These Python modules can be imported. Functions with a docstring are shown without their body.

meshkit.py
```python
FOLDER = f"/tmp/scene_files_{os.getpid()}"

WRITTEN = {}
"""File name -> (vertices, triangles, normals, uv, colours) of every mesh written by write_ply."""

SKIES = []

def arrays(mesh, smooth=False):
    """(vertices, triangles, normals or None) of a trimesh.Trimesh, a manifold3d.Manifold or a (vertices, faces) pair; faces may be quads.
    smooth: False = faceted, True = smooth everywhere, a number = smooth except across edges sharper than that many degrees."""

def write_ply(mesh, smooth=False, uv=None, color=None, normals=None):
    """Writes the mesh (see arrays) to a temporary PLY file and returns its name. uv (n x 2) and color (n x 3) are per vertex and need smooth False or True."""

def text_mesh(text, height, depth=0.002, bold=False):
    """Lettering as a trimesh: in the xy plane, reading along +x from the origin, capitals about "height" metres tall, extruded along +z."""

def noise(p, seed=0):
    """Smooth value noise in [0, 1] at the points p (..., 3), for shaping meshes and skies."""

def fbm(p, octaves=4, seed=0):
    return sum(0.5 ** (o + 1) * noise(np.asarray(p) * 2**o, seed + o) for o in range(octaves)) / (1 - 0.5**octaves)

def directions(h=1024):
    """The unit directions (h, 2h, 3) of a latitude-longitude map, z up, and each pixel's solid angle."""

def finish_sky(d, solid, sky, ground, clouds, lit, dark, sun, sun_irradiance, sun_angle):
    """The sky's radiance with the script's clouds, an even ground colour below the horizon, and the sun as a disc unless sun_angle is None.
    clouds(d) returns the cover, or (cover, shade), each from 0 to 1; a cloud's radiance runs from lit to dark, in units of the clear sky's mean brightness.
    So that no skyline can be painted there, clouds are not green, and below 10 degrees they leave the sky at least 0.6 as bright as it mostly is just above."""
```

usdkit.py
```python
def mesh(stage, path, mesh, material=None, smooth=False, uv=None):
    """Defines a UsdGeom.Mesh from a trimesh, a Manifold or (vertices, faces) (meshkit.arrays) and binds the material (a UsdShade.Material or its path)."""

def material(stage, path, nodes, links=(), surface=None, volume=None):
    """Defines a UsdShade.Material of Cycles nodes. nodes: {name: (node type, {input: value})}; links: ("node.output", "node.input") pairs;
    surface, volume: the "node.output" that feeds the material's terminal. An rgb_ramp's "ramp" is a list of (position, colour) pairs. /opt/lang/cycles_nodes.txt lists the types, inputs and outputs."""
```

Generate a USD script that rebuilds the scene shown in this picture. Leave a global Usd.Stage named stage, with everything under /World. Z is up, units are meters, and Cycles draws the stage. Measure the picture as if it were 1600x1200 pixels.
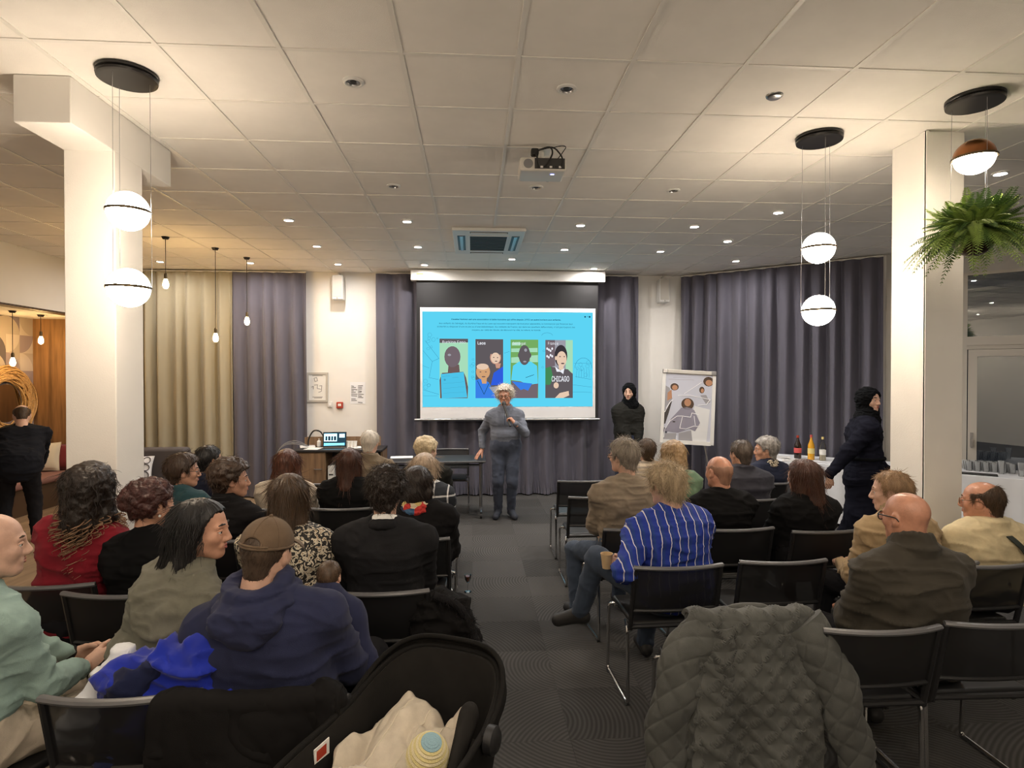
import math, random, numpy as np, trimesh, usdkit, meshkit
import manifold3d as m3
from shapely.geometry import Polygon, Point, box as sbox
from pxr import Usd, UsdGeom, UsdLux, Gf, Sdf, UsdShade, Vt

stage = Usd.Stage.CreateInMemory()
UsdGeom.SetStageUpAxis(stage, UsdGeom.Tokens.z)
UsdGeom.SetStageMetersPerUnit(stage, 1.0)
UsdGeom.Xform.Define(stage, '/World')
UsdGeom.Scope.Define(stage, '/World/Looks')
PI = math.pi
# ------------------------------------------------------------------ camera, light levels
F = 932.0                                   # focal length in pixels of the 1600 x 1200 frame
YAW, PITCH = math.atan(62 / F), math.atan(10 / F)
EYE = np.array([0.0, 0.0, 1.85])
FWD = np.array([math.sin(YAW) * math.cos(PITCH), math.cos(YAW) * math.cos(PITCH), -math.sin(PITCH)])
RIGHT = np.array([math.cos(YAW), -math.sin(YAW), 0.0])
UP = np.cross(RIGHT, FWD)
cam = UsdGeom.Camera.Define(stage, '/World/camera')
cam.CreateHorizontalApertureAttr(36.0); cam.CreateVerticalApertureAttr(27.0)
cam.CreateFocalLengthAttr(36.0 * F / 1600)
cam.CreateClippingRangeAttr(Gf.Vec2f(0.05, 100))
cam.CreateExposureAttr(1.75)
cam.AddTransformOp().Set(Gf.Matrix4d(*RIGHT, 0, *UP, 0, *(-FWD), 0, *EYE, 1))
GLOBE_L = 14.5        # radiance of the opal globes
DOWN_L = 300.0        # radiance of the recessed lamps
BULB_L = 60.0
SLIDE_E = 0.285        # radiance of the projected slide
dome = UsdLux.DomeLight.Define(stage, '/World/night_sky')
dome.CreateIntensityAttr(1.0); dome.CreateColorAttr(Gf.Vec3f(.0014, .0015, .0018))
H = 3.5               # ceiling height


def at(px, py, Y=None, z=None, Zc=None, X=None):
    """The point of the room seen at a pixel of the photograph, on a plane of the room."""
    d = FWD + (px - 800) / F * RIGHT + (600 - py) / F * UP
    t = Zc if Zc is not None else (Y - EYE[1]) / d[1] if Y is not None else (z - EYE[2]) / d[2] if z is not None else (X - EYE[0]) / d[0]
    return EYE + d * t


# ------------------------------------------------------------------ naming and tagging
_used = {}
def path_of(name, parent=None):
    base = (parent.GetPath().pathString if parent is not None else '/World') + '/' + name
    n = _used.get(base, 0); _used[base] = n + 1
    return base if n == 0 else f'{base}_{n:03d}'

def prim_of(x): return x.GetPrim() if hasattr(x, 'GetPrim') else x

def tag(o, label=None, cat=None, group=None, kind=None):
    o = prim_of(o)
    for k, v in (('label', label), ('category', cat), ('group', group), ('kind', kind)):
        if v: o.SetCustomDataByKey(k, v)
    return o

def thing(name, label, cat, loc=(0, 0, 0), rotz=0.0, group=None, rot=None):
    x = UsdGeom.Xform.Define(stage, path_of(name))
    x.AddTranslateOp().Set(Gf.Vec3d(*map(float, loc)))
    if rotz: x.AddRotateZOp().Set(math.degrees(rotz))
    if rot: x.AddRotateXYZOp().Set(Gf.Vec3f(*[math.degrees(a) for a in rot]))
    return tag(x, label, cat, group)

def obj(name, mesh, mat, parent=None, smooth=False, label=None, kind=None):
    m = usdkit.mesh(stage, path_of(name, parent), mesh, M[mat] if isinstance(mat, str) else mat, smooth=smooth)
    return tag(m, label, kind=kind)

def struct(name, mesh, mat, smooth=False): return tag(obj(name, mesh, mat, None, smooth), kind='structure')

def struct_root(name):
    x = UsdGeom.Xform.Define(stage, path_of(name)); return tag(x, kind='structure')

def dup(root, label, loc, rotz=0.0, group=None):
    was = root.GetCustomData(); name = root.GetName()
    r = UsdGeom.Xform.Define(stage, path_of(name))
    r.GetPrim().GetReferences().AddInternalReference(root.GetPath())
    r.GetPrim().SetInstanceable(True)
    r.ClearXformOpOrder()
    r.AddTranslateOp().Set(Gf.Vec3d(*map(float, loc)))
    if rotz or root.HasAttribute('xformOp:rotateZ'): r.AddRotateZOp().Set(math.degrees(rotz))
    return tag(r, label, was['category'], group or was.get('group'))


# ------------------------------------------------------------------ mesh helpers
cat_ = trimesh.util.concatenate
def bx(x0, x1, y0, y1, z0, z1):
    m = trimesh.creation.box([x1 - x0, y1 - y0, z1 - z0]); m.apply_translation([(x0 + x1) / 2, (y0 + y1) / 2, (z0 + z1) / 2]); return m

def tm(man):
    q = man.to_mesh(); return trimesh.Trimesh(q.vert_properties[:, :3], q.tri_verts, process=False)

def rbox(x0, x1, y0, y1, z0, z1, r=.01, seg=8):
    """A box with rounded edges."""
    s = m3.Manifold.sphere(r, seg)
    return tm(m3.Manifold.batch_hull([s.translate((a, b, c)) for a in (x0 + r, x1 - r) for b in (y0 + r, y1 - r) for c in (z0 + r, z1 - r)]))

def tube(pts, r, n=8, closed=False, caps=True):
    """A tube of radius r (a number or one per point) along pts."""
    P = np.asarray(pts, float); k = len(P); R = np.broadcast_to(np.asarray(r, float), k)
    T = (np.roll(P, -1, 0) - np.roll(P, 1, 0)) if closed else np.gradient(P, axis=0)
    T /= np.linalg.norm(T, axis=1, keepdims=True) + 1e-12
    ref = np.array([0, 0, 1.0]) if abs(T[0][2]) < .9 else np.array([1.0, 0, 0])
    N = np.zeros_like(P); v = np.cross(T[0], ref); N[0] = v / np.linalg.norm(v)
    for i in range(1, k):
        v = N[i - 1] - T[i] * (N[i - 1] @ T[i]); N[i] = v / (np.linalg.norm(v) + 1e-12)
    B = np.cross(T, N); a = np.arange(n) * 2 * PI / n
    V = (P[:, None] + R[:, None, None] * (np.cos(a)[None, :, None] * N[:, None] + np.sin(a)[None, :, None] * B[:, None])).reshape(-1, 3)
    f = []
    for i in range(k if closed else k - 1):
        i2 = (i + 1) % k
        for j in range(n):
            j2 = (j + 1) % n
            f += [(i * n + j, i2 * n + j2, i * n + j2), (i * n + j, i2 * n + j, i2 * n + j2)]
    if not closed and caps:
        V = np.vstack([V, P[:1], P[-1:]]); c0, c1 = len(V) - 2, len(V) - 1
        for j in range(n):
            f += [(c0, j, (j + 1) % n), (c1, (k - 1) * n + (j + 1) % n, (k - 1) * n + j)]
    return trimesh.Trimesh(V, f, process=False)

def smooth_path(pts, n=6, closed=False):
    """Catmull-Rom through pts."""
    P = [np.asarray(p, float) for p in pts]; out = []; k = len(P)
    for i in range(k if closed else k - 1):
        p1, p2 = P[i], P[(i + 1) % k]
        p0 = P[i - 1] if (i > 0 or closed) else 2 * p1 - p2
        p3 = P[(i + 2) % k] if (i + 2 < k or closed) else 2 * p2 - p1
        for t in np.arange(n) / n:
            out.append(.5 * (2 * p1 + (p2 - p0) * t + (2 * p0 - 5 * p1 + 4 * p2 - p3) * t * t + (3 * p1 - p0 - 3 * p2 + p3) * t ** 3))
    if not closed: out.append(P[-1])
    return np.array(out)

def bend(pts, r=.03, n=5):
    """A polyline with its corners rounded."""
    P = [np.asarray(p, float) for p in pts]; out = [P[0]]
    for a, b, c in zip(P, P[1:], P[2:]):
        u, v = (a - b), (c - b); lu, lv = np.linalg.norm(u), np.linalg.norm(v); q = min(r, lu * .45, lv * .45)
        s, e = b + u / lu * q, b + v / lv * q
        for t in np.linspace(0, 1, n): out.append((1 - t) ** 2 * s + 2 * t * (1 - t) * b + t * t * e)
    out.append(P[-1]); return np.array(out)

def lathe(prof, n=24, closed=False):
    """Revolves (r, z) pairs about z."""
    a = np.arange(n) * 2 * PI / n; k = len(prof); V = []; f = []
    for r, z in prof: V += [(r * math.cos(t), r * math.sin(t), z) for t in a]
    for i in range(k if closed else k - 1):
        i2 = (i + 1) % k
        for j in range(n):
            j2 = (j + 1) % n; f += [(i * n + j, i * n + j2, i2 * n + j2), (i * n + j, i2 * n + j2, i2 * n + j)]
    m = trimesh.Trimesh(np.array(V), f, process=False); m.merge_vertices(); m.update_faces(m.nondegenerate_faces()); return m

def grid_mesh(P, flip=False, wrap=False):
    """A sheet from an array of points (rows, columns, 3)."""
    a, b = P.shape[:2]; i = np.arange(a * b).reshape(a, b)
    if wrap: i = np.hstack([i, i[:, :1]])
    q = np.stack([i[:-1, :-1], i[:-1, 1:], i[1:, 1:], i[1:, :-1]], -1).reshape(-1, 4)
    f = np.vstack([q[:, [0, 1, 2]], q[:, [0, 2, 3]]])
    return trimesh.Trimesh(P.reshape(-1, 3), f[:, ::-1] if flip else f, process=False)

def slab(P, t):
    """A sheet of points given the thickness t along its normals."""
    m = grid_mesh(P); N = m.vertex_normals.reshape(P.shape); Q = P - N * t
    a, b = P.shape[:2]; i = np.arange(a * b).reshape(a, b); j = i + a * b
    ring = np.concatenate([i[0, :], i[1:, -1], i[-1, -2::-1], i[-2:0:-1, 0]]); r2 = ring + a * b; n = len(ring)
    k = np.arange(n); k2 = (k + 1) % n
    side = np.vstack([np.stack([ring[k2], ring[k], r2[k]], 1), np.stack([ring[k2], r2[k], r2[k2]], 1)])
    f = np.vstack([m.faces, (m.faces + a * b)[:, ::-1], side])
    return trimesh.Trimesh(np.vstack([P.reshape(-1, 3), Q.reshape(-1, 3)]), f, process=False)

def extr(poly, d):
    gs = getattr(poly, 'geoms', [poly])
    return cat_([trimesh.creation.extrude_polygon(g, d, engine='earcut') for g in gs])

class Panel:
    """Flat print on a board: origin at the upper left corner, u to the right and v down, from 0 to 1."""
    def __init__(s, o, ru, rv): s.o, s.u, s.v = map(lambda q: np.asarray(q, float), (o, ru, rv)); n = np.cross(s.v, s.u); s.n = -n / np.linalg.norm(n) if False else np.cross(s.u, -s.v) / np.linalg.norm(np.cross(s.u, -s.v))
    def put(s, poly, layer, t=.0006):
        w, h = np.linalg.norm(s.u), np.linalg.norm(s.v)
        m = extr(poly, t); V = m.vertices.copy()
        m.vertices = s.o + V[:, :1] * s.u / w + V[:, 1:2] * s.v / h + (V[:, 2:] + layer * .0008) * s.n
        m.invert(); return m
    def poly(s, pts, layer):
        w, h = np.linalg.norm(s.u), np.linalg.norm(s.v)
        return s.put(Polygon([(a * w, b * h) for a, b in pts]).buffer(0), layer)
    def ell(s, c, r, layer, n=20):
        return s.poly([(c[0] + r[0] * math.cos(t), c[1] + r[1] * math.sin(t)) for t in np.arange(n) * 2 * PI / n], layer)
    def line(s, pts, wd, layer):
        from shapely.geometry import LineString
        w, h = np.linalg.norm(s.u), np.linalg.norm(s.v)
        return s.put(LineString([(a * w, b * h) for a, b in pts]).buffer(wd / 2, cap_style=2), layer)
    def text(s, txt, x, y, h_, layer, bold=False, center=False, width=None):
        w, h = np.linalg.norm(s.u), np.linalg.norm(s.v)
        m = meshkit.text_mesh(txt, h_, .0006, bold); V = m.vertices
        if width: V[:, 0] *= width / np.ptp(V[:, 0])
        x0 = x * w - (V[:, 0].min() + V[:, 0].max()) / 2 if center else x * w
        m.vertices = s.o + (V[:, :1] + x0) * s.u / w + (y * h - V[:, 1:2]) * s.v / h + (V[:, 2:] + layer * .0008) * s.n
        return m

# ------------------------------------------------------------------ materials
M = {}
def srgb(*c): return tuple(((x / 255 + .055) / 1.055) ** 2.4 if x > 10 else x / 255 / 12.92 for x in c)

def mat(name, col, rough=.6, metal=0.0, bump=None, var=None, spec=.5, sheen=0.0, trans=0.0, emit=None, coat=0.0, diffuse_rough=0.0):
    """bump: (scale, strength, stretch or None); var: (scale, amount, stretch or None) lightens and darkens the colour with noise."""
    n = {'p': ('principled_bsdf', dict(base_color=col, roughness=rough, metallic=metal, specular_ior_level=spec, sheen_weight=sheen, transmission_weight=trans, coat_weight=coat))}
    l = []
    if var or bump: n['tc'] = ('texture_coordinate', {})
    if var:
        n['vm'] = ('mapping', dict(scale=var[2] if len(var) > 2 and var[2] else (1, 1, 1)))
        n['vn'] = ('noise_texture', dict(scale=var[0], detail=4.0, roughness=.6))
        a = var[1]; lo = tuple(max(0, c * (1 - a)) for c in col); hi = tuple(min(1, c * (1 + a)) for c in col)
        n['vr'] = ('rgb_ramp', dict(ramp=[(.3, lo), (.7, hi)]))
        l += [('tc.object', 'vm.vector'), ('vm.vector', 'vn.vector'), ('vn.fac', 'vr.fac'), ('vr.color', 'p.base_color')]
    if bump:
        n['bm'] = ('mapping', dict(scale=bump[2] if len(bump) > 2 and bump[2] else (1, 1, 1)))
        n['bn'] = ('noise_texture', dict(scale=bump[0], detail=3.0))
        n['bb'] = ('bump', dict(strength=bump[1], distance=.01))
        l += [('tc.object', 'bm.vector'), ('bm.vector', 'bn.vector'), ('bn.fac', 'bb.height'), ('bb.normal', 'p.normal')]
    if emit: n['p'][1].update(emission_color=emit[0], emission_strength=emit[1])
    M[name] = usdkit.material(stage, '/World/Looks/' + name, n, l, surface='p.BSDF'); return M[name]

def glow(name, col, strength):
    M[name] = usdkit.material(stage, '/World/Looks/' + name, {'e': ('emission', dict(color=col, strength=strength))}, surface='e.emission'); return M[name]

mat('ceiling_tile', (.86, .83, .785), .9, bump=(260, .15), var=(3, .035))
mat('ceiling_grid', (.80, .775, .73), .5)
mat('plaster', (.79, .77, .735), .8, bump=(120, .08), var=(1.5, .03))
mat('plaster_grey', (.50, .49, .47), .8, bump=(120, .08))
mat('wood', (.27, .145, .06), .5, bump=(30, .2, (1, 1, .08)), var=(14, .45, (1, 1, .07)))
mat('wood_dark', (.07, .04, .022), .5)
mat('plank', (.30, .21, .13), .45, var=(9, .35, (1, .1, 1)))
mat('desk_wood', (.22, .135, .075), .5, var=(20, .35, (1, 1, .08)))
mat('black_top', (.022, .022, .024), .45)
mat('white_paint', (.72, .71, .68), .45)
mat('frame_cream', (.50, .47, .42), .45)
mat('white_plastic', (.72, .72, .70), .4)
mat('projector_white', (.62, .60, .56), .4)
mat('black_plastic', (.012, .012, .013), .42)
mat('rim_plastic', (.115, .115, .12), .36)
mat('chrome', (.62, .62, .62), .16, 1.0)
mat('steel', (.42, .42, .43), .3, 1.0)
mat('black_metal', (.018, .017, .017), .35, .3)
mat('brass_dark', (.11, .085, .05), .35, .8)
mat('copper', (.30, .12, .045), .3, .9)
mat('grille_dark', (.035, .035, .035), .6)
mat('screen_white', (.80, .80, .82), .9)
mat('screen_black', (.008, .008, .010), .7)
mat('curtain_grey', (.108, .104, .138), .85, bump=(420, .25), var=(240, .18), sheen=.15)
mat('curtain_beige', (.36, .325, .235), .85, bump=(420, .2), var=(240, .12), sheen=.1)
mat('paper', (.80, .79, .76), .8)
mat('ink', (.04, .04, .045), .7)
mat('ink_grey', (.25, .25, .26), .7)
mat('red_plastic', (.42, .05, .025), .4)
mat('cloth_white', (.72, .74, .78), .85, bump=(60, .1))
mat('sofa_grey', (.085, .078, .085), .9, bump=(300, .2))
mat('red_velvet', (.16, .008, .012), .85, sheen=.3)
mat('seat_pink', (.24, .12, .10), .8)
mat('cream_fabric', (.62, .56, .44), .9, bump=(200, .2))
mat('wicker', (.52, .32, .13), .5, var=(40, .3))
mat('bottle_cola', (.015, .006, .004), .12, coat=.5)
mat('label_red', (.62, .10, .10), .5)
mat('juice', (.72, .36, .02), .2, coat=.4)
mat('label_yellow', (.75, .62, .25), .5)
mat('cork_cup', (.56, .40, .22), .7)
mat('coffee', (.05, .02, .008), .2)
mat('leaf', (.23, .34, .065), .5, var=(8, .5))
mat('leaf_dark', (.085, .165, .035), .5, var=(8, .4))
mat('planter_dark', (.035, .02, .012), .3, .5)
mat('cable', (.010, .010, .010), .5)
mat('cable_grey', (.25, .25, .25), .5)
mat('leather_strap', (.02, .025, .018), .6)
mat('mirror', (.35, .32, .28), .08, 1.0)
mat('rubber', (.02, .02, .02), .8)
for i_, c_ in enumerate([(.30, .24, .25), (.42, .36, .30), (.11, .095, .10), (.20, .17, .20), (.52, .46, .40)]): mat(f'wallpaper_{"abcde"[i_]}', c_, .8)
glow('globe_glow', (1.0, .82, .62), GLOBE_L)
glow('bulb_glow', (1.0, .62, .24), BULB_L)
glow('down_glow', (1.0, .93, .86), DOWN_L)
glow('down_glow_soft', (1.0, .91, .80), DOWN_L * .42)
glow('led_blue', (.2, .25, 1.0), 6)
SL = {}
def slide_mat(name, c):
    glow('slide_' + name, srgb(*c), SLIDE_E); return 'slide_' + name
for n_, c_ in dict(cyan=(95, 216, 248), white=(240, 242, 250), ink=(25, 80, 110), sketch=(70, 165, 200), dark=(118, 105, 112), dark2=(98, 92, 96), brown=(112, 92, 92), green=(150, 205, 150), pale=(170, 225, 190), leaf=(120, 175, 100), blue=(60, 130, 235), royal=(50, 95, 225), tan=(215, 165, 120), tan2=(205, 155, 135), face=(235, 205, 180), paper=(80, 200, 238), grey=(160, 160, 170), tgreen=(70, 140, 90), shadow=(60, 55, 60)).items(): slide_mat(n_, c_)
# mesh fabric of the chair backs: fine open weave, partly see-through
M['chair_mesh'] = usdkit.material(stage, '/World/Looks/chair_mesh', {
    'd': ('principled_bsdf', dict(base_color=(.012, .012, .013), roughness=.6)), 't': ('transparent_bsdf', dict(color=(1, 1, 1))),
    'm': ('mix_closure', dict(fac=.30))}, [('d.BSDF', 'm.closure1'), ('t.BSDF', 'm.closure2')], surface='m.closure')
M['pane'] = usdkit.material(stage, '/World/Looks/pane', {
    'g': ('glossy_bsdf', dict(color=(.9, .93, .95), roughness=0.0)), 't': ('transparent_bsdf', dict(color=(.85, .88, .9))), 'f': ('fresnel', dict(IOR=2.4)),
    'm': ('mix_closure', {})}, [('t.BSDF', 'm.closure1'), ('g.BSDF', 'm.closure2'), ('f.fac', 'm.fac')], surface='m.closure')
M['glass'] = usdkit.material(stage, '/World/Looks/glass', {
    'g': ('glossy_bsdf', dict(color=(1, 1, 1), roughness=0.05)), 't': ('transparent_bsdf', dict(color=(.97, .98, .98))), 'f': ('fresnel', dict(IOR=1.35)),
    'm': ('mix_closure', {})}, [('t.BSDF', 'm.closure1'), ('g.BSDF', 'm.closure2'), ('f.fac', 'm.fac')], surface='m.closure')
M['tumbler_glass'] = usdkit.material(stage, '/World/Looks/tumbler_glass', {
    'g': ('glossy_bsdf', dict(color=(1, 1, 1), roughness=0.05)), 't': ('transparent_bsdf', dict(color=(.97, .98, .98))), 'f': ('fresnel', dict(IOR=1.45)), 'd': ('diffuse_bsdf', dict(color=(.8, .82, .85))), 'a': ('mix_closure', dict(fac=.16)),
    'm': ('mix_closure', {})}, [('t.BSDF', 'a.closure1'), ('d.BSDF', 'a.closure2'), ('a.closure', 'm.closure1'), ('g.BSDF', 'm.closure2'), ('f.fac', 'm.fac')], surface='m.closure')
# carpet: half-metre tiles, each with its own rings of ribs
M['carpet'] = usdkit.material(stage, '/World/Looks/carpet', {
    'g': ('geometry', {}), 's': ('vector_math', dict(math_type='multiply', vector2=(2, 2, 0))), 'fl': ('vector_math', dict(math_type='floor')),
    'w': ('white_noise_texture', dict(dimensions='3D')), 'o': ('vector_math', dict(math_type='multiply_add', vector2=(3.4, 3.4, 0), vector3=(-1.2, -1.2, 0))),
    'c': ('vector_math', dict(math_type='add')), 'd': ('vector_math', dict(math_type='subtract')), 'len': ('vector_math', dict(math_type='length')),
    'nz': ('noise_texture', dict(scale=1.1, detail=1.0)), 'wb': ('math', dict(math_type='multiply_add', value2=.10)), 
    'f': ('math', dict(math_type='multiply', value2=125.0)), 'sn': ('math', dict(math_type='sine')),
    'mr': ('map_range', dict(from_min=-1.0, from_max=1.0)), 'fine': ('noise_texture', dict(scale=330, detail=2.0)),
    'mul': ('math', dict(math_type='multiply')), 'r': ('rgb_ramp', dict(ramp=[(.05, (.050, .0485, .047)), (.30, (.068, .066, .064)), (.62, (.090, .0875, .085))])),
    'tint': ('hsv', dict(hue=.5, saturation=1.0)), 'tv': ('map_range', dict(to_min=.8, to_max=1.2)),
    'b': ('bump', dict(strength=.5, distance=.004)), 'p': ('principled_bsdf', dict(roughness=.95, specular_ior_level=.2))},
    [('g.position', 's.vector1'), ('s.vector', 'fl.vector1'), ('fl.vector', 'w.vector'), ('w.color', 'o.vector1'), ('fl.vector', 'c.vector1'), ('o.vector', 'c.vector2'),
     ('s.vector', 'd.vector1'), ('c.vector', 'd.vector2'), ('d.vector', 'len.vector1'), ('g.position', 'nz.vector'), ('nz.fac', 'wb.value1'), ('len.value', 'wb.value3'), ('wb.value', 'f.value1'), ('f.value', 'sn.value1'), ('sn.value', 'mr.value'),
     ('g.position', 'fine.vector'), ('mr.result', 'mul.value1'), ('fine.fac', 'mul.value2'), ('mul.value', 'r.fac'), ('w.value', 'tv.value'), ('tv.result', 'tint.value'), ('r.color', 'tint.color'), ('tint.color', 'p.base_color'),
     ('mul.value', 'b.height'), ('b.normal', 'p.normal')], surface='p.BSDF')
# ------------------------------------------------------------------ the room
YB = 9.52                                    # back wall
XL = -5.68                                   # left wall
CRN = np.array([3.41, YB])                   # where the slanted glazed wall starts
SD = np.array([.765, -.644]); SD = SD / np.linalg.norm(SD)     # along the slanted wall
SN = np.array([-SD[1], SD[0]]) * -1          # into the room
YF = -2.6
S_END = 7.6
p_end = CRN + SD * S_END
def slant(m):
    """From (s along the wall, d into the room, z) to the room."""
    V = m.vertices; m.vertices = np.column_stack([CRN[0] + V[:, 0] * SD[0] + V[:, 1] * SN[0], CRN[1] + V[:, 0] * SD[1] + V[:, 1] * SN[1], V[:, 2]])
    if np.cross(np.append(SD, 0), np.append(SN, 0))[2] < 0: m.invert()
    return m
def s_at(px, dd=0.0):
    """How far along the slanted wall a pixel column meets it (dd metres into the room)."""
    d = FWD + (px - 800) / F * RIGHT; o = CRN + SN * dd
    A = np.array([[d[0], -SD[0]], [d[1], -SD[1]]]); t, s = np.linalg.solve(A, o); return s

struct('wall_back', bx(-6.9, CRN[0] + .2, YB, YB + .15, 0, H + .1), 'plaster')
# left wall with the alcove opening
wl = struct_root('wall_left')
obj('wall_panel', bx(XL - .12, XL, YF, 4.2, 0, H + .1), 'plaster', wl)
obj('wall_header', bx(XL - .12, XL, 4.2, YB, 2.76, H + .1), 'plaster', wl)
obj('opening_edge', bx(XL - .14, XL + .012, 4.2, YB, 2.735, 2.76), 'wood_dark', wl)
struct('wall_front', bx(-6.9, 10.0, YF - .15, YF, 0, H + .1), 'plaster')
XA = -6.62
al = struct_root('wall_alcove')
obj('wood_panel', bx(XA, XL - .12, YB - .05, YB - .001, 0, 2.735), 'wood', al)
obj('side_panel', bx(XA, XL - .12, 4.05, 4.2, 0, 2.735), 'wood', al)
obj('alcove_ceiling', bx(XA - .1, XL - .12, 4.05, YB, 2.735, 2.80), 'plaster', al)
obj('papered_wall', bx(XA - .12, XA, 4.05, YB, 0, 2.8), 'wallpaper_d', al)
rnd = random.Random(5)
Q = .262
for iy in range(9):
    for iz in range(8):
        y1 = YB - .05 - iy * Q; z1 = 2.735 - iz * Q; z0 = z1 - Q
        if z0 < .5: continue
        c = rnd.choice(['wallpaper_a', 'wallpaper_b', 'wallpaper_c', 'wallpaper_d', 'wallpaper_e']); c2 = rnd.choice([x for x in ['wallpaper_a', 'wallpaper_b', 'wallpaper_c', 'wallpaper_e'] if x != c])
        obj('wallpaper_square', bx(XA, XA + .001, y1 - Q, y1, z0, z1), c, al)
        cr = rnd.randrange(4); cy, cz = [(0, 0), (Q, 0), (Q, Q), (0, Q)][cr]; a0 = cr * PI / 2
        pl = Polygon([(cy, cz)] + [(cy + Q * math.cos(t), cz + Q * math.sin(t)) for t in np.linspace(a0, a0 + PI / 2, 10)])
        m = extr(pl, .0012); V = m.vertices; m.vertices = np.column_stack([XA + .001 + V[:, 2], y1 - Q + V[:, 0], z0 + V[:, 1]])
        obj('wallpaper_quarter', m, c2, al)
# slanted glazed wall on the right
wr_ = struct_root('wall_right')
S0 = s_at(1381)
ZH = 3.17                                    # underside of the window head
obj('wall_panel', slant(bx(-.2, S0 + .02, -.15, 0, 0, H + .1)), 'plaster', wr_)
obj('wall_header', slant(bx(S0 + .02, S_END, -.15, 0, ZH, H + .1)), 'plaster_grey', wr_)
obj('window_sill_wall', slant(bx(S0 + .02, S_END, -.15, 0, 0, .08)), 'plaster', wr_)
struct('wall_side', bx(p_end[0], p_end[0] + .15, YF, p_end[1] + .1, 0, H + .1), 'plaster')
cuts = [S0 + .02, s_at(1500), s_at(1700)] + list(np.arange(s_at(1700) + 1.1, S_END, 1.1)) + [S_END]
ZT = 2.255                                   # underside of the transom
for i, (a, b) in enumerate(zip(cuts, cuts[1:])):
    w = struct_root(f'window_{i + 1}')
    fw = .07
    obj('window_frame', slant(cat_([bx(a, a + fw, -.09, .02, .08, ZH), bx(b - fw, b, -.09, .02, .08, ZH), bx(a + fw, b - fw, -.09, .02, ZH - .035, ZH), bx(a + fw, b - fw, -.09, .02, .08, .16)])), 'frame_cream', w)
    obj('transom', slant(cat_([bx(a + fw, b - fw, -.09, .025, ZT, ZT + .11), bx(a + fw, b - fw, -.09, .012, ZT - .05, ZT)])), 'frame_cream', w)
    obj('casement', slant(cat_([bx(a + fw + .01, a + fw + .10, -.06, .035, .16, ZT - .055), bx(b - fw - .10, b - fw - .01, -.06, .035, .16, ZT - .055), bx(a + fw + .10, b - fw - .10, -.06, .035, ZT - .14, ZT - .055), bx(a + fw + .10, b - fw - .10, -.06, .035, .16, .26)])), 'frame_cream', w)
    obj('pane', slant(bx(a + fw, b - fw, -.03, -.022, ZT + .11, ZH - .035)), 'pane', w)
    obj('pane', slant(bx(a + fw + .10, b - fw - .10, -.03, -.022, .26, ZT - .14)), 'pane', w)
    hnd = cat_([bx(a + fw + .035, a + fw + .065, .035, .048, .98, 1.16), bx(a + fw + .04, a + fw + .06, .048, .085, 1.08, 1.10), bx(a + fw + .04, a + fw + .06, .07, .09, .97, 1.10)])
    obj('window_handle', slant(hnd), 'steel', w)
obj('gasket', slant(bx(cuts[1] - .004, cuts[1] + .004, .02, .024, .08, ZT)), 'black_plastic', wr_)

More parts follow.
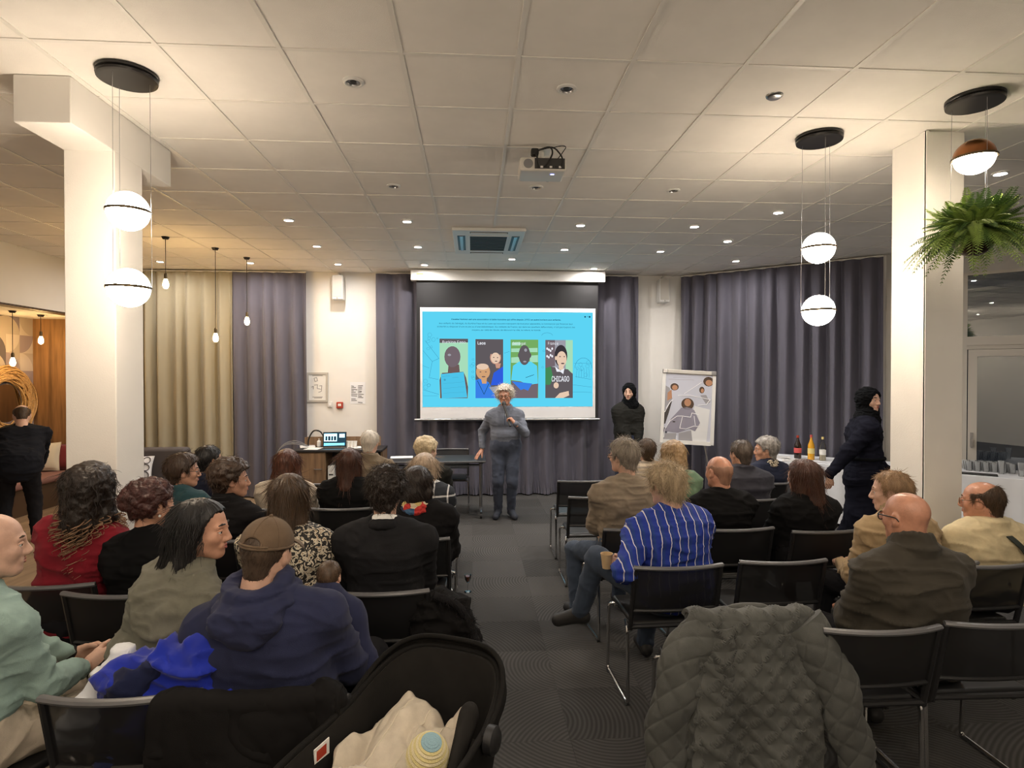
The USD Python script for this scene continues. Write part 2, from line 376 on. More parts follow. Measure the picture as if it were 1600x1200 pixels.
# ---- floor: base, carpet tiles, planks by the alcove
fl = struct_root('floor')
obj('subfloor', bx(-6.9, 10.2, YF, YB, -.2, -.007), 'rubber', fl)
nt = 0; rest = []
tiles = [(ix, iy) for iy in range(2, 19) for ix in range(-6, 13)]
tiles.sort(key=lambda t: (abs(t[0] - .5) > 3, t[1]))
xs_w = -3.0
for ix in range(-6, 20):
    for iy in range(-6, 19):
        if (ix, iy) not in tiles: rest.append((ix, iy))
for k, (ix, iy) in enumerate(tiles):
    if k < 285: obj('carpet_tile', bx(ix * .5 + .0007, ix * .5 + .4993, iy * .5 + .0007, min(iy * .5 + .4993, YB - .001), -.007, 0), 'carpet', fl)
    else: rest.append((ix, iy))
keep = [(ix, iy) for ix, iy in rest if ix * .5 < 10]
tag(obj('carpet_tiles_beyond', cat_([bx(ix * .5, ix * .5 + .5, iy * .5, min(iy * .5 + .5, YB - .001), -.007, 0) for ix, iy in keep]), 'carpet', fl), kind='stuff')
rnd = random.Random(3)
plank_rest = []
for i in range(24):
    x = -3.0 - .145 * (i + 1); off = rnd.random() * 1.3; y = YF + off - 1.3; k = 0
    while y < YB:
        y0, y1 = max(y, YF), min(y + 1.3, YB)
        if x > -6.62 and y1 > y0:
            b = bx(x + .0006, x + .1444, y0 + .0006, y1 - .0006, -.007, 0)
            if 3.5 < y1 and x < -3.5 and x > -6.2: obj('plank', b, 'plank', fl)
            else: plank_rest.append(b)
        y += 1.3
tag(obj('planks_beyond', cat_(plank_rest), 'plank', fl), kind='stuff')

# ---- ceiling: grid of 0.6 m tiles on T-bars
p0 = at(810, 89, z=H); GX, GY = p0[0] - 12 * .6, p0[1] - 8 * .6
ce = struct_root('ceiling')
obj('soffit', bx(-6.9, 10.2, YF, YB + .1, H + .02, H + .12), 'plaster', ce)
nb_i, near_t = [], []
beam = (-2.49, -2.19, 3.43, 4.52)
for i in range(30):
    for j in range(22):
        x, y = GX + i * .6, GY + j * .6
        if x < XL - .5 or y < YF - .3 or x > 9.7 or y > YB - .05: continue
        t = (max(x, XL) + .008, min(x + .6, 10.0) - .008, max(y, YF) + .008, min(y + .6, YB) - .008)
        if t[1] - t[0] < .03 or t[3] - t[2] < .03: continue
        d = FWD; c = np.array([(t[0] + t[1]) / 2, (t[2] + t[3]) / 2, H]) - EYE; zc = c @ FWD
        vis = zc > 1.2 and abs(c @ RIGHT) / zc < .95
        (near_t if vis else nb_i).append((zc, t))
near_t.sort()
rnd = random.Random(9)
for k, (zc, t) in enumerate(near_t):
    if k < 298: obj('ceiling_tile', bx(t[0], t[1], t[2], t[3], H + rnd.uniform(-.0006, .0006), H + .018), 'ceiling_tile', ce)
    else: nb_i.append((zc, t))
tag(obj('ceiling_tiles_beyond', cat_([bx(t[0], t[1], t[2], t[3], H, H + .018) for _, t in nb_i]), 'ceiling_tile', ce), kind='stuff')
for i in range(30):
    x = GX + i * .6
    if XL < x < 10: obj('ceiling_rail', bx(x - .012, x + .012, YF, YB, H - .006, H + .016), 'ceiling_grid', ce)
for j in range(22):
    y = GY + j * .6
    if YF < y < YB: obj('ceiling_rail', bx(XL, 10, y - .012, y + .012, H - .0045, H + .0155), 'ceiling_grid', ce)

# ---- columns and beam
lc = struct_root('column_1')
obj('shaft', rbox(-2.49, -2.19, 3.83, 4.14, 0, 3.245, .006), 'plaster', lc)
obj('beam', rbox(-2.49, -2.19, 3.43, 4.52, 3.24, H - .001, .006), 'plaster', lc)
rc_ = struct_root('column_2')
obj('shaft', rbox(3.03, 3.30, 3.81, 4.14, 0, H - .001, .006), 'plaster', rc_)
obj('corner_trim', cat_([bx(3.018, 3.03, 3.80, 3.86, 0, H - .004), bx(3.018, 3.035, 3.795, 3.81, 0, H - .004)]), 'plaster', rc_)
struct('baseboard_back', bx(-5.6, 3.3, YB - .012, YB, 0, .08), 'white_paint')
struct('baseboard_left', bx(XL, XL + .012, YF, 4.2, 0, .08), 'white_paint')

# ------------------------------------------------------------------ curtains
def curtain(label, p0, p1, ztop, zbot, folds, amp, m, seed, puddle=0.0):
    p0, p1 = np.array(p0, float), np.array(p1, float); L = np.linalg.norm(p1 - p0); d = (p1 - p0) / L; n = np.array([d[1], -d[0]])
    r = np.random.default_rng(seed); N = int(folds * 20); u = np.linspace(0, 1, N); rows = 18
    ph = np.cumsum(r.uniform(.7, 1.3, folds + 2)); ph = np.interp(np.linspace(0, folds, N), np.arange(folds + 2), np.concatenate([[0], ph[:folds + 1]]))
    ph = ph / ph[-1] * folds; am = np.interp(u, np.linspace(0, 1, folds + 1), r.uniform(.55, 1.2, folds + 1))
    P = np.zeros((rows, N, 3))
    for i, v in enumerate(np.linspace(0, 1, rows)):
        z = ztop + (zbot - ztop) * v
        w = np.sin(2 * PI * ph + .5 * math.sin(v * 2 + seed)) + .22 * np.sin(2 * PI * ph * 2 + 1.3 + v)
        a = amp * am * (.45 + .55 * min(1, v * 3)) * (1 + .15 * np.sin(u * 9 + v * 2))
        off = a * w; side = .012 * np.sin(2 * PI * ph + v * 3) * v
        if puddle and v > .9: off = off + puddle * (v - .9) * 10 * np.abs(np.sin(7 * PI * ph + v * 20))
        off = np.maximum(off, -amp * 1.25)
        P[i, :, :2] = p0 + np.outer(u * L + side, d) + np.outer(off, n); P[i, :, 2] = z
    m_ = slab(P, .005)
    o = thing('curtain', label, 'curtain', (p0[0], p0[1], zbot))
    m_.vertices = m_.vertices - [p0[0], p0[1], zbot]
    obj('drape', m_, m, o, smooth=60)
    rail = tube([(0, 0, ztop - zbot + .012), ((p1 - p0)[0], (p1 - p0)[1], ztop - zbot + .012)], .011, 8)
    obj('curtain_rail', rail, 'white_paint', o)
def bxw(px, Y): return at(px, 590, Y=Y)[0]
yc = YB - .13
curtain('beige floor-length curtain in the far left corner behind the grey sofa', (bxw(205, yc), yc), (bxw(364, yc), yc), 3.46, .02, 7, .065, 'curtain_beige', 1)
curtain('grey curtain between the beige curtain and the framed plan', (bxw(365, yc), yc), (bxw(479, yc), yc), 3.46, .02, 5, .06, 'curtain_grey', 2)
curtain('wide grey curtain hanging behind the projection screen', (bxw(588, yc), yc), (bxw(997, yc), yc), 3.46, .02, 15, .065, 'curtain_grey', 3, puddle=.06)
a_, b_ = CRN + SD * (s_at(1064, .14)) + SN * .14, CRN + SD * s_at(1379, .14) + SN * .14
curtain('long grey curtain across the slanted wall behind the drinks table', a_, b_, 3.46, .02, 13, .08, 'curtain_grey', 4)

# ------------------------------------------------------------------ ceiling fittings
lit = [(451, 343, 'third from the left of its row'), (636, 345, ''), (907, 351, ''), (1085, 353, ''), (1216, 331, ''), (653, 385, ''), (882, 389, ''), (495, 384, ''), (528, 412, ''), (663, 413, ''), (800, 404, ''), (928, 419, ''), (1032, 392, ''), (1137, 376, ''), (1150, 407, ''), (250, 408, ''), (391, 410, ''), (1563, 270, '')]
dl = None
def down_label(px, py, on):
    near = {(451, 343): 'left of the row level with the air conditioner top', (636, 345): 'upper left of the air conditioner', (907, 351): 'upper right of the air conditioner', (1085, 353): 'in front of the slanted curtain corner', (1216, 331): 'nearest to the right globe pendant', (653, 385): 'beside the left edge of the air conditioner', (882, 389): 'beside the right edge of the air conditioner',
            (495, 384): 'above the dark left curtain', (528, 412): 'right above the left wall speaker', (663, 413): 'above the left end of the screen case', (800, 404): 'right behind the air conditioner', (928, 419): 'above the right end of the screen case', (1032, 392): 'above the right wall speaker', (1137, 376): 'between the right globes and the easel', (1150, 407): 'farthest right above the slanted curtain', (250, 408): 'above the beige curtain', (391, 410): 'above the seam of beige and grey curtains', (1563, 270): 'behind the hanging fern',
            (552, 127): 'left one of the nearest row', (885, 138): 'in front of the projector', (615, 290): 'left of the projector', (838, 292): 'just behind the projector', (1052, 297): 'right of the projector'}[(px, py)]
    return ('lit' if on else 'unlit') + ' recessed ceiling spotlight ' + near
def downlight(label, p, on, group=None):
    o = thing('ceiling_spotlight', label, 'ceiling light', (p[0], p[1], H), group=group)
    obj('trim_ring', lathe([(.040, -.010), (.046, -.014), (.058, -.008), (.060, -.0005), (.040, -.0005)], 24, True), 'white_plastic', o, 40)
    if on: obj('lens', lathe([(0, -.012), (.022, -.0115), (.0395, -.009), (.0395, -.002), (0, -.002)], 20), 'down_glow_soft' if group else 'down_glow', o, 40)
    else:
        obj('reflector', lathe([(.0395, -.010), (.036, -.002), (.020, -.0015), (0, -.0015)], 20), 'steel', o, 40)
        obj('bulb_face', lathe([(0, -.006), (.016, -.005), (.018, -.002), (0, -.002)], 14), 'grille_dark', o, 40)
for px, py, _ in lit: downlight(down_label(px, py, True), at(px, py, z=H), True)
for px, py in [(552, 127), (885, 138), (615, 290), (838, 292), (1052, 297)]: downlight(down_label(px, py, False), at(px, py, z=H), False)
for q, (x, y) in enumerate([(-2.2, -.9), (.0, -.9), (2.2, -.9), (4.2, -.9), (-1.6, 1.25), (-.4, 1.25), (.8, 1.25), (2.0, 1.25), (3.2, 1.25), (-3.4, 1.25), (5.2, 2.2), (-4.6, 1.9)]):
    downlight('lit recessed ceiling spotlight overhead, outside the top of the picture', np.array([x, y, H]), True, 'overhead spotlights out of view')
p = at(1210, 149, z=H)
o = thing('ceiling_sensor', 'round grey detector disc on the ceiling tile near the right globes', 'detector', (p[0], p[1], H))
obj('housing', lathe([(0, -.018), (.035, -.017), (.046, -.008), (.048, -.0005), (0, -.0005)], 24), 'steel', o, 40)

def pendant(label, cx, cy, pxy, zs, R_=.105):
    o = thing('globe_pendant', label, 'pendant lamp', (cx, cy, H))
    obj('ceiling_plate', lathe([(0, -.045), (.125, -.045), (.145, -.040), (.148, -.028), (.14, -.022), (.148, -.016), (.148, -.001), (0, -.001)], 36), 'black_metal', o, 30)
    for k, z in enumerate(zs):
        g = trimesh.creation.icosphere(4, R_); g.apply_translation([0, 0, z - H]); gl = obj('globe', g, 'globe_glow', o, True)
        b = lathe([(R_ + .001, -.006), (R_ + .006, -.006), (R_ + .006, .006), (R_ + .001, .006)], 40, True); b.apply_translation([0, 0, z - H]); obj('band', b, 'brass_dark', o, 30)
    for a in (.35, .35 + 2 * PI / 3, .35 + 4 * PI / 3):
        x, y = (R_ + .005) * math.cos(a), (R_ + .005) * math.sin(a)
        obj('wire', tube([(x * .95, y * .95, -.045), (x, y, zs[-1] - H)], .0013, 5), 'steel', o)
pl_ = at(199, 127, z=H - .045); pendant('pair of stacked glowing globes on wires beside the left column', pl_[0], pl_[1], None, (2.753, 2.338))
pr_ = at(1280, 223, z=H - .045); pendant('pair of stacked glowing globes on wires left of the right column', pr_[0], pr_[1], None, (2.736, 2.31))
for lb, x, y in (('pair of stacked glowing globes hanging behind the camera at left', -1.5, -1.3), ('pair of stacked glowing globes hanging behind the camera at right', 1.7, -1.3), ('pair of stacked glowing globes hanging right above the camera', .15, .35)): pendant(lb, x, y, None, (2.95, 2.60))
# planter pendant with fern
pp = at(1523, 165, z=H - .045); R_ = .108
zl, zp = at(1522, 247, Y=pp[1])[2], at(1518, 372, Y=pp[1])[2]
o = thing('planter_pendant', 'black ceiling plate with a half-domed copper lamp and hanging bowl at right', 'pendant lamp', (pp[0], pp[1], H))
obj('ceiling_plate', lathe([(0, -.045), (.125, -.045), (.145, -.040), (.148, -.028), (.14, -.022), (.148, -.016), (.148, -.001), (0, -.001)], 36), 'black_metal', o, 30)
dm = lathe([(R_ * math.cos(t), R_ * math.sin(t)) for t in np.linspace(0, PI / 2, 12)] + [((R_ - .004) * math.cos(t), (R_ - .004) * math.sin(t)) for t in np.linspace(PI / 2, 0, 12)], 36, True); dm.apply_translation([0, 0, zl - H]); obj('lamp_dome', dm, 'copper', o, 40)
dm = lathe([((R_ - .004) * math.cos(t), .9 * (R_ - .004) * math.sin(t)) for t in np.linspace(-PI / 2, 0, 12)] + [(0, -.001)], 36); dm.apply_translation([0, 0, zl - H]); obj('globe', dm, 'globe_glow', o, 40)
b = lathe([(R_, -.007), (R_ + .008, -.007), (R_ + .008, .005), (R_, .005)], 40, True); b.apply_translation([0, 0, zl - H]); obj('band', b, 'brass_dark', o, 30)
dm = lathe([(R_ * math.cos(t), R_ * math.sin(t)) for t in np.linspace(-PI / 2, 0, 12)] + [((R_ - .005) * math.cos(t), (R_ - .005) * math.sin(t)) for t in np.linspace(0, -PI / 2, 12)], 36, True); dm.apply_translation([0, 0, zp - H]); obj('bowl', dm, 'planter_dark', o, 40)
obj('soil', lathe([(0, zp - H - .01), (R_ - .008, zp - H - .012)], 24), 'coffee', o)
for a in (.35, .35 + 2 * PI / 3, .35 + 4 * PI / 3):
    x, y = (R_ + .006) * math.cos(a), (R_ + .006) * math.sin(a); obj('wire', tube([(x * .95, y * .95, -.045), (x, y, zp - H)], .0013, 5), 'steel', o)
fern = thing('potted_fern', 'bushy green fern spilling over the hanging bowl at right', 'fern', (pp[0], pp[1], zp))
rg = np.random.default_rng(21)
def frond(L, az, el, droop, wl, nlf=24):
    t = np.linspace(0, 1, 14); hx = np.cos(el) * t; hz = np.sin(el) * t - droop * t ** 2
    P = np.column_stack([np.cos(az) * hx, np.sin(az) * hx, hz]) * L; V, f = [], []
    st = tube(P, np.linspace(.0022, .0006, 14), 4); sd = np.array([-np.sin(az), np.cos(az), 0])
    for k in range(2, nlf):
        u = k / nlf; c = np.array([np.interp(u, t, P[:, q]) for q in range(3)]); tg = np.array([np.interp(min(1, u + .05), t, P[:, q]) for q in range(3)]) - c; tg /= np.linalg.norm(tg) + 1e-9
        w = wl * math.sin(PI * min(1, u * .85 + .12)) ** .8 + .004
        for sgn in (-1, 1):
            dr = sd * sgn * .88 + tg * .45 + np.array([0, 0, -.25]); dr /= np.linalg.norm(dr); hw = .0045 + .003 * (1 - u)
            b0 = len(V); up_ = np.cross(dr, tg); up_ /= np.linalg.norm(up_) + 1e-9
            V += [c, c + dr * w * .45 + tg * hw + up_ * .002, c + dr * w, c + dr * w * .45 - tg * hw + up_ * .002]; f += [(b0, b0 + 1, b0 + 2), (b0, b0 + 2, b0 + 3)]
    return cat_([st, trimesh.Trimesh(np.array(V), f, process=False)])
for k in range(298):
    az = rg.uniform(0, 2 * PI); el = rg.uniform(-.25, 1.45); L = rg.uniform(.17, .29) * (1 if el < .6 else 1.0)
    m = frond(L, az, el, rg.uniform(.25, .95) * (1 if el < .7 else .5), rg.uniform(.030, .048), 20); m.apply_translation([.07 * math.cos(az), .07 * math.sin(az), .05])
    obj('frond', m, 'leaf' if rg.random() < .6 else 'leaf_dark', fern)

def bulb(label, px, py, Zc, top=H):
    b = at(px, py, Zc=Zc)
    o = thing('bulb_pendant', label, 'pendant lamp', (b[0], b[1], top))
    dz = b[2] - top
    obj('cord', tube([(0, 0, -.02), (0, 0, dz + .11)], .0035, 6), 'black_metal', o)
    obj('ceiling_rose', lathe([(0, -.03), (.03, -.028), (.045, -.001), (0, -.001)], 20), 'black_metal', o, 40)
    obj('socket', lathe([(0, dz + .13), (.012, dz + .128), (.018, dz + .11), (.018, dz + .06), (0, dz + .06)], 16), 'brass_dark', o, 40)
    obj('filament_bulb', lathe([(0, dz - .055), (.018, dz - .05), (.03, dz - .03), (.034, dz - .008), (.028, dz + .025), (.016, dz + .06), (0, dz + .06)], 20), 'bulb_glow', o, 40)
bulb('bare filament bulb on a cord in front of the beige curtain, highest of three', 259, 444, 7.0)
bulb('bare filament bulb on the longest cord in front of the beige curtain', 337, 528, 7.6)
bulb('bare filament bulb on a cord in front of the dark left curtain', 386, 502, 8.2)
bulb('bare filament bulb hanging in the alcove beside the wood panel', 64, 532, 8.4, 2.735)
bulb('bare filament bulb hanging above the wicker mirror in the alcove', 20, 566, 7.9, 2.735)

# projector under the ceiling
p = at(846, 262, Zc=4.35)
o = thing('projector', 'white ceiling projector with black cables facing the screen', 'projector', (p[0], p[1], H), -.02)
w2, d2 = .165, .125; za, zb = -.185, -.085
obj('body', rbox(-w2, w2, -d2, d2, za, zb, .018), 'projector_white', o, 40)
obj('rear_panel', bx(-.06, w2 - .01, -d2 - .003, -d2 + .002, za + .015, zb - .012), 'grille_dark', o)
obj('intake_grille', lathe([(0, -.002), (.032, -.002), (.034, 0), (0, 0)], 20).apply_transform(trimesh.transformations.rotation_matrix(PI / 2, [1, 0, 0])).apply_translation([-.105, -d2 - .002, (za + zb) / 2]), 'ink_grey', o)
for k, xx in enumerate((-.035, -.01, .02, .055, .09, .12)):
    obj('port', bx(xx - .009, xx + .009, -d2 - .006, -d2 - .002, za + .02, za + .034), 'white_plastic' if k % 2 else 'black_plastic', o)
obj('status_lamp', bx(.06, .085, -.06, -.048, za - .0015, za + .001), 'led_blue', o)
obj('mount_arm', cat_([tube([(0, 0, zb - .005), (0, 0, -.002)], .02, 12), bx(-.06, .06, -.06, .06, -.008, -.001)]), 'white_plastic', o)
obj('lens_barrel', lathe([(0, 0), (.038, 0), (.038, .03), (.03, .035), (0, .03)], 20).apply_transform(trimesh.transformations.rotation_matrix(-PI / 2, [1, 0, 0])).apply_translation([.06, d2 - .004, -.135]), 'black_plastic', o, 40)
cb = lambda q, r=.0045: tube(smooth_path(q), r, 6)
obj('cable', cb([(-.03, -d2 - .004, za + .03), (-.045, -d2 - .03, za + .08), (-.05, -.12, zb + .03), (.0, -.13, zb + .055), (.05, -.14, zb + .06), (.065, -.13, zb + .02), (.03, -d2 - .02, za + .05), (.005, -d2 - .004, za + .03)], .006), 'cable', o)
obj('cable', cb([(.13, -d2 - .004, za + .03), (.135, -d2 - .03, za + .07), (.11, -.15, zb + .02), (.06, -.14, zb + .06), (-.04, -.12, zb + .045)], .006), 'cable', o)
obj('cable', cb([(.10, -d2 - .004, zb - .02), (.14, -.14, zb + .03), (.16, -.13, zb + .07), (.12, -.12, zb + .078), (.05, -.12, zb + .06)], .003), 'cable', o)
obj('power_brick', rbox(-.085, -.03, -.13, -.07, zb + .012, zb + .062, .012), 'cable', o)

# air-conditioning cassette
c0, c1 = at(706, 358.5, z=H - .03), at(822, 361, z=H - .03); wA = (c1[0] - c0[0]); c2 = at(760, 396, z=H - .03); lA = c2[1] - c0[1]
o = thing('air_conditioner', 'white square ceiling air-conditioning cassette with dark central grille', 'air conditioner', ((c0[0] + c1[0]) / 2, (c0[1] + c2[1]) / 2, H))
hw, hl = wA / 2, lA / 2
obj('panel', rbox(-hw, hw, -hl, hl, -.04, -.001, .008), 'white_plastic', o, 30)
g = hw * .52; g2 = hl * .62
obj('grille_frame', cat_([bx(-g - .02, g + .02, -g2 - .02, -g2, -.047, -.038), bx(-g - .02, g + .02, g2, g2 + .02, -.047, -.038), bx(-g - .02, -g, -g2, g2, -.047, -.038), bx(g, g + .02, -g2, g2, -.047, -.038)]), 'white_plastic', o)
obj('filter', bx(-g, g, -g2, g2, -.0425, -.039), 'black_plastic', o)
for k in range(13):
    yk = -g2 + (k + .5) * 2 * g2 / 13; obj('grille_slat', bx(-g, g, yk - g2 * .035, yk + g2 * .035, -.0465, -.041), 'grille_dark', o)
for sx in (-1, 1):
    obj('air_slot', bx(sx * hw * .76 - .045, sx * hw * .76 + .045, -g2, g2, -.0425, -.039), 'black_plastic', o)
    obj('louver', bx(sx * hw * .76 - .018, sx * hw * .76 + .018, -g2 + .01, g2 - .01, -.049, -.0425), 'steel', o)
for sy in (-1, 1):
    obj('air_slot', bx(-g, g, sy * hl * .86 - .03, sy * hl * .86 + .03, -.0425, -.039), 'black_plastic', o)
    obj('louver', bx(-g + .01, g - .01, sy * hl * .86 - .012, sy * hl * .86 + .02, -.049, -.0425), 'white_plastic', o)
# ------------------------------------------------------------------ projection screen
YS = 9.16
def xz(px, py, Y): q = at(px, py, Y=Y); return q[0], q[2]
sx0, sz1 = xz(642, 427.5, YS); sx1, sz0 = xz(945, 442, YS)
o = thing('projection_screen', 'roll-down projection screen showing a cyan slide, white case above', 'projection screen', ((sx0 + sx1) / 2, YS, 0))
cx = (sx0 + sx1) / 2
obj('case', rbox(sx0 - cx, sx1 - cx, -.06, .075, sz0, H - .012, .012), 'white_plastic', o, 40)
obj('case_label', bx(sx0 - cx + .09, sx0 - cx + .19, -.0615, -.059, (sz0 + H) / 2 - .01, (sz0 + H) / 2 + .018), 'label_yellow', o)
bx0, bz0 = xz(651, 655, YS); bx1, _ = xz(934, 655, YS)
obj('black_border', bx(bx0 - cx, bx1 - cx, -.002, .002, bz0, sz0 + .01), 'screen_black', o)
wx0, wz1 = xz(656.5, 480, YS); wx1, wz0 = xz(930, 652.5, YS)
obj('white_surface', bx(wx0 - cx, wx1 - cx, -.0045, -.002, wz0, wz1), 'screen_white', o)
obj('bottom_bar', tube([(bx0 - cx - .03, -.004, bz0 - .012), (bx1 - cx + .03, -.004, bz0 - .012)], .022, 12), 'steel', o, 40)
tl, tr, bl = at(660, 486.5, Y=YS), at(926, 488, Y=YS), at(660, 636, Y=YS)
slide = thing('projected_slide', 'cyan projected slide with four portrait photos and French text', 'slide', (cx, YS, 0))
S_ = Panel([tl[0] - cx, -.0055, tl[2]], [tr[0] - tl[0], 0, 0], [0, 0, bl[2] - tl[2]])
def n(X, Y): return ((X - 55) / 1413, (Y - 88) / 797)
def pl(*pts): return [n(*q) for q in pts]
def circ(X, Y, rx, ry, k=18, a0=0, a1=2 * PI): return pl(*[(X + rx * math.cos(t), Y + ry * math.sin(t)) for t in np.linspace(a0, a1, k, endpoint=a1 - a0 < 6)])
obj('slide_background', S_.poly([(0, 0), (1, 0), (1, 1), (0, 1)], 0), 'slide_cyan', slide)
sw, sh = np.linalg.norm(S_.u), np.linalg.norm(S_.v)
for txt, xa, xb, yy, b in [('Double Horizon est une association à taille humaine qui offre depuis 1992 un autre horizon aux enfants.', 293, 1200, 158, True),
        ('Aux enfants du Sénégal, du Burkina Faso et du Laos qui souvent manquent de tout pour apprendre, à commencer par financer leur', 190, 1300, 192, False),
        ("scolarité ou disposer d'une école ou d'une bibliothèque. Aux enfants de France, qui dans les quartiers défavorisés, n'ont pas toujours les", 175, 1318, 219, False),
        ("moyens, au-delà de l'école, de découvrir la ville, la culture, le monde.", 462, 1032, 246, False)]:
    u, v = n((xa + xb) / 2, yy); obj('text_line', S_.text(txt, u, v, .0145 * sh, 2, b, True, (xb - xa) / 1413 * sw), 'slide_ink', slide)
# line drawings on the background
rnd = random.Random(12)
sk = [S_.line(pl((60, 415), (135, 505), (190, 480), (75, 330)), .006, 1), S_.line(pl((135, 505), (110, 640), (185, 655)), .006, 1), S_.line(pl((60, 540), (110, 560)), .005, 1), S_.line(pl((60, 740), (190, 780)), .006, 1), S_.line(pl((60, 790), (180, 790)), .004, 1)]
for k in range(26):
    X, Y = rnd.choice([(rnd.uniform(70, 180), rnd.uniform(250, 420)), (rnd.uniform(70, 185), rnd.uniform(590, 720)), (rnd.uniform(1320, 1455), rnd.uniform(500, 620)), (rnd.uniform(440, 480), rnd.uniform(440, 650)), (rnd.uniform(1020, 1060), rnd.uniform(360, 680))])
    r = rnd.uniform(7, 17); c = circ(X, Y, r, r * rnd.uniform(.6, 1.2), 10); sk.append(S_.line(c + c[:1], .0035, 1))
sk += [S_.line(circ(1390, 560, 72, 88, 14, PI, 2 * PI), .007, 1), S_.line(pl((1308, 520), (1460, 515)), .005, 1), S_.line(pl((1320, 630), (1455, 655)), .006, 1), S_.line(circ(1085, 285, 45, 24, 10, PI, 2 * PI), .006, 1), S_.line(pl((725, 435), (770, 420)), .005, 1), S_.line(pl((1300, 700), (1460, 720)), .005, 1), S_.line(pl((1300, 760), (1460, 765)), .005, 1)]
for k in range(6): sk.append(S_.line(pl((1335 + k * 20, 560), (1330 + k * 22, 640)), .004, 1))
for m_ in sk: obj('drawing_line', m_, 'slide_sketch', slide)
# first photo: child behind a large certificate
def part_group(name, label=None): 
    x = UsdGeom.Xform.Define(stage, path_of(name, slide)); return tag(x, label)
g = part_group('photo_frame', 'photo of a child holding a large blue document')
obj('photo_ground', S_.poly(pl((195, 315), (428, 315), (428, 812), (195, 812)), 1), 'slide_pale', g)
obj('photo_shape', S_.poly(pl((195, 315), (428, 315), (428, 345), (195, 350)), 2), 'slide_dark2', g)
obj('photo_shape', S_.poly(pl((200, 812), (195, 660), (215, 600), (390, 590), (412, 640), (428, 720), (425, 812)), 2), 'slide_brown', g)
obj('photo_shape', S_.poly(pl((268, 530), (355, 530), (360, 600), (262, 600)), 3), 'slide_brown', g)
obj('photo_shape', S_.poly(circ(300, 465, 66, 88), 4), 'slide_dark', g)
obj('photo_shape', S_.poly(circ(275, 450, 14, 10), 5), 'slide_grey', g)
obj('photo_shape', S_.poly(pl((205, 610), (392, 592), (422, 806), (212, 812)), 6), 'slide_paper', g)
obj('photo_shape', cat_([S_.line(pl((215, 632), (280, 624)), .004, 7), S_.line(pl((300, 640), (350, 636)), .004, 7), S_.line(pl((225, 690), (395, 675)), .003, 7), S_.line(pl((225, 730), (400, 715)), .003, 7), S_.line(pl((225, 770), (400, 760)), .003, 7), S_.poly(circ(237, 658, 9, 9), 7)]), 'slide_sketch', g)
u, v = n(215, 352); obj('caption', S_.text('Burkina Faso', u, v, .026 * sh, 8, False, width=.135 * sw), 'slide_white', g)
# second photo: two children in the dark
g = part_group('photo_frame', 'photo of two children in blue against a dark ground')
obj('photo_ground', S_.poly(pl((490, 318), (718, 318), (718, 812), (490, 812)), 1), 'slide_dark2', g)
obj('photo_shape', S_.poly(pl((640, 600), (718, 545), (718, 700), (615, 705)), 2), 'slide_royal', g)
obj('photo_shape', S_.poly(pl((652, 520), (700, 520), (690, 560), (660, 560)), 3), 'slide_tan2', g)
obj('photo_shape', S_.poly(circ(655, 470, 46, 58), 4), 'slide_tan2', g)
obj('photo_shape', S_.poly(circ(660, 425, 48, 30), 5), 'slide_dark2', g)
obj('photo_shape', S_.poly(circ(655, 475, 38, 46), 6), 'slide_face', g)
obj('photo_shape', cat_([S_.poly(circ(640, 470, 6, 4), 7), S_.poly(circ(672, 472, 6, 4), 7), S_.poly(circ(660, 502, 11, 4), 7)]), 'slide_brown', g)
obj('photo_shape', S_.poly(pl((490, 812), (490, 660), (540, 645), (600, 680), (640, 760), (660, 812)), 3), 'slide_blue', g)
obj('photo_shape', cat_([S_.line(pl((505, 665), (560, 780)), .008, 4), S_.line(pl((600, 690), (560, 780)), .008, 4)]), 'slide_ink', g)
obj('photo_shape', S_.poly(pl((528, 620), (585, 620), (580, 690), (545, 690)), 4), 'slide_tan', g)
obj('photo_shape', S_.poly(circ(552, 590, 58, 66), 5), 'slide_tan', g)
obj('photo_shape', S_.poly(circ(548, 548, 50, 26), 6), 'slide_face', g)
obj('photo_shape', cat_([S_.poly(circ(530, 592, 8, 4), 7), S_.poly(circ(575, 592, 8, 4), 7), S_.poly(circ(556, 632, 16, 5), 7)]), 'slide_brown', g)
obj('photo_shape', S_.poly(pl((600, 720), (718, 705), (718, 780), (640, 770)), 4), 'slide_grey', g)
u, v = n(505, 362); obj('caption', S_.text('Laos', u, v, .03 * sh, 8, True, width=.046 * sw), 'slide_white', g)
# third photo: child in a light blue shirt
g = part_group('photo_frame', 'photo of a child in a light blue shirt before green leaves')
obj('photo_ground', S_.poly(pl((780, 320), (1010, 320), (1010, 812), (780, 812)), 1), 'slide_leaf', g)
for (a, b, c, d) in ((785, 395, 1005, 425), (785, 470, 860, 515), (940, 455, 1008, 510), (790, 345, 860, 370)): obj('photo_shape', S_.poly(pl((a, b), (c, b - 6), (c, d), (a, d)), 2), 'slide_pale', g)
obj('photo_shape', S_.poly(pl((785, 665), (1010, 690), (1005, 812), (785, 812)), 3), 'slide_dark', g)
obj('photo_shape', S_.poly(pl((785, 660), (800, 540), (850, 505), (950, 505), (1000, 540), (1008, 690), (930, 700), (860, 670)), 4), 'slide_cyan', g)
obj('photo_shape', S_.poly(pl((790, 670), (960, 690), (925, 750), (890, 735), (865, 745)), 5), 'slide_blue', g)
obj('photo_shape', S_.line(pl((905, 640), (975, 615)), .007, 6), 'slide_ink', g)
obj('photo_shape', S_.poly(circ(895, 450, 48, 84), 6), 'slide_dark2', g)
obj('photo_shape', cat_([S_.poly(circ(850, 452, 9, 20), 6), S_.poly(circ(943, 452, 9, 20), 6)]), 'slide_dark2', g)
obj('photo_shape', cat_([S_.poly(circ(905, 408, 12, 14), 7), S_.poly(circ(898, 505, 14, 7), 7)]), 'slide_grey', g)
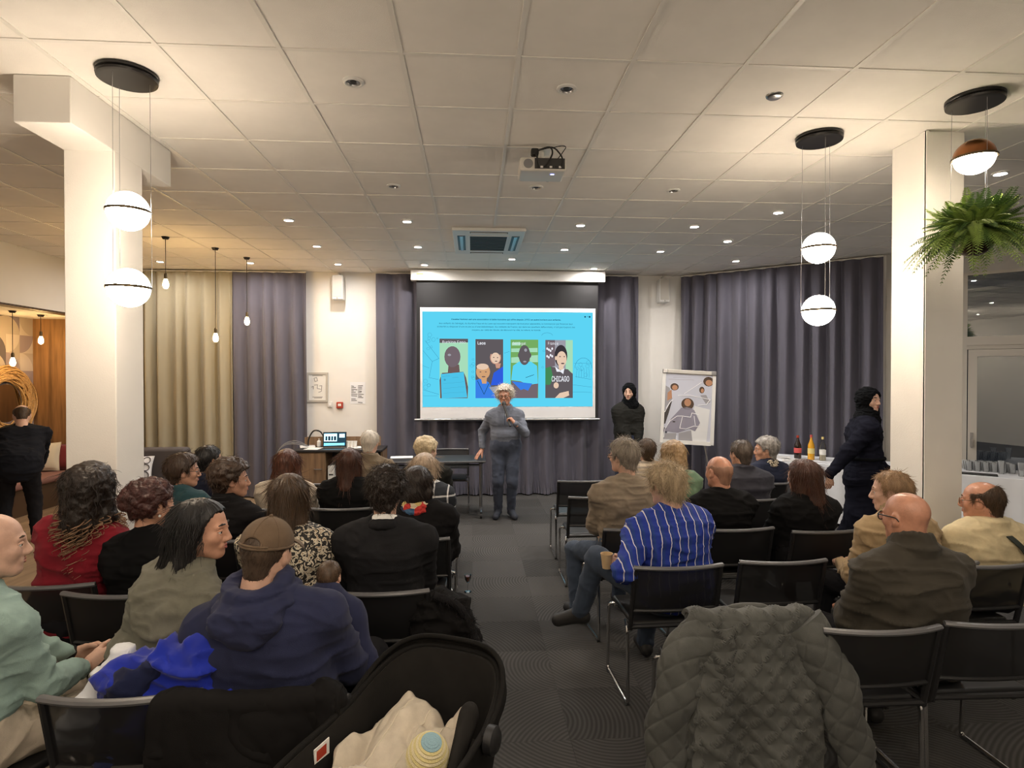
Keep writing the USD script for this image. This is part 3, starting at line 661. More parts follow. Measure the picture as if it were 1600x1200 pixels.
u, v = n(795, 362); obj('caption', S_.text('Sénégal', u, v, .026 * sh, 8, False, width=.078 * sw), 'slide_white', g)
# fourth photo: smiling child in a college sweatshirt
g = part_group('photo_frame', 'photo of a smiling child in a sweatshirt lettered CHICAGO')
obj('photo_ground', S_.poly(pl((1070, 322), (1300, 322), (1300, 812), (1070, 812)), 1), 'slide_grey', g)
obj('photo_shape', S_.poly(pl((1240, 322), (1300, 322), (1300, 600), (1240, 600)), 2), 'slide_pale', g)
obj('photo_shape', S_.poly(pl((1070, 322), (1150, 322), (1150, 540), (1070, 560)), 2), 'slide_dark', g)
for k in range(8): obj('photo_shape', S_.poly(circ(1085 + 14 * (k % 4), 395 + 55 * (k // 4) + 9 * (k % 3), 8, 11, 7), 3), 'slide_white', g)
obj('photo_shape', S_.poly(pl((1070, 812), (1070, 580), (1110, 545), (1180, 560), (1260, 570), (1300, 610), (1300, 812)), 4), 'slide_dark2', g)
obj('photo_shape', S_.poly(pl((1070, 700), (1070, 560), (1115, 545), (1135, 640), (1110, 700)), 5), 'slide_tgreen', g)
obj('photo_shape', S_.poly(pl((1150, 545), (1195, 580), (1230, 560), (1220, 610), (1195, 590), (1165, 590)), 6), 'slide_white', g)
obj('photo_shape', S_.poly(circ(1200, 455, 54, 92), 5), 'slide_shadow', g)
obj('photo_shape', S_.poly(pl((1178, 520), (1225, 520), (1220, 575), (1185, 575)), 6), 'slide_face', g)
obj('photo_shape', S_.poly(circ(1206, 482, 42, 66), 7), 'slide_face', g)
obj('photo_shape', S_.poly(circ(1158, 475, 9, 18), 7), 'slide_face', g)
obj('photo_shape', cat_([S_.poly(circ(1192, 462, 9, 4), 8), S_.poly(circ(1228, 462, 7, 4), 8), S_.poly(circ(1215, 520, 15, 6), 8)]), 'slide_brown', g)
u, v = n(1120, 672); obj('sweatshirt_lettering', S_.text('CHICAGO', u, v, .055 * sh, 8, True, width=.105 * sw), 'slide_white', g)
obj('photo_shape', cat_([S_.poly(circ(1160, 705, 22, 26), 8), S_.poly(pl((1150, 812), (1190, 770), (1265, 752), (1270, 790), (1220, 812)), 8)]), 'slide_face', g)
u, v = n(1088, 362); obj('caption', S_.text('France', u, v, .028 * sh, 9, False, width=.062 * sw), 'slide_white', g)
obj('slide_control', cat_([S_.poly(circ(1404, 125, 7, 7), 1), S_.poly(circ(1424, 122, 3, 3), 1), S_.poly(circ(1442, 125, 8, 8), 1)]), 'slide_ink', slide)

# ------------------------------------------------------------------ things on the back wall
def wall_speaker(label, px, py):
    p = at(px, py, Y=YB - .12)
    o = thing('wall_speaker', label, 'loudspeaker', (p[0], YB, p[2]))
    m = rbox(-.085, .085, -.21, -.05, -.19, .19, .02); obj('cabinet', m, 'white_plastic', o, 40)
    obj('speaker_grille', rbox(-.07, .07, -.216, -.206, -.15, .175, .004), 'frame_cream', o)
    obj('logo_badge', lathe([(0, -.004), (.008, -.004), (.009, 0), (0, 0)], 12).apply_transform(trimesh.transformations.rotation_matrix(-PI / 2, [1, 0, 0])).apply_translation([0, -.217, -.165]), 'chrome', o)
    obj('bracket', cat_([bx(-.03, .03, -.06, -.001, -.05, .05), bx(-.05, .05, -.012, -.001, -.09, .09), bx(-.012, .012, -.12, -.10, .18, .235), bx(-.012, .012, -.12, -.001, .225, .24)]), 'white_plastic', o)
wall_speaker('white loudspeaker on the wall left of the screen', 529, 450)
wall_speaker('white loudspeaker on the wall right of the screen', 1036, 455)
a, b = at(480, 582, Y=YB), at(513, 628, Y=YB)
o = thing('framed_plan', 'white-framed evacuation plan on the wall beside the grey curtain', 'framed plan', ((a[0] + b[0]) / 2, YB, (a[2] + b[2]) / 2))
w, h = (b[0] - a[0]) / 2, (a[2] - b[2]) / 2
obj('frame', cat_([bx(-w, w, -.025, -.001, h - .03, h), bx(-w, w, -.025, -.001, -h, -h + .03), bx(-w, -w + .03, -.025, -.001, -h + .03, h - .03), bx(w - .03, w, -.025, -.001, -h + .03, h - .03)]), 'frame_cream', o)
obj('print', bx(-w + .03, w - .03, -.012, -.001, -h + .03, h - .03), 'paper', o)
P_ = Panel([-w + .03, -.0125, h - .03], [2 * w - .06, 0, 0], [0, 0, -2 * h + .06])
obj('plan_drawing', cat_([P_.line(q, .009, 1) for q in ([(.3, .15), (.45, .12), (.5, .25), (.35, .28), (.3, .15)], [(.3, .42), (.5, .4), (.48, .55), (.7, .58)], [(.6, .45), (.75, .44), (.72, .66), (.55, .7)], [(.15, .5), (.25, .46), (.25, .58)], [(.2, .88), (.8, .88)], [(.3, .92), (.75, .92)], [(.2, .05), (.8, .05)])]), 'ink_grey', o)
a, b = at(547, 597, Y=YB), at(571, 631, Y=YB)
o = thing('notice_sheet', 'printed paper notice taped to the wall left of the screen curtain', 'paper notice', ((a[0] + b[0]) / 2, YB, (a[2] + b[2]) / 2))
w, h = (b[0] - a[0]) / 2, (a[2] - b[2]) / 2
obj('sheet', bx(-w, w, -.003, -.001, -h, h), 'screen_white', o)
P_ = Panel([-w, -.0035, h], [2 * w, 0, 0], [0, 0, -2 * h])
rnd = random.Random(2)
obj('printing', cat_([P_.line([(x, y), (min(.95, x + rnd.uniform(.15, .4)), y + rnd.uniform(-.03, .03))], .014, 1) for y in np.arange(.1, .95, .075) for x in (.08, .52) if rnd.random() < .85]), 'ink_grey', o)
p = at(531.5, 633, Y=YB)
o = thing('fire_alarm', 'red fire alarm call point on the wall above the desk', 'fire alarm', (p[0], YB, p[2]))
obj('case', rbox(-.05, .05, -.045, -.001, -.05, .05, .008), 'red_plastic', o, 40); obj('push_plate', bx(-.025, .025, -.0475, -.044, -.012, .025), 'paper', o)
p = at(516, 632, Y=YB)
o = thing('wall_switch', 'small white switch on the wall left of the red fire alarm', 'switch', (p[0], YB, p[2]))
obj('cover', rbox(-.035, .035, -.022, -.001, -.045, .045, .006), 'white_plastic', o, 40); obj('rocker', bx(-.014, .014, -.028, -.021, -.02, .02), 'screen_white', o)

# ------------------------------------------------------------------ desk with the laptop
dx0, dx1 = at(462, 703, Zc=8.75)[0], at(598, 703, Zc=8.75)[0]
DZ = .80; dyf, dyb = 8.62 + .2, 9.36
o = thing('desk', 'wood-fronted desk with black top against the wall under the plan', 'desk', ((dx0 + dx1) / 2, dyf, 0)); w = (dx1 - dx0) / 2; dd = dyb - dyf
obj('worktop', rbox(-w, w, -.02, dd, DZ - .035, DZ, .008), 'black_top', o, 40)
ped = .42
obj('pedestal', bx(-w + .03, -w + .03 + ped, .02, dd - .05, .02, DZ - .036), 'desk_wood', o)
obj('pedestal_door', bx(-w + .035, -w + .025 + ped, -.004, .0195, .05, DZ - .05), 'desk_wood', o)
obj('handle', tube(bend([(-w + .30, -.004, .52), (-w + .30, -.03, .52), (-w + .40, -.03, .52), (-w + .40, -.004, .52)], .01), .007, 8), 'steel', o)
obj('side_panel', bx(w - .03, w, .02, dd - .05, 0, DZ - .036), 'desk_wood', o)
obj('back_shelf', cat_([bx(-w + .05, w - .1, dd - .02, dd, DZ, DZ + .14), bx(-w + .05, -w + .07, dd - .14, dd - .02, DZ, DZ + .14)]), 'desk_wood', o)
obj('modesty_panel', bx(-w + .03 + ped, w - .03, dd - .09, dd - .07, .25, DZ - .036), 'black_top', o)
lp = at(523, 700, z=DZ); lp = np.array([lp[0], min(max(lp[1], dyf + .1), dyf + .22), DZ])
o = thing('laptop', 'open laptop on the desk with windows of the slide on screen', 'laptop', lp, .08)
obj('keyboard_base', rbox(-.165, .165, -.02, .20, .001, .018, .006), 'steel', o, 40)
lid = rbox(-.17, .17, -.005, .005, 0, .225, .004); tilt = trimesh.transformations.rotation_matrix(-.25, [1, 0, 0]); tr_ = trimesh.transformations.translation_matrix([0, -.02, .018])
def lidm(m): m.apply_transform(tilt); m.apply_transform(tr_); return m
L_ = Panel([-.16, -.0055, .215], [.32, 0, 0], [0, 0, -.20])
# the screen faces the room
obj('lid', lidm(lid), 'black_plastic', o)
glow('laptop_dark', (.008, .02, .03), 1.0); glow('laptop_white', (.35, .65, .8), 1.0); glow('laptop_blue', (.12, .5, .75), 1.0)
obj('display', lidm(L_.poly([(0, 0), (1, 0), (1, 1), (0, 1)], 0)), 'laptop_dark', o)
obj('screen_window', lidm(L_.poly([(.02, .08), (.60, .08), (.60, .66), (.02, .66)], 1)), 'laptop_white', o)
obj('screen_window', lidm(L_.poly([(.70, .1), (.95, .1), (.95, .38), (.70, .38)], 1)), 'laptop_white', o)
obj('screen_window', lidm(L_.poly([(.02, .78), (.95, .78), (.95, .97), (.02, .97)], 1)), 'laptop_blue', o)
obj('window_content', lidm(cat_([L_.poly([(.08 + k * .13, .28), (.17 + k * .13, .28), (.17 + k * .13, .58), (.08 + k * .13, .58)], 2) for k in range(4)])), 'laptop_dark', o)
def onto(px, py, z): q = at(px, py, z=z); return np.array([q[0], min(max(q[1], dyf + .06), dyb - .15), z])
p = onto(501, 697, DZ)
o = thing('lotion_bottle', 'small white pump bottle left of the laptop', 'bottle', p); obj('bottle_body', lathe([(0, .001), (.028, .001), (.03, .02), (.03, .085), (.012, .10), (0, .10)], 20), 'white_plastic', o, 40); obj('bottle_cap', lathe([(0, .10), (.012, .10), (.012, .125), (0, .128)], 14), 'frame_cream', o, 40)
for k, (px, py, r, lb) in enumerate([(481, 698, .3, 'white paper stack on the left of the desk'), (490, 701, -.1, 'loose white sheet at the front edge of the desk'), (553, 699, .2, 'white sheet on the desk right of the laptop')]):
    p = onto(px, py, DZ); o = thing('paper_sheet', lb, 'paper', p, r); obj('sheets', bx(-.105, .105, -.14, .14, .0005 + .0005, .012 if k == 0 else .0025), 'paper', o)
    if k == 0: obj('top_sheet', bx(-.10, .11, -.13, .13, .0121, .0127), 'screen_white', o)
for k in range(3):
    p = onto(548 + k * 5, 697, DZ); p[1] = dyf + .28; o = thing('paper_cup', ['white paper cup nearest the laptop', 'white paper cup in the middle of the three', 'white paper cup farthest from the laptop'][k], 'cup', p); obj('cup', lathe([(0, .001), (.026, .001), (.036, .095), (.034, .095), (.025, .004), (0, .004)], 18), 'paper', o, 40); obj('cup_rim', tube([(.036 * math.cos(t), .036 * math.sin(t), .095) for t in np.arange(18) * PI / 9], .002, 5, True), 'white_plastic', o)
p = onto(490, 700, DZ); q0, q1 = at(482, 692, Y=p[1] + .1), at(504, 692, Y=p[1] + .1)
arc = [(p[0] - .12, p[1] + .15, DZ), (p[0] - .11, p[1] + .15, DZ + .12), (p[0] - .04, p[1] + .15, DZ + .24), (p[0] + .06, p[1] + .15, DZ + .23), (p[0] + .12, p[1] + .14, DZ + .13), (p[0] + .13, p[1] + .12, DZ + .02)]
o = thing('gooseneck_lamp', 'black gooseneck arching over the desk behind the white bottle', 'desk lamp', (p[0] - .12, p[1] + .15, DZ)); obj('gooseneck', tube(smooth_path(np.array(arc) - [p[0] - .12, p[1] + .15, DZ]), .011, 8), 'black_plastic', o, 40); obj('foot', lathe([(0, .001), (.04, .001), (.04, .012), (0, .014)], 18), 'black_plastic', o, 40)
o = thing('grey_cable', 'bundle of grey cables looping off the left end of the desk', 'cable', (p[0] - .35, p[1], DZ))
for k in range(3): obj('strand', tube(smooth_path([(.25, .08 + .03 * k, .01), (.10, .02 * k, .06 + .02 * k), (-.06, 0, .045 + .015 * k), (-.17, -.02, -.06), (-.20 - .01 * k, -.01, -.3), (-.2, 0, -.78)]), .005, 6), 'cable_grey', o)
p = onto(522, 745, .3)
o = thing('computer_case', 'narrow white computer case under the desk', 'computer', (at(521, 720, Y=dyf + .2)[0], dyf + .2, 0)); obj('case', rbox(-.05, .05, -.15, .2, .005, .56, .008), 'white_plastic', o, 40); obj('front_slot', bx(-.03, .03, -.152, -.149, .42, .44), 'grille_dark', o)

# ------------------------------------------------------------------ folding table by the speaker
TZ = .765; q1 = at(759, 720, z=TZ); q0 = at(611, 719, z=TZ)
o = thing('folding_table', 'dark folding table on steel wheels beside the standing speaker', 'table', ((q0[0] + q1[0]) / 2, q1[1], 0)); w = (q1[0] - q0[0]) / 2
obj('tabletop', rbox(-w, w, 0, .62, TZ - .028, TZ, .006), 'black_top', o, 40)
obj('edge_band', tube([(-w, .003, TZ - .014), (w, .003, TZ - .014)], .011, 8), 'rim_plastic', o)
for sx in (-1, 1):
    x = sx * (w - .06)
    obj('leg', tube([(x, .31, TZ - .03), (x, .31, .09)], .022, 12), 'steel', o, 40)
    obj('foot_bar', tube(bend([(x, .04, .075), (x, .1, .095), (x, .52, .095), (x, .58, .075)], .04), .018, 10), 'steel', o, 40)
    for yy in (.05, .57): obj('caster', lathe([(0, -.012), (.030, -.012), (.032, 0), (.030, .012), (0, .012)], 18).apply_transform(trimesh.transformations.rotation_matrix(PI / 2, [0, 1, 0])).apply_translation([x, yy, .0325]), 'black_plastic', o, 40)
    obj('bracket', bx(x - .03, x + .03, .1, .52, TZ - .05, TZ - .028), 'black_metal', o)
obj('crossbar', tube([(-w + .06, .31, TZ - .1), (w - .06, .31, TZ - .1)], .016, 8), 'steel', o)
tY = q1[1]
p = at(628, 714.5, z=TZ); o = thing('paper_sheet', 'white papers at the left end of the folding table', 'paper', (p[0], min(p[1], tY + .4), TZ), .1); obj('sheets', bx(-.15, .15, -.105, .105, .001, .006), 'paper', o); obj('top_sheet', bx(-.13, .14, -.10, .09, .0061, .0066), 'screen_white', o)

# ------------------------------------------------------------------ flip chart with the poster
q = at(1075, 635, Zc=8.55)
o = thing('flip_chart', 'tripod flip chart with a framed poster before the slanted curtain', 'easel', (q[0], q[1], 0), -.16)
bw, bh = .355, .515; zc = q[2]; ra, le = .055, .10
def board(m):
    V = m.vertices; x, y, z = V.T; x2 = x * math.cos(ra) + z * math.sin(ra); z2 = -x * math.sin(ra) + z * math.cos(ra)
    m.vertices = np.column_stack([x2, y * math.cos(le) + z2 * math.sin(le), zc + z2 * math.cos(le) - y * math.sin(le)]); return m
obj('board', board(bx(-bw, bw, 0, .02, -bh, bh)), 'white_paint', o)
obj('frame', board(cat_([bx(-bw - .02, -bw + .025, -.012, .022, -bh - .02, bh), bx(bw - .025, bw + .02, -.012, .022, -bh - .02, bh), bx(-bw + .025, bw - .025, -.03, .022, -bh - .03, -bh + .02)])), 'white_paint', o)
obj('clamp_bar', board(cat_([rbox(-bw, bw, -.025, .022, bh - .05, bh + .005, .008)])), 'frame_cream', o)
obj('clamp_end', board(rbox(-bw - .021, -bw + .05, -.03, .024, bh - .052, bh + .008, .006)), 'steel', o)
obj('clamp_end', board(rbox(bw - .05, bw + .021, -.03, .024, bh - .052, bh + .008, .006)), 'steel', o)
for nm, (xb, yb, xt) in (('leg', (-.36, -.18, -.12)), ('leg', (.36, -.18, .12)), ('leg', (0, .52, 0))):
    obj(nm, tube([(xt, .04 + (0.02 if yb > 0 else 0), zc + .1), (xb, yb + .04, .012)], .014, 8), 'steel', o, 40)
P_ = Panel([-bw + .028, -.001, bh - .055], [2 * bw - .056, 0, 0], [0, 0, -2 * bh + .08])
for nm, c in dict(ground=(188, 190, 202), skin=(176, 128, 96), hair=(72, 52, 36), lilac=(138, 134, 148), grey=(150, 148, 152), dark=(60, 54, 52), fog=(214, 214, 214), navy=(66, 68, 84)).items(): mat('poster_' + nm, srgb(*c), .5)
def pq(*pts): return [((x - 235) / 605, (y - 130) / 915) for x, y in pts]
def ps(lay, m, *pts): obj('poster_shape', board(P_.poly(pq(*pts), lay)), 'poster_' + m, po)
def pe(lay, m, c, r): obj('poster_shape', board(P_.poly(pq(*[(c[0] + r[0] * math.cos(t), c[1] + r[1] * math.sin(t)) for t in np.arange(16) * PI / 8]), lay)), 'poster_' + m, po)
po = UsdGeom.Xform.Define(stage, path_of('poster', o)); tag(po, 'poster of figures seen from below linked by white lines')
ps(0, 'ground', (235, 130), (840, 130), (840, 1045), (235, 1045)); ps(1, 'fog', (620, 560), (820, 600), (790, 1045), (560, 1045))
ps(1, 'grey', (235, 300), (290, 330), (330, 480), (250, 600), (235, 680)); pe(2, 'hair', (352, 312), (55, 50)); pe(3, 'skin', (356, 322), (36, 36)); ps(2, 'skin', (265, 400), (315, 350), (325, 470), (265, 510))
ps(2, 'dark', (235, 650), (330, 500), (290, 680), (250, 830), (235, 830)); pe(2, 'hair', (790, 215), (68, 66)); pe(3, 'skin', (796, 232), (44, 42)); pe(2, 'hair', (708, 336), (34, 46)); pe(3, 'skin', (714, 345), (20, 30)); ps(2, 'grey', (690, 410), (765, 400), (820, 500), (770, 530))
ps(3, 'lilac', (250, 930), (320, 760), (440, 610), (520, 580), (620, 620), (700, 790), (640, 910), (560, 880), (420, 945)); pe(4, 'hair', (530, 540), (82, 82)); pe(5, 'skin', (530, 520), (44, 52)); ps(4, 'lilac', (440, 600), (520, 585), (600, 600), (560, 680), (480, 690))
ps(3, 'grey', (250, 960), (400, 950), (390, 1040), (240, 1040)); ps(3, 'grey', (430, 950), (590, 900), (610, 1045), (430, 1045)); ps(2, 'navy', (235, 880), (290, 900), (260, 1040), (235, 1040)); pe(5, 'dark', (362, 795), (20, 9))
obj('poster_lines', board(cat_([P_.line(pq(*q), .0085, 7) for q in ([(238, 1020), (250, 900), (310, 790), (400, 715), (470, 710), (575, 720), (590, 660), (680, 680)], [(470, 720), (440, 880), (520, 885), (620, 840), (700, 840)], [(620, 700), (640, 830)], [(237, 670), (300, 530), (340, 490)], [(480, 400), (560, 340), (700, 230)], [(400, 430), (560, 420), (720, 445), (820, 460), (770, 535), (660, 550)], [(405, 985), (405, 1040)])])), 'screen_white', po)
obj('poster_text', board(cat_([P_.line(pq((270, 212), (600, 205)), .004, 1), P_.line(pq((330, 180), (560, 176)), .003, 1)])), 'poster_grey', po)

# ------------------------------------------------------------------ buffet tables along the slanted wall
WZ = .76
def wl2(s, d): p = CRN + SD * s + SN * d; return p
def cloth_table(label, s0, s1, d0, d1, seed, clabel):
    c = wl2((s0 + s1) / 2, (d0 + d1) / 2); rz = math.atan2(SD[1], SD[0])
    o = thing('buffet_table', label, 'table', (c[0], c[1], 0), rz); w, d = (s1 - s0) / 2, (d1 - d0) / 2
    obj('tabletop', bx(-w, w, -d, d, WZ - .034, WZ - .006), 'desk_wood', o)
    for sx in (-1, 1):
        for sy in (-1, 1): obj('leg', tube([(sx * (w - .08), sy * (d - .08), WZ - .035), (sx * (w - .08), sy * (d - .08), .001)], .016, 8), 'steel', o)
    per = []
    L = [(-w, -d), (w, -d), (w, d), (-w, d)]
    for (a, b) in zip(L, L[1:] + L[:1]):
        k = int(np.linalg.norm(np.subtract(b, a)) / .03)
        for t in np.arange(k) / k: per.append((a[0] + (b[0] - a[0]) * t, a[1] + (b[1] - a[1]) * t, *np.array([(b[1] - a[1]), -(b[0] - a[0])]) / np.linalg.norm(np.subtract(b, a))))
    per = np.array(per); K = len(per); r = np.random.default_rng(seed); u = np.arange(K) * .03
    wv = .5 + .5 * np.sin(u * 2 * PI / .23 + 2 * meshkit.noise(np.column_stack([u * 2, u * 0, u * 0]), seed))
    rows = []
    for q in (.55, .8, .97, 1.0): rows.append(np.column_stack([per[:, 0] * q, per[:, 1] * q, np.full(K, WZ - .0005)]))
    for k, v in enumerate((.02, .1, .25, .45, .65, .9)):
        off = .006 + .045 * wv * v; rows.append(np.column_stack([per[:, 0] + per[:, 2] * off, per[:, 1] + per[:, 3] * off, np.full(K, WZ - v * .8 + .008 * (k < 1))]))
    P = np.stack(rows); m = grid_mesh(P, wrap=True)
    cap = grid_mesh(P[:1], wrap=True) if False else trimesh.Trimesh(np.vstack([P[0], [[0, 0, WZ - .0005]]]), [(K, (i + 1) % K, i) for i in range(K)], process=False)
    m = cat_([m, cap]); m.merge_vertices(); trimesh.repair.fix_normals(m)
    co = thing('tablecloth', clabel, 'tablecloth', (c[0], c[1], 0), rz); obj('cloth', m, 'cloth_white', co, 50)
    return o
sA0, sA1 = s_at(1196, .7), s_at(1345, .7); sB0, sB1 = sA1 + .14, s_at(1600, .6) + .9
cloth_table('buffet table under white cloth with the drink bottles', sA0, sA1, .33, 1.10, 1, 'white cloth over the table with the drink bottles')
cloth_table('buffet table under white cloth with the glasses by the window', sB0, sB1, .33, 1.10, 2, 'white cloth over the table with the glasses')
def wallpt(px, d, z): s = s_at(px, d); p = wl2(s, d); return (p[0], p[1], z)
def bottle(label, p, body, lab, capm, hh=.30, r=.042, fill=None):
    o = thing('drink_bottle', label, 'bottle', p)
    k = hh / .30
    prof = [(0, .001), (r * .9, .001), (r, .012), (r, .15 * k), (r * .92, .18 * k), (r * .55, .22 * k), (r * .32, .25 * k), (r * .30, .285 * k), (0, .285 * k)]
    obj('bottle_body', lathe(prof, 24), body, o, 40)
    obj('bottle_label', lathe([(r + .0008, .075 * k), (r + .0012, .075 * k), (r + .0012, .14 * k), (r + .0008, .14 * k)], 24, True), lab, o, 40)
    obj('bottle_cap', lathe([(0, .27 * k), (r * .36, .27 * k), (r * .36, .30 * k), (0, .302 * k)], 18), capm, o, 40)
    if fill: obj('drink', lathe([(0, .003), (r - .004, .003), (r - .003, .13 * k), (0, .13 * k)], 20), fill, o, 40)
bottle('dark cola bottle with red label on the white cloth', wallpt(1247, .72, WZ), 'bottle_cola', 'label_red', 'red_plastic', .31, .046)
bottle('orange juice bottle on the white cloth, middle of the three', wallpt(1268, .75, WZ), 'juice', 'label_yellow', 'label_red', .33, .042)
bottle('clear bottle with pale label on the white cloth beside the walking woman', wallpt(1286, .75, WZ), 'glass', 'paper', 'label_yellow', .31, .040, 'cream_fabric')
for k, (px, dd) in enumerate([(1222, .75), (1236, .95)]):
    p = wallpt(px, dd, WZ); o = thing('paper_sheet', ['white printed sheet at the left end of the bottle table', 'second white sheet lying nearer on the bottle table'][k], 'paper', p, -.5); obj('sheets', bx(-.105, .105, -.148, .148, .001, .003), 'paper', o)
    obj('printing', cat_([bx(-.08, .07, y, y + .006, .0031, .0034) for y in np.arange(-.12, .12, .025)]), 'ink_grey', o)
def tumbler(label, p, h_=.105, r0=.028, r1=.036, group=None, fill=None):
    o = thing('drinking_glass', label, 'glass', p, group=group)
    obj('glass_wall', lathe([(0, .001), (r0, .001), (r1, h_), (r1 - .0025, h_), (r0 - .002, .012), (0, .012)], 22), 'tumbler_glass', o, 40)
    obj('glass_base', lathe([(0, .002), (r0 - .002, .002), (r0 - .001, .011), (0, .011)], 18), 'tumbler_glass', o, 40)
    return o
k = 0
for i in range(6):
    for j in range(3):
        p = wl2(s_at(1508, .50) + i * .078 + .02 * j, .50 + j * .085); tumbler(f"clear empty tumbler, {['first', 'second', 'third', 'fourth', 'fifth', 'sixth'][i]} from the column in the row {['nearest the window', 'between the other two', 'nearest the audience'][j]}", (p[0], p[1], WZ), group='empty tumblers on the buffet'); k += 1
for px, dd, lb in [(1566, .78, 'tall flared glass standing apart right of the grouped tumblers'), (1597, .86, 'tall glass at the right edge of the picture on the white cloth')]: tumbler(lb, wallpt(px, dd, WZ), .15, .024, .038)
p = wallpt(1530, 1.0, WZ); o = thing('black_tray', 'flat black tray on the white cloth before the window', 'tray', p, math.atan2(SD[1], SD[0])); obj('tray', rbox(-.17, .17, -.05, .05, .001, .014, .005), 'black_plastic', o, 40); obj('tray_rim', tube([(-.165, -.045, .014), (.165, -.045, .014), (.165, .045, .014), (-.165, .045, .014)], .003, 6, True), 'black_plastic', o)

# ------------------------------------------------------------------ alcove and sofa
o = thing('bench_seat', 'pinkish upholstered bench inside the wood-lined alcove', 'bench', (XA + .35, 8.2, 0))
obj('seat_cushion', rbox(-.34, .34, -1.3, 1.25, .36, .47, .04), 'seat_pink', o, 40); obj('bench_base', bx(-.34, .28, -1.3, 1.25, 0, .36), 'wood_dark', o); obj('bench_back', rbox(-.34, -.22, -1.3, 1.25, .48, .86, .04), 'red_velvet', o, 40)
def cushion(name, label, p, rz, rx, w, h, t, m, pieces=None):
    o = thing(name, label, 'cushion', p, rz)
    u = np.linspace(-1, 1, 19); U, V = np.meshgrid(u, u, indexing='ij'); e = (np.maximum(0, 1 - np.abs(U) ** 2.6) * np.maximum(0, 1 - np.abs(V) ** 2.6)) ** .5; pin = 1 - .06 * (1 - np.abs(U)) * np.abs(V) ** 2 - 0
    X, Z = U * w / 2 * (1 - .07 * (1 - V * V) * (np.abs(U) > .5)), V * h / 2 * (1 - .07 * (1 - U * U) * (np.abs(V) > .5))
    R = trimesh.transformations.rotation_matrix(rx, [1, 0, 0])
    def fin(m_): m_.apply_translation([0, 0, h / 2]); m_.apply_transform(R); return m_
    A = grid_mesh(np.stack([X, -e * t / 2, Z], -1)); B = grid_mesh(np.stack([X, e * t / 2, Z], -1), True)
    mm = cat_([A, B]); mm.merge_vertices(); trimesh.repair.fix_normals(mm); obj('cushion_cover', fin(mm), m, o, 60)
    ed = np.concatenate([np.stack([X, 0 * X, Z], -1)[0], np.stack([X, 0 * X, Z], -1)[1:, -1], np.stack([X, 0 * X, Z], -1)[-1, -2::-1], np.stack([X, 0 * X, Z], -1)[-2:0:-1, 0]]); obj('piping', fin(tube(ed, .006, 6, True)), m, o)
    if pieces:
        for (a, b) in pieces:
            q = []
            for tt in np.arange(16) * PI / 8:
                uu, vv = a + .17 * math.cos(tt), b + .27 * math.sin(tt)
                if abs(uu) < .97 and abs(vv) < .97:
                    ee = math.sqrt(max(0, 1 - abs(uu) ** 2.6) * max(0, 1 - abs(vv) ** 2.6)); q.append((uu * w / 2, -ee * t / 2 - .002, vv * h / 2))
            if len(q) > 5: obj('leaf_print', fin(tube(q, .0055, 5, len(q) == 16)), 'sofa_grey', o)
cushion('throw_cushion', 'red velvet cushion against the alcove wood panel', (XA + .55, YB - .22, .47), .05, -.25, .62, .40, .16, 'red_velvet')
cushion('throw_cushion', 'cream cushion standing behind the bending man in the alcove', (XA + .34, YB - .38, .48), .35, -.25, .42, .42, .14, 'cream_fabric')
gx0, gx1 = at(196, 710, Zc=8.6)[0], at(297, 710, Zc=8.6)[0]
o = thing('grey_sofa', 'dark grey sofa in front of the beige curtain', 'sofa', ((gx0 + gx1) / 2, 8.55, 0)); w = (gx1 - gx0) / 2
obj('sofa_back', rbox(-w, w, .18, .40, .12, .85, .05), 'sofa_grey', o, 40); obj('sofa_seat', rbox(-w, w, -.42, .20, .12, .43, .05), 'sofa_grey', o, 40)
for sx in (-1, 1):
    obj('sofa_leg', tube([(sx * (w - .06), -.36, .12), (sx * (w - .06), -.36, .001)], .018, 8), 'black_metal', o)
cushion('throw_cushion', 'white cushion with grey leaf ovals on the grey sofa', ((gx0 + gx1) / 2 - .18, 8.55 + .02, .432), 0, -.28, .52, .33, .13, 'cloth_white', [(a, b) for b in (-.62, 0, .62) for a in (-.72, -.36, 0, .36, .72)])
# woven round mirror on the papered wall
q = at(14, 630, X=XA + .05)
o = thing('wicker_mirror', 'round mirror in a thick ring of woven wicker on the alcove wall', 'mirror', (XA + .002, q[1], q[2]))
def ring(m): V = m.vertices; m.vertices = np.column_stack([V[:, 2], V[:, 1], V[:, 0]]); m.invert(); return m
obj('mirror_glass', ring(lathe([(0, .01), (.27, .01), (.27, .016), (0, .016)], 36)), 'mirror', o)
rg = np.random.default_rng(4)
for k in range(34):
    r0 = rg.uniform(.30, .50); ph = rg.uniform(0, 2 * PI); am = rg.uniform(.02, .05); fr = rg.integers(2, 4); t = np.linspace(0, 2 * PI, 44, endpoint=False)
    rr = np.clip(r0 + am * np.sin(fr * t + ph), .27, .53); zz = .03 + .025 * np.cos(fr * t * 1 + ph + k) + .012
    obj('wicker_strand', ring(tube(np.column_stack([rr * np.cos(t), rr * np.sin(t), zz]), rg.uniform(.009, .014), 6, True)), 'wicker', o, True)

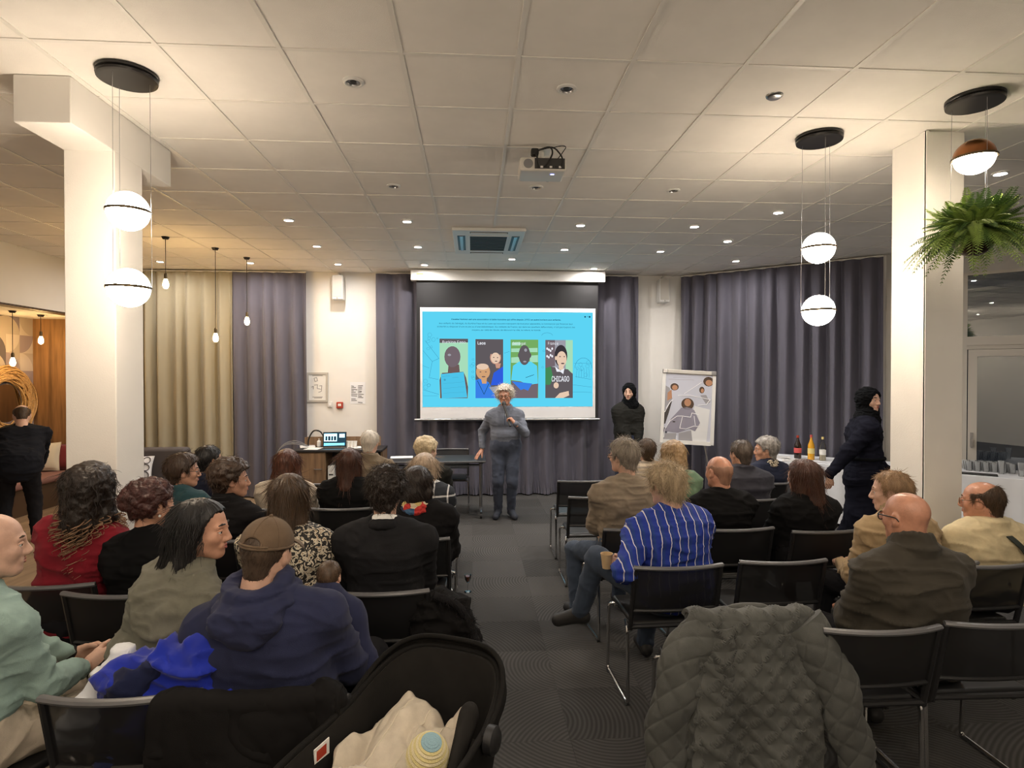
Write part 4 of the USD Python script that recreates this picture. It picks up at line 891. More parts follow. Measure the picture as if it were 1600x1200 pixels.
# ------------------------------------------------------------------ chairs
def chair_parts(o):
    W = .245
    seat = rbox(-.225, .225, -.20, .225, .435, .472, .016)
    obj('seat', seat, 'black_plastic', o, 40)
    def by(x, z): return -.225 - .085 * (z - .45) / .37 - .045 * (1 - (x / W) ** 2) * min(1, max(0, (z - .45) / .2))
    xs = np.linspace(-W, W, 15); zs = np.linspace(.565, .80, 5)
    P = np.array([[[x, by(x, z), z] for x in xs] for z in zs]); obj('back_mesh', slab(P, .004), 'chair_mesh', o, 60)
    for sx in (-1, 1): obj('back_upright', tube([(sx * W, by(W, z) , z) for z in np.linspace(.44, .805, 8)], .0145, 8), 'black_plastic', o, 40)
    for z, r, nm, m in ((.812, .0165, 'top_rim', 'rim_plastic'), (.555, .012, 'lower_rail', 'black_plastic'), (.455, .014, 'bottom_rail', 'black_plastic')): 
        t_ = tube([(x, by(x, z), z) for x in np.linspace(-W - .008, W + .008, 17)], r, 8)
        if nm == 'top_rim': V = t_.vertices; V[:, 2] = .812 + (V[:, 2] - .812) * .75
        obj(nm, t_, m, o, 40)
    for sx in (-1, 1):
        x = sx * .255
        path = bend([(sx * .235, -.10, .44), (x, -.20, .43), (x, -.215, .012), (x, .215, .012), (x, .19, .43), (sx * .2, .17, .44)], .03)
        obj('sled_leg', tube(path, .0105, 8), 'chrome', o, 40)
        for yy in (-.19, .19): obj('foot_glide', bx(x - .012, x + .012, yy - .02, yy + .02, .0005, .006), 'rubber', o)
    for yy in (-.12, .15): obj('under_bar', tube([(-.235, yy, .432), (.235, yy, .432)], .009, 6), 'chrome', o)
chair0 = None
def chair(label, x, y, rz=0.0, group=None):
    global chair0
    if chair0 is None:
        chair0 = thing('mesh_chair', label, 'chair', (x, y, 0), rz or 1e-6, group); chair_parts(chair0); return chair0
    return dup(chair0, label, (x, y, 0), rz, group)
def chair_at(label, px, py, rz=0.0, bulge=.325, z=.82):
    """px, py: the middle of the top rim."""
    q = at(px, py, z=z); x, y = q[0], q[1]
    return chair(label, x - math.sin(rz) * bulge, y + math.cos(rz) * bulge, rz)
# ------------------------------------------------------------------ figures: smooth bodies from distance fields
def nets(D, ax):
    """Surface nets: the zero surface of D (negative inside) on the grid with the axes ax."""
    S = D < 0; n = np.array(D.shape); nc = n - 1; acc = np.zeros((nc.prod(), 3)); cnt = np.zeros(nc.prod()); quads = []
    h = np.array([a[1] - a[0] for a in ax]); o = np.array([a[0] for a in ax])
    def cid(i): return (i[:, 0] * nc[1] + i[:, 1]) * nc[2] + i[:, 2]
    for k in range(3):
        sa = [slice(None)] * 3; sb = [slice(None)] * 3; sa[k] = slice(None, -1); sb[k] = slice(1, None)
        A, B = S[tuple(sa)], S[tuple(sb)]; idx = np.argwhere(A != B)
        if not len(idx): continue
        da = D[tuple(sa)][tuple(idx.T)]; db = D[tuple(sb)][tuple(idx.T)]; t = da / (da - db)
        p = idx.astype(float); p[:, k] += t
        i1, i2 = (k + 1) % 3, (k + 2) % 3; ids = []
        for u, v in ((0, 0), (1, 0), (1, 1), (0, 1)):
            c = idx.copy(); c[:, i1] -= u; c[:, i2] -= v; ids.append(c)
        ok = np.all([(c >= 0).all(1) & (c < nc).all(1) for c in ids], axis=0)
        ids = [cid(c[ok]) for c in ids]; p = p[ok]
        for c in ids:
            for q in range(3): acc[:, q] += np.bincount(c, p[:, q], len(acc))
            cnt += np.bincount(c, minlength=len(cnt))
        f = np.stack(ids, 1); ins = da[ok] < 0; f[~ins] = f[~ins][:, ::-1]; quads.append(f)
    q = np.vstack(quads); used = np.flatnonzero(cnt); rm = np.full(len(cnt), -1); rm[used] = np.arange(len(used))
    V = acc[used] / cnt[used][:, None] * h + o; q = rm[q]
    m = trimesh.Trimesh(V, np.vstack([q[:, [0, 2, 1]], q[:, [0, 3, 2]]]), process=False)
    return m

class Vol:
    def __init__(s, lo, hi, h):
        s.ax = [np.arange(a, b + h, h, dtype=np.float32) for a, b in zip(lo, hi)]; s.h = h; s.D = np.full([len(a) for a in s.ax], .5, np.float32)
    def win(s, lo, hi):
        sl = tuple(slice(max(0, int((l - a[0]) / s.h)), max(0, int((u - a[0]) / s.h) + 2)) for a, l, u in zip(s.ax, lo, hi))
        return sl, [a[q] for a, q in zip(s.ax, sl)]
    def comb(s, sl, d, k, op):
        a = s.D[sl]
        if op == 'u':
            if k <= 0: s.D[sl] = np.minimum(a, d); return
            h = np.clip(.5 + .5 * (a - d) / k, 0, 1); s.D[sl] = a + (d - a) * h - k * h * (1 - h)
        else:
            d = -d; h = np.clip(.5 - .5 * (a - d) / max(k, 1e-5), 0, 1); s.D[sl] = a + (d - a) * h + k * h * (1 - h)
    def rc(s, a, b, ra, rb=None, k=.02, op='u', sq=None):
        """A rounded cone from a to b; sq = (direction, factor) flattens it along a direction."""
        a, b = np.asarray(a, float), np.asarray(b, float); rb = ra if rb is None else rb; r = max(ra, rb) + k + 2 * s.h
        sl, (X, Y, Z) = s.win(np.minimum(a, b) - r, np.maximum(a, b) + r)
        if not (len(X) and len(Y) and len(Z)): return
        v = b - a; L = v @ v + 1e-12
        X, Y, Z = X[:, None, None] - a[0], Y[None, :, None] - a[1], Z[None, None, :] - a[2]
        t = np.clip((X * v[0] + Y * v[1] + Z * v[2]) / L, 0, 1)
        px, py, pz = X - t * v[0], Y - t * v[1], Z - t * v[2]
        q = px * px + py * py + pz * pz
        if sq is not None:
            e = px * sq[0][0] + py * sq[0][1] + pz * sq[0][2]; q = q + e * e * (sq[1] ** 2 - 1)
        s.comb(sl, (np.sqrt(q) - (ra + (rb - ra) * t)).astype(np.float32), k, op)
    def ell(s, c, r, k=.02, op='u'):
        c, r = np.asarray(c, float), np.asarray(r, float); g = k + 2 * s.h
        sl, (X, Y, Z) = s.win(c - r - g, c + r + g)
        if not (len(X) and len(Y) and len(Z)): return
        X, Y, Z = (X[:, None, None] - c[0]), (Y[None, :, None] - c[1]), (Z[None, None, :] - c[2])
        k0 = np.sqrt((X / r[0]) ** 2 + (Y / r[1]) ** 2 + (Z / r[2]) ** 2); k1 = np.sqrt((X / r[0] ** 2) ** 2 + (Y / r[1] ** 2) ** 2 + (Z / r[2] ** 2) ** 2) + 1e-9
        s.comb(sl, (k0 * (k0 - 1) / k1).astype(np.float32), k, op)
    def cut(s, f):
        X, Y, Z = np.meshgrid(*s.ax, indexing='ij'); s.D = np.maximum(s.D, f(X, Y, Z)).astype(np.float32)
    def mesh(s): return nets(s.D, s.ax)

def rot(yaw=0, pitch=0, roll=0):
    """yaw turns to the figure's left, pitch nods down, roll tilts the head to its right shoulder."""
    cz, sz, cx, sx_, cy, sy_ = math.cos(yaw), math.sin(yaw), math.cos(-pitch), math.sin(-pitch), math.cos(roll), math.sin(roll)
    return np.array([[cz, -sz, 0], [sz, cz, 0], [0, 0, 1]]) @ np.array([[1, 0, 0], [0, cx, -sx_], [0, sx_, cx]]) @ np.array([[cy, 0, sy_], [0, 1, 0], [-sy_, 0, cy]])

def wrinkle(m, amp, f, seed, octaves=3):
    v = m.vertices; f = np.asarray(f, float); w = meshkit.noise(v * f * .6 + 5, seed + 3)[:, None] * [1.6, 1.2, .8]
    cr = 1 - np.abs(2 * meshkit.noise(v * f * [.9, .9, 1.5] + w, seed + 9) - 1); cr2 = 1 - np.abs(2 * meshkit.noise(v * f * [1.9, 1.9, 2.6] + w * 1.7, seed + 17) - 1)
    d = amp * (1.5 * (meshkit.fbm(v * f, octaves, seed) - .5) - 1.25 * (cr ** 5 - .17) - .6 * (cr2 ** 5 - .17))
    m.vertices = v + m.vertex_normals * d[:, None]; return m

_heads = {}
def head_mesh(kind, h):
    """A bare head and neck about the point between the eyes (x right, y forward, z up)."""
    if (kind, h) in _heads: return _heads[kind, h].copy()
    V = Vol((-.11, -.14, -.24), (.11, .15, .14), h); ml = kind in 'mo'
    V.ell((0, -.012, .030), (.077, .098, .084), 0)
    V.ell((0, .026, -.035), (.060, .062, .078), .03)
    for sg in (-1, 1):
        V.rc((sg * .050, -.006, -.045), (sg * .020, .060, -.097), .021 if ml else .017, .017 if ml else .014, .03)
        V.ell((sg * .038, .056, -.026), (.024, .024, .022), .025)
        V.rc((sg * .012, .083, .022), (sg * .042, .072, .020), .011 if ml else .008, .008, .015)
        V.ell((sg * .032, .096, .000), (.019, .017, .0125), .012, 'd')
        V.rc((sg * .018, .078, -.008), (sg * .046, .071, -.006), .0075, .006, .008)
        V.ell((sg * .012, .096, -.036), (.010, .011, .009), .008)
        V.ell((sg * .0775, -.010, -.006), (.010, .021, .033), .006)
        V.ell((sg * .072, .004, -.032), (.009, .010, .010), .008)
        V.ell((sg * .087, -.006, -.002), (.006, .011, .019), .004, 'd')
    V.rc((0, .086, .010), (0, .107, -.030), .0095, .0125 if ml else .0105, .014)
    V.ell((0, .066, -.094), (.024 if ml else .019, .024, .020), .025)
    V.ell((0, .082, -.062), (.027, .014, .014), .015)
    V.rc((-.022, .094, -.0625), (.022, .094, -.0625), .0022, .0022, .004, 'd')
    nr = .056 if ml else .047
    V.rc((0, -.030, -.05), (0, -.042, -.22), nr, nr * 1.08, .035)
    if kind == 'o':                                      # older: lines across brow and cheek
        for z in (.062, .076): V.rc((-.03, .078, z), (.03, .078, z), .0015, .0015, .006, 'd')
        for sg in (-1, 1): V.rc((sg * .020, .098, -.036), (sg * .034, .080, -.07), .002, .002, .007, 'd')
    m = V.mesh(); _heads[kind, h] = m; return m.copy()

_feat = {}
def features():
    """Lips, eyes, irises and brows of the head, in its frame."""
    if _feat: return _feat
    V = Vol((-.04, .06, -.09), (.04, .12, -.04), .002)
    for a, b in ((-.024, -.008), (-.009, 0), (0, .009), (.008, .024)): pass
    V.rc((-.021, .0865, -.061), (0, .0945, -.0575), .0025, .0048, .004); V.rc((.021, .0865, -.061), (0, .0945, -.0575), .0025, .0048, .004)
    V.rc((-.018, .087, -.0655), (0, .0945, -.0685), .003, .0058, .004); V.rc((.018, .087, -.0655), (0, .0945, -.0685), .003, .0058, .004)
    V.rc((-.022, .096, -.0628), (.022, .096, -.0628), .001, .001, .003, 'd')
    _feat['lips'] = V.mesh()
    for sg, q in ((-1, 'l'), (1, 'r')):
        e = trimesh.creation.icosphere(2, .0122); e.apply_translation([sg * .032, .0745, .000]); _feat['eye' + q] = e
        i = trimesh.creation.icosphere(1, .0066); i.apply_scale([1, .5, 1]); i.apply_translation([sg * .032, .0845, .0]); _feat['iris' + q] = i
        l = Vol((sg * .032 - .022, .055, -.015), (sg * .032 + .022, .10, .022), .002); l.rc((sg * .017, .079, .0042), (sg * .032, .0848, .0068), .0036, .0050, .004); l.rc((sg * .032, .0848, .0068), (sg * .048, .074, .0035), .0050, .0028, .004); l.rc((sg * .018, .079, -.0075), (sg * .032, .0835, -.0105), .0024, .003, .003); l.rc((sg * .032, .0835, -.0105), (sg * .047, .074, -.006), .003, .002, .003); _feat['lid' + q] = l.mesh()
        b = Vol((sg * .032 - .03, .05, .01), (sg * .032 + .03, .11, .05), .002); b.rc((sg * .013, .0900, .0275), (sg * .034, .0865, .031), .0034, .0036, .004); b.rc((sg * .034, .0865, .031), (sg * .050, .071, .0240), .0036, .0018, .004); _feat['brow' + q] = b.mesh()
    return _feat

_hands = {}
def hand_mesh(pose, side, h=.0033):
    """A hand with the wrist at the origin, fingers along +y, palm facing -z; side 'r' has its thumb at -x."""
    if (pose, side) not in _hands:
        curl, th, spread = dict(flat=(.10, .25, .06), relaxed=(.42, .35, .03), grip=(.85, .75, .02), clasp=(.72, .5, .01))[pose]
        V = Vol((-.10, -.05, -.10), (.075, .21, .05), h)
        V.rc((0, -.03, 0), (0, .02, 0), .025, .027, .01, sq=((0, 0, 1), 1.25))
        for x in (-.026, -.009, .009, .025): V.rc((x * .6, .018, 0), (x, .088, .002), .017, .0115, .012)
        V.rc((-.018, .02, -.006), (-.034, .048, -.012), .018, .014, .012)
        for x, L, r in ((-.029, .072, .0088), (-.0095, .081, .0092), (.0098, .076, .0088), (.0275, .059, .0078)):
            p = np.array([x, .088, .002]); a = 0.0; sp = x * spread * 20 * .3
            for j, (fr, ca) in enumerate(((.45, 1.0), (.31, 1.15), (.24, .8))):
                a += curl * ca; d = np.array([math.sin(sp), math.cos(a) * math.cos(sp), -math.sin(a)]); q = p + d * L * fr
                V.rc(p, q, r * (1 - .08 * j), r * (.93 - .09 * j), .003); p = q
        p = np.array([-.034, .046, -.012]); d = np.array([-.62 + .5 * th, .72, -.15 - .55 * th]); d /= np.linalg.norm(d); q = p + d * .036
        V.rc(p, q, .0125, .0105, .006); d2 = d + np.array([.35 * th + .1, .1, -.30 * th]); d2 /= np.linalg.norm(d2); V.rc(q, q + d2 * .028, .0102, .0085, .004)
        m = V.mesh()
        if side == 'l': m.vertices = m.vertices * [-1, 1, 1]; m.invert()
        _hands[pose, side] = m
    return _hands[pose, side].copy()

def ik(a, b, l1, l2, pole):
    a, b = np.asarray(a, float), np.asarray(b, float); v = b - a; d = np.linalg.norm(v); dir_ = v / d
    if d > (l1 + l2) * .995: f = d / ((l1 + l2) * .995); l1, l2 = l1 * f, l2 * f
    x = (l1 ** 2 - l2 ** 2 + d * d) / (2 * d); hh = math.sqrt(max(1e-6, l1 ** 2 - x * x)); pole = np.asarray(pole, float); nn = pole - dir_ * (pole @ dir_); nn /= np.linalg.norm(nn) + 1e-9
    return a + dir_ * x + nn * hh

def hair_mesh(st, h):
    """The hair volume of a style, in the head's frame; also returns how strands flow."""
    t = st.get('t', .014); style = st['style']; lo, hi = (-.17, -.21, -.50), (.17, .16, .19)
    if style in ('short', 'balding', 'curly'): lo = (-.13 - t, -.16 - t, -.16)
    hi = (.13 + t, .14 + t, .14 + t) if style in ('short', 'balding', 'curly') else hi
    if style in ('short', 'balding', 'curly'): lo = (-.13 - t, -.16 - t, -.16)
    V = Vol(lo, hi, h)
    V.ell((0, -.014, .030), (.077 + t, .098 + t, .084 + t), 0)
    V.rc((0, -.055, .01), (0, -.050, -.06), .060 + t * .6, .048 + t * .5, .02)
    rec = st.get('rec', 0.0)
    yk = np.array([-.30, -.06, -.028, -.012, .006, .026, .034, .046 - rec * .4, .064 - rec, .092 - rec]); zk = np.array([-.092, -.090, -.045, .022, .020, -.012, .03, .045, .068, .086])
    nape = st.get('nape', -.092); zk[0] = zk[1] = nape
    if style in ('long', 'bob'): zk[2:6] = [-.09, -.08, -.06, -.03]
    def line(X, Y, Z):
        j = .006 * np.sin(X * 160 + Y * 130)
        f = np.interp(Y, yk, zk) + j - Z
        return f * .8
    if style == 'balding':
        V.cut(line); zt = st.get('ztop', .055); yb = st.get('yback', -.06)
        V.cut(lambda X, Y, Z: (Z - zt - (.85 * np.maximum(0, -Y - .025) if st.get('crown') else 0) + .003 * np.sin(X * 90 + Y * 70) + .0015 * np.sin(Y * 210 - Z * 90)))
    else:
        V.cut(line)
    L = st.get('len', .28); w = st.get('w', 1.0)
    if style in ('long', 'bob'):
        V.rc((0, -.062, .02), (0, -.088, -L * .55), .074 * w + t * .6, .066 * w, .03); V.rc((0, -.088, -L * .55), (st.get('sway', 0), -.108, -L), .066 * w, .040 * w, .03)
        for sg in (-1, 1):
            V.rc((sg * .068, -.02, .03), (sg * .074 * w, -.034, -L * .5), .030 + t * .4, .034 * w, .03); V.rc((sg * .074 * w, -.034, -L * .5), (sg * .078 * w + st.get('sway', 0), -.055, -L * .93), .034 * w, .020, .03)
        if st.get('front', True):
            for sg in (-1, 1): V.rc((sg * .070, .012, .045), (sg * .083, .012, -.07), .018 + t * .3, .016, .02)
    if st.get('bun'): V.ell(st['bun'], (.052, .048, .048), .02)
    if style == 'curly':
        V.ell((0, -.03, .05), (.085 + t, .10 + t, .075 + t), .03)
        V.cut(line)
    m = V.mesh(); v = m.vertices
    az = np.arctan2(v[:, 0], v[:, 1] + .03); ra = np.hypot(v[:, 0], v[:, 1] + .03)
    amp, sd = st.get('amp', .004), st.get('seed', 1)
    if style == 'curly' or st.get('curl'):
        d = amp * 2.4 * (meshkit.fbm(v * 34, 3, sd) - .5)
    else:
        q = np.column_stack([np.cos(az) * 9, np.sin(az) * 9, v[:, 2] * 9 + ra * 7])
        d = amp * 2 * (meshkit.fbm(q * [2.4, 2.4, .8], 3, sd) - .5) + amp * 1.3 * (meshkit.fbm(v * 17, 2, sd + 7) - .5)
    m.vertices = v + m.vertex_normals * d[:, None]
    return m

def strands(m, st, N, rg):
    """Loose strands lying along the hair."""
    tri = m.area_faces.copy(); cen = m.triangles_center
    if st['style'] in ('long', 'bob'): tri[(cen[:, 1] > .045) | (cen[:, 2] > .105)] *= .02
    pk = rg.choice(len(tri), N, p=tri / tri.sum()); b = rg.dirichlet((1, 1, 1), N); P = (m.triangles[pk] * b[:, :, None]).sum(1); Nn = m.face_normals[pk]
    cr = np.array([0, -.045, .115]); down = np.array([0, 0, -1.0]); away = P - cr; away /= np.linalg.norm(away, axis=1)[:, None] + 1e-9
    flow = away * .9 + down * (.6 if st['style'] != 'short' else .3) + rg.normal(0, st.get('mess', .25), (N, 3))
    fr_ = np.clip((P[:, 1] - .0) / .06, 0, 1) * (1.0 if st['style'] in ('long', 'bob', 'curly') else .5); flow = flow + fr_[:, None] * np.array([0, -1.8, 0]) + (fr_ * np.sign(P[:, 0]))[:, None] * np.array([.6, 0, 0])
    if st.get('sweep') is not None: flow = flow + np.asarray(st['sweep'])
    T = flow - Nn * (flow * Nn).sum(1)[:, None]; T /= np.linalg.norm(T, axis=1)[:, None] + 1e-9
    L = st.get('sl', .035) * rg.uniform(.6, 1.3, N); lift = st.get('lift', .10) * rg.uniform(.2, 1.6, N); B = np.cross(Nn, T); k = 5; out = np.zeros((N, k, 3)); R = .105 if st['style'] not in ('long', 'bob') else .35; cu = st.get('curl', 0.0)
    for j, s in enumerate(np.linspace(0, 1, k)):
        d = (L * s)[:, None]; out[:, j] = P + T * d + Nn * (-.002 + lift[:, None] * d - d ** 2 / (2 * R)) + (B * np.sin(s * 5 + pk[:, None]) + Nn * (np.cos(s * 5 + pk[:, None]) * .5 + .5)) * cu * s
    return out

def add_curves(path, C, m, w):
    c = UsdGeom.BasisCurves.Define(stage, path); N, k = C.shape[:2]
    c.CreateTypeAttr('linear'); c.CreatePointsAttr(Vt.Vec3fArray.FromNumpy(C.reshape(-1, 3).astype(np.float32))); c.CreateCurveVertexCountsAttr(Vt.IntArray.FromNumpy(np.full(N, k, np.int32)))
    c.CreateWidthsAttr(Vt.FloatArray.FromNumpy(np.tile(np.linspace(w, w * .3, k), N).astype(np.float32))); c.SetWidthsInterpolation('vertex')
    UsdShade.MaterialBindingAPI.Apply(c.GetPrim()).Bind(M[m]); tag(c, kind='stuff'); return c

def loc2(m, R, t): m.vertices = m.vertices @ R.T + t; return m

def hands_rot(fd, pn):
    fd = np.asarray(fd, float); fd /= np.linalg.norm(fd); z = -np.asarray(pn, float); z -= fd * (z @ fd); z /= np.linalg.norm(z); return np.column_stack([np.cross(fd, z), fd, z])

seed_ = [100]
def person(label, hp, Zc, heading=0.0, lean=.04, side=0.0, kind='m', skin='skin_warm', hair=None, hairm='hair_brown', top='black', inf=.016, wr=None, wrw=None, bottom='trousers_dark', head=(0, 0, 0), stand=None, near=False, bulk=1.0, sw=1.0, hands=None, collar=None, with_chair=None, legs=None, shoe='shoe_dark', hem=None, group=None, wfreq=(7, 7, 10), wamp=.009, face=True, ztop=None, sleeve=1.0, hs=1.0, ears=True, skirt=None, irism='iris_dark', nm='person'):
    seed_[0] += 1; sd = seed_[0]; rg = np.random.default_rng(sd)
    T = at(hp[0], hp[1], Zc=Zc) if not isinstance(hp, np.ndarray) else hp
    Rz = np.array([[math.cos(heading), -math.sin(heading), 0], [math.sin(heading), math.cos(heading), 0], [0, 0, 1]])
    Rh = rot(*head)
    def upper(s):
        """Joints above the hips, for the upper-body scale s."""
        A = rot(0, lean, side); P = np.array([0, 0, .59 if stand is None else stand.get('hip', .93)])
        def U(x, y, z): return P + A @ np.array([x, y, z]) * np.array([1, 1, 1]) * 1.0
        J = dict(P=P, W=U(0, -.012, .15 * s), C=U(0, -.022, .30 * s), N=U(0, -.022, .435 * s)); 
        for sg, q in ((-1, 'l'), (1, 'r')): J['s' + q] = U(sg * .175 * sw, -.02, .385 * s)
        J['H'] = U(0, .022, .435 * s) + np.array([0, 0, .205 * hs * (.55 + .45 * s)]); J['A'] = A
        return J
    topz = lambda J: (J['H'] + Rh @ np.array([0, -.01, .114 + (hair or {}).get('t', 0) * .9]) * hs)
    s = 1.0
    for _ in range(4):
        J = upper(s); e = T[2] - topz(J)[2]; s = float(np.clip(s + e / .52, .72, 1.22)); 
    J = upper(s); off = Rz @ topz(J); base = np.array([T[0] - off[0], T[1] - off[1], 0])
    if stand and 'foot' in stand: pass
    toL = lambda p: Rz.T @ (np.asarray(p, float) - base)
    al = (.285, .255)
    for sg, q in ((-1, 'l'), (1, 'r')):
        w_ = (wr or {}).get(q, (sg * .10, .34, .655) if stand is None else (sg * .25, .06, J['P'][2] - .08)); w_ = np.array(w_, float)
        if wrw and q in wrw: w_ = toL(wrw[q])
        J['w' + q] = w_; J['e' + q] = ik(J['s' + q], w_, *al, (sg * .55, -.7, -.6))
        hpj = J['P'] + np.array([sg * .092, .0, -.02]); J['h' + q] = hpj
        if stand is None: an = np.array((legs or {}).get('a' + q, (sg * .13, .42, .085))); pole = np.array((legs or {}).get('p' + q, (sg * .1, .8, 1.0))); ll = (.45, .43)
        else: an = np.array(stand.get('a' + q, (sg * .09, 0, .085))); pole = np.array((sg * .05, 1.0, 0)); ll = ((J['P'][2] - .1) * .53, (J['P'][2] - .1) * .5)
        J['a' + q] = an; J['k' + q] = ik(hpj, an, *ll, pole); J['t' + q] = an + np.array((legs or stand or {}).get('t' + q, (sg * .025, .16, -.045)))
        J['ll' + q] = ll
    fwd = J['A'] @ np.array([0, 1, 0])
    root = thing(nm, label, 'person', base, heading, group)
    b = bulk; xx = J['A'] @ np.array([1.0, 0, 0])
    def torso(V, g, full=True):
        V.rc(J['P'] - xx * .075, J['P'] + xx * .075, .108 * b + g, None, .05)
        V.rc(J['W'] - xx * .07 * b + fwd * .01, J['W'] + xx * .07 * b + fwd * .01, .106 * b + g, None, .06)
        V.rc(J['C'] - xx * .082, J['C'] + xx * .082, .108 * min(b, 1.12) + g, None, .06)
        for q in 'lr': V.rc(J['N'] + np.array([0, 0, .035]), J['s' + q], .05 + g * .5, .060 + g, .05)
        V.rc(J['C'] + (J['N'] - J['C']) * .5 - xx * .09, J['C'] + (J['N'] - J['C']) * .5 + xx * .09, .088 * min(b, 1.1) + g, None, .06)
    def arms(V, g, end=1.0):
        for q in 'lr':
            V.rc(J['s' + q], J['e' + q], .051 * (.6 + .4 * b) + g, .041 + g, .035); w_ = J['e' + q] + (J['w' + q] - J['e' + q]) * end; V.rc(J['e' + q], w_, .041 + g, .028 + .6 * g, .02)
    def legs_(V, g, foot=False, shin=1.0):
        for q in 'lr':
            V.rc(J['h' + q], J['k' + q], .082 * (.5 + .5 * b) + g, .056 + g, .04); e_ = J['k' + q] + (J['a' + q] - J['k' + q]) * shin; V.rc(J['k' + q], e_, .056 + g, .038 + g, .03)
    pts = np.array([J[k] for k in ('P', 'W', 'C', 'N', 'sl', 'sr', 'el', 'er', 'wl', 'wr', 'hl', 'hr', 'kl', 'kr', 'al', 'ar', 'tl', 'tr')])
    # body: one continuous skin surface
    V = Vol(pts.min(0) - .16, pts.max(0) + .17, .02); torso(V, 0); arms(V, 0); legs_(V, 0)
    for q in 'lr': V.rc(J['a' + q], J['t' + q], .036, .024, .03)
    Hh = J['H']; neckp = J['N']; V.rc(J['N'], Hh + Rh @ np.array([0, -.03, -.07]) * hs, .05, .045, .02)
    body = V.mesh(); hd = head_mesh(kind, .0042 if near else .0062); hd.vertices *= hs; loc2(hd, Rh, Hh)
    mm = [body, hd]; hands = hands or {}
    hp_ = {}
    for sg, q in ((-1, 'l'), (1, 'r')):
        hz = hands.get(q, ('relaxed', None, None)); fd = J['w' + q] - J['e' + q]; fd = fd / np.linalg.norm(fd); fd = np.asarray(hz[1] if hz[1] is not None else fd, float); fd = Rz.T @ fd if hz[1] is not None else fd
        pn = np.array(hz[2] if hz[2] is not None else (-sg * .5, 0, -1.0), float); pn = Rz.T @ pn if hz[2] is not None else pn
        R = hands_rot(fd, pn); hm = hand_mesh(hz[0], q); hm.vertices *= (1.0 if kind != 'f' else .93) * (1 if hs > .9 else hs); loc2(hm, R, J['w' + q]); mm.append(hm); hp_[q] = (R, J['w' + q])
    obj('body', cat_(mm), skin, root, True)
    if face:
        f = features(); fr = lambda k: loc2(trimesh.Trimesh(f[k].vertices * hs, f[k].faces, process=False), Rh, Hh)
        obj('lips', fr('lips'), 'lips' if kind == 'f' else 'lips_pale', root, True)
        for q in 'lr':
            e = obj('eye', fr('eye' + q), 'eye_white', root, True); obj('iris', fr('iris' + q), irism, e, True); obj('eyelid', fr('lid' + q), skin, root, True)
            obj('eyebrow', fr('brow' + q), hairm if hairm in M else 'hair_brown', root, True)
    # trousers
    res = .0125 if near else .017
    V = Vol(pts.min(0) - .16, pts.max(0) + .17, res); g = .016
    lg = np.array([J[k] for k in ('P', 'hl', 'hr', 'kl', 'kr', 'al', 'ar')]); V = Vol(lg.min(0) - .17, lg.max(0) + .17, res)
    V.rc(J['P'] - xx * .075, J['P'] + xx * .075, .108 * b + g, None, .05); V.rc(J['P'] + (J['W'] - J['P']) * .3 - xx * .07, J['P'] + (J['W'] - J['P']) * .3 + xx * .07, .106 * b + g, None, .05); legs_(V, g, shin=.97)
    if skirt:
        V.rc(J['P'], (J['kl'] + J['kr']) / 2, .17, .20, .08); V.rc((J['kl'] + J['kr']) / 2, (J['al'] + J['ar']) / 2 + [0, 0, .06], .20, .16, .08)
    obj('trousers' if not skirt else 'long_skirt', wrinkle(V.mesh(), .006, (9, 9, 7), sd), bottom, root, True)
    for q in 'lr':
        V = Vol(np.minimum(J['a' + q], J['t' + q]) - .08, np.maximum(J['a' + q], J['t' + q]) + .09, .008); dv = J['t' + q] - J['a' + q]; heel = J['a' + q] - dv * .22 + [0, 0, -.02]
        V.rc(J['a' + q] + [0, 0, .01], heel + [0, 0, -.02], .042, .036, .02); V.rc(heel + [0, 0, -.01], J['t' + q], .040, .036, .02); V.rc(J['a' + q] + dv * .2, J['t' + q] + [0, 0, .0], .044, .038, .02)
        if stand is not None or J['a' + q][2] < .10: V.cut(lambda X, Y, Z: .004 - Z)
        so = obj('shoe', V.mesh(), shoe, root, True)
        if stand is not None: obj('sole', tube([heel + [0, -.0, -.045 + .02], (heel + J['t' + q]) / 2 + [0, 0, -.045 + .02], J['t' + q] + [0, 0, -.02]], [.034, .036, .034], 8), 'paper', so, True) if shoe == 'shoe_white_sole' else None
    # top
    ar = np.array([J[k] for k in ('P', 'W', 'C', 'N', 'sl', 'sr', 'el', 'er', 'wl', 'wr')]); res = .0105 if near else .0155
    V = Vol(ar.min(0) - .25, ar.max(0) + .22, res); torso(V, inf); arms(V, inf * .9, sleeve * .985)
    if skirt == 'coat' or (stand and stand.get('coat')):
        V.rc(J['P'] + [0, 0, -.0], J['P'] + [0, 0, -.05], .17, .19, .06)
    cc = Hh + Rh @ np.array([0, -.035, -.135]) * hs; cc = J['N'] * .5 + cc * .5
    def ring(rad, dz, tilt, r_, n_=14, k=.015, c=cc, yo=0.0, asy=0):
        a = np.arange(n_) * 2 * PI / n_; q = np.column_stack([np.cos(a) * rad, np.sin(a) * rad + yo, dz - np.sin(a) * 0 + np.sin(a) * tilt])
        q = q @ J['A'].T + c
        for i in range(n_): V.rc(q[i], q[(i + 1) % n_], r_ * (1 + asy * max(0, -math.sin(a[i]))), r_ * (1 + asy * max(0, -math.sin(a[(i + 1) % n_]))), k)
